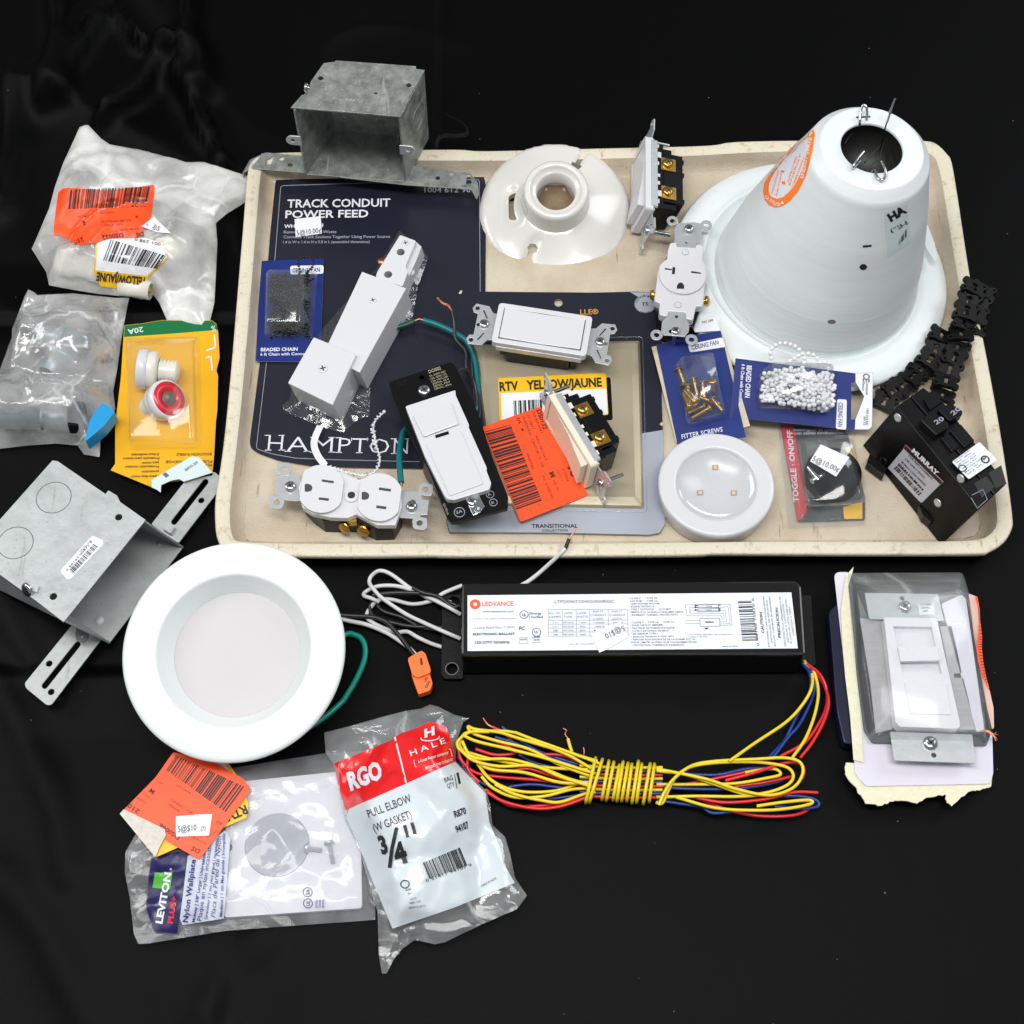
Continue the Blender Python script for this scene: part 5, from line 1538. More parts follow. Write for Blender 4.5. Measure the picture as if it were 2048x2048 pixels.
# ================================================================== round ceiling light
ln = V((-.04, -.17, 1)).normalized(); zc = 4.6
c0 = P(466, 1300, zc); r = 224.5/pxcm(466, 1300, zc)
t = Thing('recessed_light', 'round white recessed ceiling light with a frosted lens and trailing wires', 'ceiling light', V((c0.x, c0.y, 0)))
m_trim = M('white_trim', c(232, 237, 237, .92), .42, var=.03, vs=10)
b = B(); b.lathe(c0, ln, [(r-.25, -.4), (r, -.35), (r+.01, -.2), (r-.06, -.08), (r-.25, -.02), (r-1.1, .02), (r-2.0, .0), (r-2.14, -.03), (r-2.2, -.1)], m_trim, 96)
b.lathe(c0, ln, [(r-.25, -.4), (r-2.6, -.7)], m_trim, 96)
t.part('trim_ring', b)
st = [(r-2.2, -.1)]
for k in range(1, 25):
    f = k/24; st.append((r-2.2+(4.06-r+2.2)*f+.018*math.sin(k*2.1), -.1-1.25*f))
b = B(); b.lathe(c0, ln, st, m_trim, 96); t.part('sloped_baffle', b)
b = B(); lz = st[-1][1]-.02
b.lathe(c0, ln, [(4.12, lz+.0), (4.0, lz+.03), (3.9, lz+.05), (3.0, lz+.08), (1.5, lz+.08), (.001, lz+.09)], M('frosted_lens', c(206, 203, 205, .9), .5, var=.04, vs=14, sss=.0), 72); t.part('diffuser_lens', b)
b = B(); b.lathe(c0, ln, [(5.2, -.7), (5.0, -3.4), (3.0, -3.7), (.001, -3.7)], m_trim, 64); t.part('housing', b)
m_wwht = M('white_wire', c(214, 214, 214), .35)
W2 = lambda s_, z_: [P(u, v, z_) for u, v in C2(s_)]
m_teal = M('teal_wire', c(0, 140, 122), .3)
b = B(); b.tube([P(640, 1300, .3)]+W2("40,655 110,655 165,685 195,760 185,860 130,990 60,1110 0,1190", .35)+[P(640, 1441, .3), P(588, 1471, .3), P(540, 1480, .3)], .19, m_teal, 10); t.part('green_wire', b)
b = B(); b.tube([P(650, 1225, 1.2)]+W2("40,540 200,575 350,635 450,695 530,755 590,815", .6), .15, m_wwht, 8); t.part('white_wire', b)
b = B(); b.tube([P(650, 1225, 1.2)]+W2("40,505 240,517 350,552 430,630 510,730 575,820", .8), .15, m_wblk, 8); t.part('black_wire', b)
m_oc = M('orange_nylon', c(255, 120, 50, 1), .35)
b = B(); b.prism(H(1.2), rc(C2("525,850 532,830 630,776 660,800 700,920 700,945 605,985 560,968 545,915"), 3), .9, m_oc)
b.prism(H(1.25), C2("618,835 632,832 640,885 625,888"), .02, m_dark, lift=.01)
t.part('push_connector', b, bev=.04)
b = B(); b.prism(H(.9), rc(C2("550,962 690,945 716,1030 695,1085 606,1115"), 3), .7, m_oc)
b.text('IDEAL', H(.9), C2(672, 1068), C2(702, 1012), 5, m_ink, .02, bold=.02); b.text('182', H(.9), C2(664, 1020), C2(682, 985), 5, m_ink, .02, bold=.02)
t.part('plug_half', b, bev=.04)

# ================================================================== ballast
zt = 3.0
t = Thing('ballast', 'long black electronic ballast with a white label and coloured wires', 'ballast', P(1265, 1250, 0))
m_bl = M('black_enamel', (.004, .004, .0045, 1), .22, spec=.5, coat=.2, bump=.05, bs=200)
b = B()
b.prism(H(zt), [(923, 1166), (1594, 1161), (1603, 1173), (1612, 1310), (922, 1311)], 0, m_bl, vec=V((0, -.12, -zt+.05)))
t.part('case', b, bev=.16)
b = B(); q_ = H(.35); b.prism(q_, rc(C2("790,350 950,340 950,995 805,995 782,960"), 4), .2, m_blackm, holes=[circ(q_, C2(865, 918), .4, 20), circ(q_, C2(880, 400), .4, 20)])
cc = circ(H(.4), C2(865, 918), .42, 24); b.tube(cc+[cc[0]], .05, m_ink_g, 6, 1, cap=False)
t.part('mounting_flange', b, bev=.05)
b = B(); b.prism(q_, rc([(1600, 1190), (1622, 1190), (1632, 1330), (1606, 1335)], 4), .2, m_blackm); t.part('mounting_flange', b, bev=.05)
b = B(); s = H(zt+.03)
b.prism(s, [(935, 1190.6), (1582.6, 1184.8), (1595.6, 1296.7), (935, 1302)], .02, m_label)
m_led = M('logo_orange', c(250, 92, 50, 1), .4)
cc = circ(H(zt+.045), C3(243, 282), .35, 28); b.prism(None, [tuple(p) for p in cc], 0, m_led, vec=V((0, 0, -.01)))
cc = circ(H(zt+.055), C3(243, 282), .12, 20); b.prism(None, [tuple(p) for p in cc], 0, m_label, vec=V((0, 0, -.005)))
L_ = .02
for st, x0_, y0_, x1_, y1_, h_, mm, bo in (('LEDVANCE', 312, 300, 612, 296, 8.5, m_led, .02), ('www.ledvanceUS.com', 316, 361, 610, 359, 3.4, m_ink, .01), ('For Service or Tech support call 1-800-LIGHTBULB', 218, 428, 636, 425, 2.4, m_ink_g, 0),
    ('2-Lamp Rapid Start T12HO', 234, 520, 622, 514, 4.4, m_ink_g, 0), ('ELECTRONIC BALLAST', 222, 582, 628, 578, 4.4, m_ink, .03), ('120-277V 50/60Hz', 240, 665, 578, 660, 5.2, m_ink, .02),
    ('LTP2X96T12HOUNVRSSC', 1012, 273, 1590, 268, 6.0, m_ink, 0), ('Energy', 778, 381, 886, 380, 4.8, m_ink, .01), ('Verified', 778, 417, 897, 416, 4.8, m_ink, .01), ('UL', 697, 398, 738, 397, 5, m_ink, .03), ('FC', 668, 532, 722, 531, 7, m_ink, .03), ('UL', 815, 562, 852, 562, 5, m_ink, .02), ('LISTED', 798, 608, 873, 606, 3.2, m_ink, .03), ('3A46', 808, 634, 866, 632, 3.2, m_ink, .02), ('E347026', 798, 658, 880, 656, 2.4, m_ink_g, 0), ('RoHS', 680, 630, 742, 629, 3, m_ink, .02),
    ('No. OF', 958, 380, 1062, 378, 4.2, m_ink_g, 0), ('LAMPS', 958, 416, 1074, 414, 4.2, m_ink_g, 0), ('LAMP', 1100, 380, 1183, 378, 4.2, m_ink_g, 0), ('TYPE', 1100, 416, 1180, 414, 4.2, m_ink_g, 0), ('LAMP', 1232, 380, 1318, 378, 4.2, m_ink_g, 0), ('WATTS', 1224, 415, 1336, 413, 4.2, m_ink_g, 0),
    ('INPUT', 1382, 363, 1480, 361, 4.0, m_ink_g, 0), ('CURRENT', 1355, 398, 1512, 396, 4.0, m_ink_g, 0), ('(120V)', 1382, 433, 1480, 431, 4.0, m_ink_g, 0), ('INPUT', 1565, 363, 1664, 361, 4.0, m_ink_g, 0), ('CURRENT', 1537, 398, 1698, 396, 4.0, m_ink_g, 0), ('(277V)', 1568, 433, 1662, 431, 4.0, m_ink_g, 0),
    ('See all compatible lamps', 1155, 672, 1480, 668, 2.6, m_ink_g, 0)):
    b.text(st, s, C3(x0_, y0_), C3(x1_, y1_), h_, mm, L_, bold=bo)
for i, row in enumerate((('2 or 1', 'F96T12/HO', '110W', '1.54/0.80', '0.80/0.37'), ('2 or 1', 'F96T12/HO/ES', '95W', '1.38/0.74', ''), ('2', 'F72T12/HO', '85W', '1.1', ''), ('2', 'F48T12/HO', '70W', '', ''))):
    y_ = 466+i*38.5
    for st, x_, w_ in zip(row, (990, 1095, 1255, 1392, 1575), (58, 100, 58, 100, 100)):
        if st: b.text(st, s, C3(x_, y_), C3(x_+w_, y_-.5), 2.8, m_ink_g, L_)
for y_ in (334, 438, 476, 514, 552, 592): b.strip(s, [C3(948, y_), C3(1722 if y_ < 560 else 1395, y_-4)], .6, m_ink_g, L_)
for x_ in (948, 1084, 1218, 1345, 1527, 1716): b.strip(s, [C3(x_, 334), C3(x_+6, 592)], .6, m_ink_g, L_)
b.strip(s, [C3(766, 352), C3(768, 424)], .7, m_ink, L_)
b.strip(s, [C3(668, 606), C3(752, 605), C3(752, 661), C3(668, 662)], .7, m_ink_g, L_, True)
cc = circ(H(zt+.05), C3(836, 552), .28, 24); b.tube(cc+[cc[0]], .02, m_ink, 4, 1, cap=False)
cc = circ(H(zt+.05), C3(715, 382), .27, 24); b.tube(cc+[cc[0]], .02, m_ink, 4, 1, cap=False)
for i, st in enumerate(('• CLASS P     • TYPE HL', '• NO PCBS   • TYPE CC', '• HIGH POWER FACTOR', '• SOUND RATING A', '• TYPE 1 OUTDOOR    • OCV:387V', '• MEETS FCC 18 NON-CONSUMER LIMITS', '• INHERENT THERMAL PROTECTION')):
    b.text(st, s, C4(262+i*2, 222+i*25.5), C4(262+i*2+(268, 270, 285, 230, 385, 495, 440)[i], 219+i*25.5), 3.2, m_ink_g, L_)
for i, st in enumerate(('• CLASSE P   • TYPE HL   • TYPE CC', '• SANS CIRCUIT IMPRIME', '• FACTEUR DE PUISSANCE ELEVE', '• COTE A DE NIVEAU DE BRUIT', '• EXTERIEUR TYPE I', '• ESSAI DE TENSION A VIDE: 387V', '• REPOND AUX EXIGENCES DE LA NORME FCC 18', '   POUR LIMITES AUTRES QUE CONSOMMATEURS', '• PROTECTION THERMIQUE INHERENTE')):
    b.text(st, s, C4(276+i*2, 444+i*26.2), C4(276+i*2+(410, 300, 405, 360, 245, 395, 585, 600, 480)[i], 440+i*26.2), 3.2, m_ink_g, L_)
for ln_ in ("785,275 890,272 960,266 1095,272 1195,268 1215,460 1105,464", "825,300 890,298 1095,300 1180,290 1195,448 1105,450", "785,275 800,375 1120,375 1125,412", "825,300 830,352 1138,352 1142,412", "825,330 1150,326 1165,430 1105,432", "780,420 918,418", "780,448 918,446"):
    b.strip(s, C4(ln_), .6, m_ink_g, L_)
for q_ in ("900,276 1090,272 1092,296 902,300", "900,312 1092,308 1094,334 902,338", "918,400 1100,398 1104,470 922,472"): b.strip(s, C4(q_), .9, m_ink_g, L_, True)
for q_ in ("872,270 902,280 872,290", "872,288 902,298 872,306", "872,312 902,320 872,328", "1090,266 1118,275 1090,284", "1090,302 1118,311 1090,320", "1090,318 1118,327 1090,336", "955,485 1005,484 980,502"): b.poly(s, C4(q_), m_ink, L_)
b.text('Ballast', s, C4(972, 440), C4(1048, 438), 3.4, m_ink, L_, bold=.03); b.text('Lamp', s, C4(975, 293), C4(1030, 291), 2.4, m_ink_g, L_); b.text('Lamp', s, C4(975, 328), C4(1030, 326), 2.4, m_ink_g, L_)
b.text('For one lamp application, cap red yellow lead', s, C4(825, 552), C4(1215, 549), 2.2, m_ink_g, L_); b.text('Insulate to 600 Volts', s, C4(825, 573), C4(990, 571), 2.2, m_ink_g, L_); b.text('MADE IN CHINA', s, C4(1130, 662), C4(1270, 660), 2.4, m_ink_g, L_)
b.barcode(s, C4(1268, 240), C4(1310, 612), C4(1455, 608), C4(1392, 236), m_ink, 33, 44, L_, .5)
b.text('0 46135 75870 6', s, C4(1465, 655), C4(1415, 212), 4.6, m_ink_g, L_)
b.text('CAUTION', s, C4(1512, 535), C4(1490, 342), 5, m_ink, L_, bold=.03)
b.text('DISCONNECT LINE VOLTAGE BEFORE', s, C4(1562, 660), C4(1510, 195), 3, m_ink_g, L_); b.text('INSTALLING OR REPLACING.', s, C4(1588, 620), C4(1538, 225), 3, m_ink_g, L_); b.text('BALLAST CASE MUST BE GROUNDED', s, C4(1618, 655), C4(1565, 195), 3, m_ink_g, L_)
b.text('PRECAUCION', s, C4(1665, 575), C4(1635, 300), 5, m_ink, L_, bold=.03)
b.text('DESCONECTE LA HERRAMIENTA DE', s, C4(1712, 655), C4(1660, 198), 3, m_ink_g, L_); b.text('INSTALAR O SUSTITUCION', s, C4(1738, 620), C4(1690, 265), 3, m_ink_g, L_); b.text('EL CASO DE LASTRE DEBE ESTAR', s, C4(1765, 630), C4(1715, 220), 3, m_ink_g, L_); b.text('CONECTADO A TIERRA', s, C4(1790, 560), C4(1748, 290), 3, m_ink_g, L_)
t.part('printed_label', b)
t.part('price_sticker', price(H(zt+.06), C3("1365,565 1645,452 1722,600 1500,725 1442,750 1415,680"), C3(1672, 490), C3(1490, 572), 10.5, '5@$10'))
for s_, z_ in (("940,275 800,345 720,385 560,408 400,388 300,395 240,430 205,490 225,550 320,600 430,625 520,630 600,685 700,720 790,740", .35), ("930,685 800,640 650,560 500,480 330,380 260,310 225,240 245,190 310,170 400,195 550,290 700,370 850,460 930,495", .75),
               ("300,400 245,385 185,350 200,310 300,285 450,290 600,320 680,365 760,395 860,410", .55)):
    b = B(); pts_ = W2(s_, z_); pts_ = [p+V((0, 0, .25*math.sin(i*1.7))) for i, p in enumerate(pts_)]; b.tube(pts_, .14, m_wwht, 8); t.part('white_wire', b)
for s_, z_ in (("930,440 830,400 700,345 500,330 350,335 250,350", .9), ("250,400 230,450 270,520 420,565 560,590 800,600", .2), ("560,290 640,330 760,360 870,440 920,430", 1.0), ("260,380 330,470 480,520 640,600 930,640", .15)):
    b = B(); b.tube(W2(s_, z_), .14, m_wblk, 8); t.part('black_wire', b)
b = B(); b.tube([P(1040, 1172, .8), P(1059, 1161, .9), P(1084, 1141, 1.0), P(1118, 1110, 1.9), P(1131, 1097, 2.1)], .15, m_wwht, 8); t.part('white_wire', b)
b = B(); b.tube([P(1131, 1097, 2.1), P(1138, 1078, 2.2)], .13, m_wblk, 8, 1); t.part('black_sleeve', b)
b = B(); b.tube([P(1138, 1078, 2.2), P(1145, 1068, 2.3), P(1155, 1055, 2.4)], .045, m_copper, 6); t.part('copper_tip', b)
# the coloured lead bundle
m_wy = M('yellow_wire', c(238, 212, 40), .3); m_wr = M('red_wire', c(225, 40, 48), .3); m_wb = M('blue_wire', c(26, 62, 140), .3)
Yw = ["720,400 600,330 450,270 320,215 180,208 90,215 55,250 60,300 150,335 300,370 500,395 700,405", "720,440 560,380 400,300 250,262 120,222 92,185 130,200 250,215 330,240 480,285 640,330 750,362", "720,482 600,450 450,390 300,352 150,350 60,312 38,280 45,255 100,215 200,212",
      "720,492 560,440 420,385 250,388 120,358 50,300", "140,375 200,450 290,500 400,520 540,512 640,480", "230,480 330,530 470,562 560,570 680,530 740,520", "62,260 100,330 200,400 380,420 560,470 720,470", "70,232 140,262 300,300 480,345 640,395 740,425", "160,440 220,500 330,545 480,540 620,505 740,500", "330,215 420,250 560,300 700,350 760,375",
      "1050,410 1200,430 1350,480 1500,528 1620,520 1720,480 1745,430 1700,388 1550,366 1350,370 1220,392 1150,440 1110,510 1080,575 1048,572", "1050,400 1300,452 1450,502 1620,535 1740,500 1792,430 1780,368 1700,345 1550,352 1350,362 1230,385 1140,450 1090,520 1062,585",
      "1050,480 1250,480 1450,475 1600,450 1680,430 1640,400 1500,420", "1050,545 1250,540 1450,542 1600,532", "1150,545 1350,600 1550,612 1700,605 1832,580 1825,560 1700,570 1560,590", "1420,362 1550,270 1700,170 1780,90 1835,0 1840,-80 1800,-150", "1740,345 1800,260 1840,170 1865,80 1872,0 1850,-90 1800,-140"]
Rw = ["215,188 280,222 340,290 420,325 560,330 640,360 720,400", "42,300 60,360 130,420 250,442 450,458 650,482 720,492", "140,345 170,390 250,415 330,408 400,400 500,430 600,465", "190,520 280,570 430,602 560,592 700,545", "180,505 300,585 440,590 600,570 720,530", "100,320 90,400 150,470", "180,240 300,290 330,320 230,330 130,300",
      "1250,548 1400,572 1600,556 1750,520 1870,522", "1290,565 1450,620 1600,642 1750,636 1822,605 1815,572", "1680,338 1800,270 1870,180 1912,90 1915,0 1880,-80 1810,-135", "1780,345 1840,270 1900,160 1925,60 1895,-40 1830,-120", "1400,460 1550,420 1700,372 1780,375 1800,410 1790,450", "1050,505 1250,470 1400,440 1560,405", "1450,490 1600,470 1740,440"]
Bw = ["265,188 330,240 450,312 600,362 700,392", "40,340 100,430 200,490 350,542 480,542 580,502 700,510", "300,492 420,480 560,496 720,506", "230,240 330,270 480,335 640,388", "350,330 430,370 560,400", "500,555 620,540 740,520", "1040,490 1200,502 1450,502 1650,472 1722,440", "1050,560 1200,582 1280,592 1330,625 1430,620", "1180,425 1350,432 1500,402 1600,395 1700,380",
      "1625,338 1700,258 1740,180 1790,80 1830,5 1830,-80 1790,-140", "1645,342 1720,240 1780,170 1850,20 1850,-70 1800,-130", "1650,540 1780,540 1860,560 1872,590 1800,602 1650,592"]
R = random.Random(5)
zof = 0
for lst, mm, nm, zb_ in ((Bw, m_wb, 'blue_wire', .3), (Rw, m_wr, 'red_wire', .55), (Yw, m_wy, 'yellow_wire', .95)):
    for k, s_ in enumerate(lst):
        q_ = C6(s_); ph_ = R.uniform(0, 6); pts_ = []
        for i, (u, v) in enumerate(q_):
            z_ = zb_+(k % 4)*.16+.1*math.sin(i*1.3+ph_)
            if v < 1380: z_ = .3+1.2*max(0, min(1, (1380-v)/60))
            pts_.append(P(u, v, z_))
        b = B(); b.tube(pts_, .105, mm, 8); t.part(nm, b)
for i in range(9):
    y0_ = 392+i*19; mm, nm = ((m_wy, 'yellow_wire'), (m_wr, 'red_wire'), (m_wb, 'blue_wire'))[(i*2) % 3]
    b = B(); b.tube([P(*C6(660, y0_-8), .7), P(*C6(780, y0_), .9), P(*C6(900, y0_+4), .9), P(*C6(1080, y0_+2), .8)], .105, mm, 8); t.part(nm, b)
wr = [(740, 690, 345, 575), (775, 708, 352, 572), (808, 772, 360, 558), (833, 795, 366, 562), (862, 828, 380, 560), (880, 848, 365, 566), (905, 872, 372, 566), (925, 898, 376, 566), (958, 925, 362, 576), (975, 948, 375, 574), (1018, 982, 374, 580), (1040, 1012, 376, 570)]
for (xt, xb, yt, yb) in wr:
    pts_ = []
    for k in range(9):
        a = math.pi*k/8; f = (1-math.cos(a))/2
        pts_.append(P(*C6(xt+(xb-xt)*f, yt+(yb-yt)*f), .35+1.35*math.sin(a)**.7))
    b = B(); b.tube(pts_, .11, m_wy, 8); t.part('wrapped_turn', b)
for s_ in ("220,190 190,172 168,142", "215,188 196,180 182,165", "600,245 585,225 592,205 575,195", "680,330 682,310 678,292"):
    b = B(); b.tube([P(*p, .8) for p in C6(s_)], .05, m_copper, 5); t.part('bare_copper', b)
b = B(); b.tube([P(*p, .7) for p in C6("600,248 608,280 620,315")], .11, m_wy, 8); t.part('yellow_wire', b)

# ================================================================== boxed slide dimmer at the lower right
t = Thing('dimmer_pack', 'torn white package with a clear window at the lower right holding a slide dimmer', 'dimmer pack', P(*C5(700, 900), 0))
m_lil = M('lilac_card', c(222, 218, 232), .5, var=.04, vs=40); m_cream = M('torn_paper', c(238, 234, 205), .8, var=.12, vs=300, bump=.5, bs=500)
m_sink = M('brushed_aluminium', c(176, 172, 176), .45, metal=.3, var=.15, vs=60, stretch=(1, 8, 1))
m_navyb = M('dark_blue_plastic', (.006, .008, .03, 1), .3)
b = B(); b.prism(H(1.2), rc(C5("60,440 130,375 330,380 330,1390 170,1385 120,1150"), 8), 1.1, m_navyb); t.part('dark_case', b, bev=.1)
b = B(); b.prism(H(1.3), rc(C5("102,180 125,158 208,158 214,300 262,900 312,1300 372,1388 1190,1408 1232,1290 1240,1600 1215,1672 330,1690 250,1600 240,1400 160,700"), 6), .08, m_lil); t.part('backing_card', b)
R = random.Random(12)
def ragged(pts, amp, k):
    out = []
    for i in range(len(pts)-1):
        for j in range(k):
            f = j/k; out.append((pts[i][0]+(pts[i+1][0]-pts[i][0])*f+R.uniform(-amp, amp), pts[i][1]+(pts[i+1][1]-pts[i][1])*f+R.uniform(-amp, amp)))
    return out+[pts[-1]]
b = B()
rg = ragged(C5("185,1520 180,1600 240,1680 330,1815 440,1830 500,1800 600,1790 700,1812 780,1765 900,1750 905,1800 945,1828 1000,1780 1080,1720 1150,1715 1225,1690"), 1.6, 5)
b.prism(H(1.2), rg+C5("1235,1600 700,1640 330,1640 270,1560 250,1525 215,1522"), .12, m_cream); t.part('torn_paper', b)
b = B(); b.prism(H(1.42), C5("185,185 240,120 235,150 200,260 230,560 262,900 300,1290 310,1520 240,1500 215,1180 180,900 160,660 150,420")+[], .05, m_cream); t.part('torn_paper', b)
b = B(); b.prism(H(1.4), rc(C5("200,200 270,290 1060,300 1225,1280 1180,1405 370,1375 320,1310 270,900"), 5), .05, M('deep_navy_tray', (.01, .011, .022, 1), .35)); t.part('inner_tray', b)
b = B(); b.prism(H(2.0), rc(C5("868,385 1015,320 1045,350 1178,1300 1120,1300 1010,900"), 3), .05, m_lil); t.part('folded_leaflet', b)
b = B(); b.prism(H(1.9), C5("265,300 345,490 505,1270 415,1330 375,1060 310,650"), .04, m_steel_d); b.prism(H(2.0), rc(C5("285,485 470,512 520,1280 400,1312 360,950"), 2), .1, m_sink)
b.prism(H(2.0), C5("860,545 942,545 975,680 1015,880 960,885 958,912 1025,915 1062,1060 1112,1285 1000,1285"), .1, m_sink); t.part('heat_sink', b, bev=.02)
zz = 2.3; q_ = H(zz)
b = B(); b.prism(q_, rc(C5("320,306 845,314 888,508 352,492"), 2), .12, m_zinc, holes=[circ(q_, C5(588, 345), .16, 12)]); b.poly(q_, C5("700,382 815,380 822,462 712,462"), m_paper, .01)
for i, st in enumerate(('SLIDE DIMMER', '120VAC', '600W')): b.text(st, q_, C5(712+i*12, 396+i*24), C5(805-i*14, 394+i*24), 3.5, m_ink_g, .02)
t.part('mounting_strap', b, bev=.02)
b = B(); b.prism(q_, rc(C5("502,1300 1090,1320 1112,1525 532,1505"), 2), .12, m_zinc, holes=[circ(q_, C5(815, 1468), .17, 12)]); t.part('mounting_strap', b, bev=.02)
for x_, y_, r_ in ((608, 408, .42), (788, 1385, .46)):
    b = B(); b.screw(P(*C5(x_, y_), zz+.02), (0, 0, 1), r_, m_chrome, m_slot, .25); t.part('mounting_screw', b)
m_gw = M('warm_white_plastic', c(226, 224, 230), .35)
b = B(); q_ = H(3.0); b.prism(q_, rc(C5("458,482 835,486 1005,1252 990,1280 572,1264 540,1232"), 4), .95, m_gw, holes=[C5("524,546 800,550 872,885 588,876")]); b.prism(H(2.62), C5("520,540 805,545 880,890 582,882"), .1, m_gw); t.part('dimmer_body', b, bev=.05)
b = B(); b.prism(H(3.25), rc(C5("556,688 842,688 862,790 578,796"), 2), .3, m_gw); t.part('slider', b, bev=.06)
b = B(); b.prism(H(3.08), rc(C5("606,944 905,948 942,1178 646,1172"), 2), .08, m_gw); t.part('push_button', b, bev=.03)
m_cl3 = film('clear_window', haze=.17, gloss=.03, rough=.12, bump=.08, bs=18, cre=.05, cs=20, edge=.2, crl=.2)
b = B(); blister(b, C5("195,165 1022,160 1070,320 1228,1290 1190,1410 340,1390 300,1300 240,800"), C5("270,275 985,270 1040,340 1190,1250 1150,1320 420,1300 370,1240 300,800"), 1.45, 3.5, m_cl3, 8); t.part('clear_window', b)
b = B(); b.prism(H(1.7), C5("1065,312 1125,335 1140,560 1120,700 1150,850 1215,1010 1242,1130 1245,1270 1232,1282 1190,1100 1100,600"), .05, M('peach_backing', c(224, 186, 172), .5)); t.part('label_backing', b)
b = B(); pts_ = C5("1112,335 1136,420 1140,500 1132,620 1120,700 1132,800 1165,900 1208,995"); pr2 = C5("1126,332 1142,420 1146,500 1160,620 1158,700 1168,800 1188,900 1210,985")
b.prism(H(1.9), pts_+pr2[::-1], .04, m_orange)
for i in range(22):
    f = .28+.68*i/22; j = f*(len(pts_)-1); k = int(j); g = j-k
    a = V(pts_[k])*(1-g)+V(pts_[k+1])*g; c2 = V(pr2[k])*(1-g)+V(pr2[k+1])*g
    b.strip(H(1.9), [tuple(a.lerp(c2, .35)), tuple(c2)], 1.6, m_ink, .02)
t.part('orange_label', b)
b = B()
for i in range(9):
    b.tube([P(*C5(1135, 1300), 2.6), P(*C5(1190, 1295+R.uniform(-8, 8)), 2.6), P(*C5(1230, 1315+R.uniform(-8, 10)), 2.6), P(*C5(1262+R.uniform(-15, 30), 1300+R.uniform(0, 70)), 2.5+R.uniform(-.2, .2))], .025, m_copper, 5, 4)
t.part('copper_strands', b)
# ================================================================== plastic bags
def crinkle(x, y, s, a1=.2, a2=.06):
    h = 0
    for k, (an, sc, am) in enumerate(((.5, s, a1), (2.0, s*.8, a1*.8), (1.2, s*.4, a2), (2.7, s*.35, a2*.8))):
        ca, sa = math.cos(an), math.sin(an); u_, v_ = (x*ca+y*sa)/sc, (-x*sa+y*ca)/(sc*2.4)
        r_ = 1-abs(noise.noise(V((u_*1.3, v_*1.3, s+k*7.3))))*3.2
        h += am*max(-.1, r_)*(1 if k % 2 else .8)
    return h-.12
def bag(t, outline, z0, bulges, mat, step=.3, s=3.0, amp=1.0, under=True, name='bag_film', thick=.25):
    """two sheets of film joined at the rim; bulges = (u, v, radius cm, height cm)"""
    o2 = [(P(u, v, z0).x, P(u, v, z0).y) for u, v in outline]
    bl = [(P(u, v, z0+h*.5), r, h) for u, v, r, h in bulges]
    vs, fs, o = cdt(o2, step)
    def hgt(p):
        e = edge_dist(p, o); k = min(1, e/1.3)
        h = thick*math.sqrt(k)
        m = 0
        for c_, r, hh in bl:
            d = math.hypot(p[0]-c_.x, p[1]-c_.y)/r
            if d < 1: m = max(m, hh*(1-d*d)**1.0*min(1, e/1.5))
        h += m+crinkle(p[0], p[1], s)*amp*min(1, e/.5)
        return max(.06, h)*(0 if e < 1e-4 else 1)
    top = [V((p[0], p[1], z0+.05+hgt(p))) for p in vs]
    b = B()
    F = [f if (top[f[1]]-top[f[0]]).cross(top[f[2]]-top[f[0]]).z > 0 else tuple(reversed(f)) for f in fs]
    b.add(top, F, mat, True)
    if under: b.add([V((p.x, p.y, z0+.02)) for p in top], [tuple(reversed(f)) for f in F], mat, True)
    t.part(name, b)
    return Surf(top, F, H(z0+.3))

# ---- milky bag, upper left
t = Thing('milky_plastic_bag', 'crumpled milky plastic bag with an orange and a yellow sticker at the upper left', 'plastic bag', P(*Z1(850, 900), 0))
m_milky = film('milky_film', col=(1, 1, .98, 1), haze=.6, gloss=.1, rough=.22, bump=.3, bs=30, cre=.4, cs=22, edge=.3, crl=.3)
OT = Z1("550,190 610,175 700,270 760,310 850,325 1000,355 1150,395 1300,435 1430,440 1520,465 1700,525 1810,550 1720,690 1560,790 1490,850 1500,990 1490,1200 1480,1400 1430,1605 1340,1600 1160,1540 1100,1400 1050,1335 980,1380 900,1360 680,1340 500,1310 340,1280 320,1190 220,1030 340,750 380,600 440,430 515,270")
S1 = bag(t, OT, .1, [(250, 480, 4.5, 3.0), (330, 500, 3.5, 2.6), (200, 380, 4, 1.6), (150, 550, 3.6, 2.8), (255, 575, 3.2, 2.8)], m_milky, s=3.6, amp=1.5, thick=.7)
b = B(); b.decal(S1, Z1("370,880 400,640 430,612 480,603 740,625 1060,585 1068,600 1045,800 970,940 800,975 540,1000 420,935 372,930"), m_orange, .12, 5)
b.barcode(S1, Z1(485, 618), Z1(1040, 598), Z1(1010, 735), Z1(470, 752), m_ink, 41, 70, .16, .5, seg=4)
for st, x0_, y0_, x1_, y1_, h_, bo in (('DS0032', 848, 915, 700, 935, 8.5, .03), ('DS', 990, 908, 935, 916, 8.5, .03), ('210', 570, 945, 505, 968, 9, .03), ('S', 585, 835, 568, 838, 8, .04), ('31920189', 790, 768, 690, 772, 4, 0), ('PU: W', 595, 792, 530, 798, 4, 0), ('AA: 488 MM PLATED', 905, 822, 690, 832, 4, 0), ('ASN: 0028515', 848, 850, 700, 858, 4, 0), ('ASN#: 0224015', 960, 880, 800, 892, 4, 0), ('N', 950, 795, 935, 797, 5, .03)):
    b.text(st, S1, Z1(x0_, y0_), Z1(x1_, y1_), h_, m_ink_o, .17, bold=bo)
t.part('orange_sticker', b)
b = B(); b.decal(S1, Z1("665,990 760,955 1000,950 1120,985 1155,1090 1020,1225 1045,1325 940,1320 690,1285 645,1180"), m_yellow, .1, 5)
b.decal(S1, Z1("675,985 760,958 1000,952 1118,988 1150,1085 1010,1215 660,1175"), m_paper, .125, 5)
b.barcode(S1, Z1(765, 962), Z1(1150, 1075), Z1(1085, 1165), Z1(712, 1108), m_ink, 43, 46, .16, .5, seg=4)
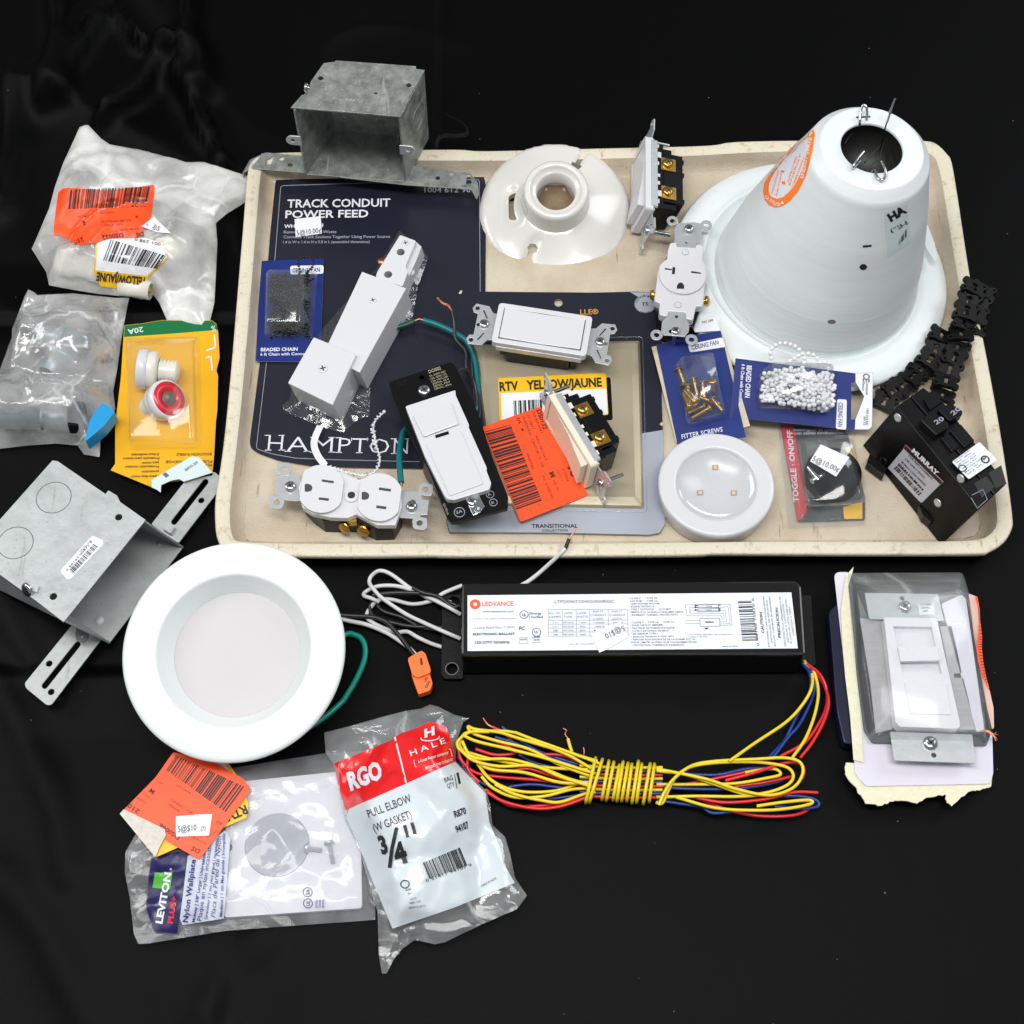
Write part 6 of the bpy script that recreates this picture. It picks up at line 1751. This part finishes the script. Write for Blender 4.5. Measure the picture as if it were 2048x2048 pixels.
b.text('YELLOW/JAUNE', S1, Z1(1015, 1228), Z1(668, 1190), 16, m_ink, .17, bold=.035)
b.text('001 298 0', S1, Z1(1110, 985), Z1(930, 950), 6, m_ink_g, .17)
t.part('yellow_sticker', b)
t.part('price_sticker', price(S1, Z1("1062,805 1180,920 1080,912 975,872"), Z1(1008, 860), Z1(1095, 905), 9, '5@5', lift=.2))
t = Thing('pipe_fitting', 'white plastic pipe fitting inside the milky bag', 'pipe fitting', P(*Z1(600, 1150), .1))
m_pvc = M('white_pvc', c(226, 224, 214), .4)
b = B()
c_ = P(*Z1(490, 1130), 1.15); b.lathe(c_, (1, -.25, 0), [(.7, -.9), (.95, -.9), (1.0, .2), (.8, .4), (.8, 1.5), (.95, 1.6), (.95, 2.6), (.7, 2.6)], m_pvc, 28)
c_ = P(*Z1(950, 1300), .8); b.lathe(c_, (.9, -.2, 0), [(.55, -1.3), (.7, -1.3), (.7, 1.0), (.55, 1.0)], m_pvc, 28)
t.part('fitting_body', b)
b = B(); c_ = P(*Z1(1180, 1000), 2.7); b.lathe(c_, (.2, .2, 1), [(.62, -.7), (.66, -.1), (.5, .15), (.001, .2)], M('cream_cap', c(226, 222, 196), .5), 8); t.part('end_cap', b)

# ---- clear bag with metal connectors, left edge
m_bagc = film('clear_film', col=(1, 1, 1, 1), haze=.3, gloss=.13, rough=.12, bump=.45, bs=36, cre=.5, cs=30, edge=.5, crl=.5)
t = Thing('clear_plastic_bag', 'clear crinkled plastic bag holding metal connectors at the left edge', 'plastic bag', P(*A1(450, 700), 0))
OU = A1("220,75 270,100 290,120 560,105 900,140 1000,140 985,200 940,450 905,700 875,860 892,1000 800,1130 780,1200 770,1370 650,1350 600,1280 430,1265 220,1280 0,1305 -80,1300 -80,850 0,690 90,480 95,380 150,240 190,130")
S2 = bag(t, OU, .1, [(90, 830, 4.2, 2.6), (150, 830, 3.4, 2.4), (20, 830, 4.2, 2.8), (60, 860, 3.5, 2.2), (130, 690, 4.0, 2.6), (70, 680, 3.5, 2.2)], m_bagc, s=3.0, amp=1.5, thick=.6)
b = B(); b.text('E117', S2, A1(790, 640), A1(875, 630), 6, m_ink_g, .15); b.text('MADE IN CHINA', S2, A1(770, 245), A1(875, 242), 3, m_ink_g, .15); b.text('#1802', S2, A1(790, 218), A1(840, 216), 3, m_ink_g, .15); t.part('bag_print', b)
t = Thing('conduit_connector', 'metal conduit connector with a bright blue end inside the clear bag', 'connector', P(*A1(400, 1050), .1))
m_cast = M('cast_zinc', c(158, 170, 176), .4, metal=.5, var=.15, vs=80)
ax_ = (P(*A1(720, 1075), 1.15)-P(*A1(60, 1050), 1.15)).normalized()
c_ = P(*A1(60, 1050), 1.15)
b = B(); b.lathe(c_, ax_, [(.7, -.4), (.92, -.4), (.92, 2.5), (1.08, 2.55), (1.08, 2.75), (.85, 2.8), (.85, 4.4), (1.0, 4.5)], m_cast, 32); t.part('connector_body', b)
b = B(); b.lathe(c_, ax_, [(1.0, 4.5), (1.2, 4.6), (1.2, 5.3), (.9, 5.4), (.6, 5.4)], m_blackm, 10, smooth=False); t.part('lock_ring', b)
b = B(); b.prism(H(2.2), rc(A1("800,945 890,1015 800,1130 655,1250 690,1090 740,1000"), 5), 1.2, M('blue_insulator', c(30, 150, 210), .35)); t.part('blue_throat', b, bev=.1)
b = B(); b.screw(P(*A1(520, 960), 2.6), (0, .1, 1), .33, m_chrome, m_slot, .22, shaft=.8); t.part('clamp_screw', b)
t = Thing('conduit_connector', 'dull grey angled connector with one screw in the upper half of the clear bag', 'connector', P(*A1(400, 600), .1))
b = B(); c_ = P(*A1(560, 480), 1.2); b.lathe(c_, (-.5, -1, 0), [(.7, -.6), (.9, -.6), (.95, 1.2), (1.1, 1.3), (1.1, 1.6), (.85, 1.7), (.8, 3.0)], m_cast, 28); t.part('connector_body', b)
b = B(); c_ = P(*A1(330, 430), 1.2); b.lathe(c_, (1, -.2, 0), [(.6, -1), (.8, -1), (.85, 1.6), (.6, 1.7)], m_cast, 28); t.part('side_arm', b)
b = B(); b.screw(P(*A1(212, 415), 2.3), (0, .1, 1), .34, m_chrome, m_slot, .22, shaft=.8); t.part('clamp_screw', b)

# ---- yellow fuse card
t = Thing('fuse_pack', 'torn yellow card with a green band and a blister of screw-in fuses', 'fuse pack', P(*A1(1300, 900), 0))
z = .5; s = H(z)
m_ycard = M('yellow_card', c(240, 178, 10), .4, var=.08, vs=25); m_gcard = M('green_card', c(10, 110, 60), .35)
m_inky = M('brown_print', c(70, 50, 20), .5)
b = B(); b.prism(s, A1("960,350 1100,335 1250,310 1640,312 1672,340 1685,400 1697,600 1672,700 1685,740 1680,1000 1668,1100 1655,1350 1640,1510 1430,1545 1300,1560 1170,1600 1100,1570 855,1470 890,1420 890,1150 905,1000 935,750 950,500"), .06, m_ycard, side=m_board)
b.poly(s, A1("962,352 1100,337 1250,312 1640,314 1670,342 1683,385 1350,412 958,440"), m_gcard, .012)
b.text('20A', s, A1(1104, 362), A1(985, 382), 10, m_prw, .03)
b.text('%', s, A1(1665, 352), A1(1632, 356), 11, m_prw, .03)
b.strip(s, A1("1655,420 1665,520 1595,545"), 3, m_paper, .02); b.strip(s, A1("1590,600 1630,590 1640,700"), 3, m_paper, .02)
for i, (st, x0_, x1_, y_) in enumerate((('PLUG FUSE', 1640, 1450, 1420), ('FUSE CARTRIDGE', 1640, 1280, 1392), ('BOUCHON FUSIBLE', 1635, 1365, 1335), ('A haut rendement', 1232, 1015, 1338), ('Protección para motors', 1232, 950, 1368), ('para motor', 1228, 1095, 1402), ('Protección moteur', 1228, 965, 1432), ('protection', 1226, 1095, 1470), ('Heavy-duty motor', 1226, 1010, 1508))):
    b.text(st, s, A1(x0_, y_), A1(x1_, y_+4), 5, m_inky, .02, bold=.02)
t.part('printed_card', b)
b = B(); b.prism(H(z+.35), A1("1170,1545 1205,1525 1480,1362 1540,1370 1642,1488 1420,1558 1385,1538 1320,1550 1245,1585 1242,1642 1215,1622 1172,1602"), .04, M('torn_flap', c(206, 224, 222), .6))
b.text('BP/S-20', H(z+.35), A1(1438, 1478), A1(1532, 1412), 5, m_ink_g, .02, bold=.02); b.poly(H(z+.35), A1("1255,1500 1280,1485 1308,1510 1282,1528"), m_ink_g, .02)
t.part('torn_flap', b)
b = B(); blister(b, A1("965,450 1545,430 1560,1290 1010,1315"), A1("985,548 1480,470 1500,1240 1000,1230"), z+.02, z+1.5, film('yellowed_blister', haze=.06, gloss=.07, rough=.1, bump=.2, bs=30, cre=.2, cs=20, edge=.4), 9); t.part('blister', b)
m_cer = M('cream_ceramic', c(230, 226, 214), .3)
def fuse(o, ax, label, red):
    t = Thing('screw_in_fuse', label, 'fuse', V((o.x, o.y, z)), 'fuses in the yellow pack')
    b = B(); b.lathe(o, ax, [(.001, .3), (.5, .3), (1.3, .3), (1.42, .2), (1.44, -.35), (1.3, -.45)], m_white_g, 40); t.part('head', b)
    b = B(); b.lathe(o, ax, [(1.3, -.45), (1.32, -.95), (1.1, -1.1), (.8, -1.15)], m_cer, 40); t.part('collar', b)
    b = B(); b.lathe(o, ax, [(.88 if k % 2 else .7, -1.15-k*.13) for k in range(11)]+[(.4, -2.6), (.001, -2.65)], m_cer, 32); t.part('threaded_base', b)
    if red:
        b = B(); b.lathe(o, ax, [(1.24, .31), (1.24, .34), (.56, .34), (.56, .31)], m_red, 40); t.part('red_ring', b)
        b = B(); b.lathe(o, ax, [(.55, .32), (.5, .36), (.001, .36)], M('fuse_window', c(120, 100, 90), .3, var=.3, vs=200), 28); t.part('window', b)
fuse(P(*A1(1100, 685), z+1.4), V((-1, .05, .12)).normalized(), 'upper fuse in the yellow pack, seen from its white side', False)
fuse(P(*A1(1290, 925), z+1.3), V((.66, -.12, .72)).normalized(), 'fuse with a red ring and grey window facing up', True)

# ---- wall plate bag, lower left
t = Thing('clear_plastic_bag', 'clear bag with navy printed label and a wall plate at the lower left', 'plastic bag', P(*C7(1000, 900), 0))
m_bagd = film('clear_poly', col=(.95, .96, 1, 1), haze=.17, gloss=.04, rough=.12, bump=.4, bs=30, cre=.4, cs=18, edge=.35, crl=.22)
OV = C7("330,520 195,735 120,870 115,1020 155,1230 185,1500 220,1578 305,1572 560,1530 900,1475 1500,1430 1932,1400 2050,1390 2060,80 1660,105 1300,160 960,215 700,250")
S3 = bag(t, OV, .1, [(550, 1690, 8, .35)], m_bagd, s=3.6, amp=1.0, thick=.55)
b = B(); b.decal(S3, C7("322,905 600,850 590,960 520,1495 340,1480 280,1300 300,1050"), m_navy if False else M('deep_navy_print', c(26, 22, 84), .3), .06, 5)
b.decal(S3, C7("347,1025 482,1022 466,1155 328,1142"), M('green_print', c(80, 175, 50), .35), .1, 5)
b.text('LEVITON', S3, C7(402, 1422), C7(474, 1030), 13, m_prw, .13, bold=.04); b.text('PLUS+', S3, C7(486, 1420), C7(515, 1212), 10.5, m_red, .13, bold=.04)
b.text('®', S3, C7(475, 1010), C7(480, 992), 4, m_prw, .13)
t.part('navy_label', b)
m_inkb = M('blue_print', c(40, 40, 120), .45)
b = B(); b.decal(S3, C7("600,900 890,700 930,760 880,1380 560,1430 540,1380"), M('pale_panel', c(196, 202, 218), .4), .05, 6)
for st, x0_, y0_, x1_, y1_, h_, bo, sh in (('Nylon Wallplate', 600, 1412, 662, 925, 10, .025, 0), ('Midway | 3/8" Larger | Unbreakable', 655, 1410, 745, 850, 6, .02, 0), ('Plaque en nylon incassable', 705, 1398, 790, 780, 8.5, 0, 0), ('Grandeur | 1 cm plus grand | incassable', 750, 1388, 838, 760, 5.5, .01, 0), ('Placa de Pared de Nylon', 812, 1372, 860, 745, 9, 0, .2), ('Mediana | 1 cm Mas grande | Irrompible', 868, 1366, 890, 722, 5.5, .01, .1)):
    b.text(st, S3, C7(x0_, y0_), C7(x1_, y1_), h_, m_inkb, .12, bold=bo, shear=sh)
t.part('blue_print', b)
for cx, cy, st in ((1527, 1175, 'SA'), (1530, 1262, 'UL')):
    b = B(); ring_ = [(C7(cx, cy)[0]+9*math.cos(a), C7(cx, cy)[1]+9*math.sin(a)) for a in [i*math.pi/10 for i in range(20)]]
    b.strip(S3, ring_, 1.6, m_inkb, .1, True); b.text(st, S3, C7(cx+14, cy+22), C7(cx+18, cy-22), 7, m_inkb, .11, bold=.02)
    if st == 'UL':
        for i, w_ in enumerate(('LISTED', 'COVER', '2N78')): b.text(w_, S3, C7(1602+i*26, 1298), C7(1606+i*26, 1232), 4, m_inkb, .11, bold=.02)
    t.part('approval_mark', b)
t2 = Thing('wall_plate', 'white nylon wall plate with a round grey centre inside the clear bag', 'wall plate', P(*C7(1300, 800), .1))
b = B(); b.prism(H(.55), rc(C7("900,330 1795,240 1930,260 1950,1300 880,1372"), 8), .35, M('nylon_white', c(216, 216, 224), .45), holes=[circ(H(.55), C7(1290, 812), 2.0, 40)]); t2.part('plate', b, bev=.08)
b = B(); cc = circ(H(.5), C7(1290, 812), 1.98, 48); b.prism(None, [tuple(p) for p in cc], 0, M('grey_disc', c(150, 153, 162), .4, metal=.3, var=.2, vs=60), vec=V((0, 0, -.2))); t2.part('round_blank', b)
for a_, c_ in (((1515, 835), (1635, 852)), ((1692, 790), (1722, 955))):
    b = B(); p0, p1 = P(*C7(*a_), .75), P(*C7(*c_), .75); b.lathe(p0, p1-p0, [(.001, -.05), (.32, -.02), (.32, .12), (.14, .2), (.14, (p1-p0).length), (.001, (p1-p0).length)], m_zinc, 14)
    single('plate_screw', b, 'small steel screw loose beside the grey disc in the clear bag', 'screw', 'screws in the wall plate bag')
b = B(); b.lathe(P(*C7(915, 830), .6), (0, 0, 1), [(.25, -.05), (.25, .02), (.001, .02)], m_slot, 14); t2.part('screw_hole', b)
b = B(); zz = 1.15; s = H(zz)
b.prism(s, rc(C7("780,160 905,165 1000,300 1072,500 1055,600 355,905 350,780"), 4), .02, m_yellow); b.poly(s, C7("790,168 880,172 985,320 1010,420 820,300"), m_paper, .01)
b.text('RTV', s, C7(1046, 502), C7(890, 570), 17, m_ink, .02, bold=.035)
t.part('yellow_sticker', b)
zz = 1.3; s = H(zz)
b = B(); b.prism(s, rc(C7("490,92 800,168 1032,300 1086,372 1058,430 690,925 430,775 430,690 105,540 350,290"), 4), .02, m_orange)
b.barcode(s, C7(512, 116), C7(1042, 362), C7(896, 560), C7(434, 232), m_ink, 51, 70, .015, .5)
for st, x0_, y0_, x1_, y1_, h_, bo in (('DS0066', 545, 745, 392, 640, 9, .03), ('DS', 700, 850, 640, 818, 9, .03), ('210', 235, 545, 150, 485, 9, .03), ('M', 350, 395, 318, 372, 9, .04), ('PO:', 410, 330, 375, 308, 4, 0), ('QTY: 1', 315, 440, 262, 410, 4, 0), ('512502M', 285, 480, 215, 440, 4, 0), ('9947765', 630, 405, 515, 340, 4, 0), ('SKU: COMPACT', 640, 560, 470, 445, 5, 0), ('MAGNET', 540, 545, 455, 485, 5, 0), ('RTV NUM', 745, 790, 640, 740, 5, 0), ('DE 21', 870, 640, 830, 620, 6, .02), ('100 500', 830, 690, 745, 745, 4, 0)):
    b.text(st, s, C7(x0_, y0_), C7(x1_, y1_), h_, m_ink_o, .02, bold=bo)
t.part('orange_sticker', b)
b = B(); b.prism(H(zz+.05), C7("106,535 425,690 430,740 380,830 350,905 75,570"), .02, M('sticker_back', c(226, 220, 210), .7, var=.2, vs=400)); t.part('folded_corner', b)
b = B(); b.prism(H(zz+.05), C7("508,590 635,580 645,586 655,576 790,572 765,738 620,742 612,735 605,744 510,746"), .015, m_sticker); b.text('5@$10', H(zz+.05), C7(525, 712), C7(668, 698), 12, m_ink_g, .02); b.text('£73', H(zz+.05), C7(700, 705), C7(738, 702), 9, m_ink_g, .02); t.part('price_sticker', b)

# ---- elbow bag
t = Thing('printed_plastic_bag', 'plastic bag with a red band and white panel holding a pull elbow', 'plastic bag', P(*C8(750, 950), 0))
OR_ = C8("95,285 290,235 480,180 640,140 740,125 800,98 850,110 960,165 1060,190 1020,215 975,350 970,470 1170,670 1200,760 1215,900 1300,980 1335,1100 1365,1250 1445,1370 1380,1460 1150,1560 900,1680 830,1695 700,1665 620,1720 560,1790 510,1890 480,1890 460,1780 455,1650 450,1480 400,1300 330,1080 225,850 160,500 105,420")
m_bage = film('heavy_poly', col=(.93, .96, .97, 1), haze=.18, gloss=.13, rough=.12, bump=.5, bs=32, cre=.5, cs=24, edge=.5, crl=.45)
S4 = bag(t, OR_, .7, [(815, 1640, 4.6, 2.6), (830, 1760, 4.0, 1.8), (840, 1560, 3.5, 1.6)], m_bage, s=4.0, amp=1.2, thick=.6, step=.28)
m_panel = M('white_film_print', c(214, 224, 230), .25, coat=.4, bump=.35, bs=60)
m_redf = M('red_film_print', c(225, 26, 30, 1), .25, coat=.4, bump=.3, bs=60)
b = B(); b.decal(S4, C8("262,790 640,618 968,478 1170,690 1195,880 1275,1075 1285,1150 1365,1285 960,1450 550,1590 470,1400 400,1230 325,1030 240,850"), m_panel, .05, 6); t.part('white_panel', b)
b = B(); b.decal(S4, C8("160,490 540,335 600,290 720,250 800,210 900,240 930,300 970,474 640,622 235,802 190,640"), m_redf, .08, 6)
b.strip(S4, C8("565,312 585,395 612,500 640,620"), 3.2, m_prw, .14)
b.text('RGO', S4, C8(268, 668), C8(495, 578), 33, m_prw, .16, bold=.05, shear=.2)
b.text('H', S4, C8(762, 318), C8(845, 290), 15, m_prw, .16, bold=.05, shear=.2)
rg = [C8(800+62*math.cos(a), 318-18*math.cos(a)*.3+20*math.sin(a)) for a in [math.pi*(-.1+1.2*i/12) for i in range(13)]]
b.strip(S4, rg, 2.2, m_prw, .15)
b.text('H A L E', S4, C8(672, 440), C8(905, 352), 11, m_prw, .15)
b.strip(S4, C8("690,470 935,392 948,440 702,512"), 1, m_prw, .14, True); b.text('a Scott Fetzer company', S4, C8(722, 485), C8(925, 422), 5.5, m_prw, .15, bold=.02, shear=.2); b.text('BEYOND THE CURRENT', S4, C8(772, 530), C8(955, 470), 5, m_prw, .15)
t.part('red_band', b)
b = B()
for st, x0_, y0_, x1_, y1_, h_, bo, sh in (('PULL ELBOW', 392, 852, 680, 742, 16, .0, 0), ('(W GASKET)', 430, 948, 682, 850, 16, .0, 0), ('3', 478, 1092, 525, 1078, 34, .05, 0), ('4', 578, 1160, 658, 1135, 38, .06, 0), ('BAG', 900, 615, 955, 597, 9.5, 0, 0), ('QTY', 918, 655, 966, 640, 9.5, 0, 0), ('1', 990, 622, 1010, 616, 20, .05, .1), ('R870', 966, 850, 1046, 822, 13, .03, .15), ('94107', 980, 950, 1066, 915, 13, .03, .15), ('0 51411 94107 9', 775, 1280, 1080, 1172, 6, 0, 0), ('LISTED', 636, 1340, 672, 1330, 3, .02, 0), ('514 P', 655, 1362, 680, 1356, 3, .02, 0), ('ANG. PULL', 668, 1400, 712, 1388, 3, 0, 0), ('MEX. S.A.', 665, 1428, 740, 1412, 4, 0, 0), ('HECHO S.A. DE C.V.', 660, 1458, 775, 1442, 4, 0, 0), ('MADE IN INDIA', 1145, 1312, 1245, 1256, 4, 0, 0)):
    b.text(st, S4, C8(x0_, y0_), C8(x1_, y1_), h_, m_ink, .12, bold=bo, shear=sh)
b.strip(S4, C8("578,915 562,985 545,1060 530,1185"), 7.5, m_ink, .12); b.strip(S4, C8("630,900 640,940 652,980"), 6.5, m_ink, .12); b.strip(S4, C8("678,882 690,920 700,960"), 6.5, m_ink, .12); b.strip(S4, C8("964,560 980,655"), 1.2, m_ink, .12)
b.barcode(S4, C8(752, 1150), C8(1000, 1048), C8(1050, 1168), C8(797, 1258), m_ink, 61, 54, .12, .55, seg=4)
rg = [C8(632+28*math.cos(a), 1293+26*math.sin(a)) for a in [i*math.pi/8 for i in range(16)]]; b.strip(S4, rg, 2, m_ink, .12, True)
t.part('black_print', b)
t = Thing('pull_elbow', 'grey metal pull elbow hidden under the white panel of the printed bag', 'pipe fitting', P(*C8(750, 1000), .75))
b = B(); b.lathe(P(*C8(700, 850), 1.6), (.25, -1, 0), [(1.0, -1), (1.3, -1), (1.3, 4.0), (1.0, 4.0)], m_cast, 24); t.part('elbow_body', b)

# ---- small things on the cloth
b = B()
pts_ = [P(*p, .25) for p in Z2("1515,505 1560,530 1630,565 1670,610 1665,650 1600,662 1520,660 1475,680 1455,740")]
q_ = spline(pts_, 5)
for i in range(len(q_)-1):
    d_ = (q_[i+1]-q_[i]).normalized(); n_ = V((0, 0, 1))*.12+d_.cross(V((0, 0, 1)))*.12
    b.add([q_[i]+n_, q_[i+1]+n_, q_[i+1]-n_*.9, q_[i]-n_*.9], [(0, 1, 2, 3)], m_blackm)
single('ribbon_scrap', b, 'thin dark ribbon scrap curling on the cloth behind the steel box', 'ribbon')
m_lint = M('lint', c(190, 185, 175), .9)
R = random.Random(77); b = B(); n_ = 0
while n_ < 60:
    u, v = R.uniform(0, 2048), R.uniform(0, 2048)
    p = P(u, v, .02); r_ = R.uniform(.015, .04)
    b.lathe(V((p.x, p.y, .0)), (R.uniform(-1, 1), R.uniform(-1, 1), .3), [(.001, -r_*R.uniform(1, 2.5)), (r_*.7, 0), (.001, r_*R.uniform(1, 2.5))], m_lint, 5); n_ += 1
single('lint', b, None, None, kind='stuff')
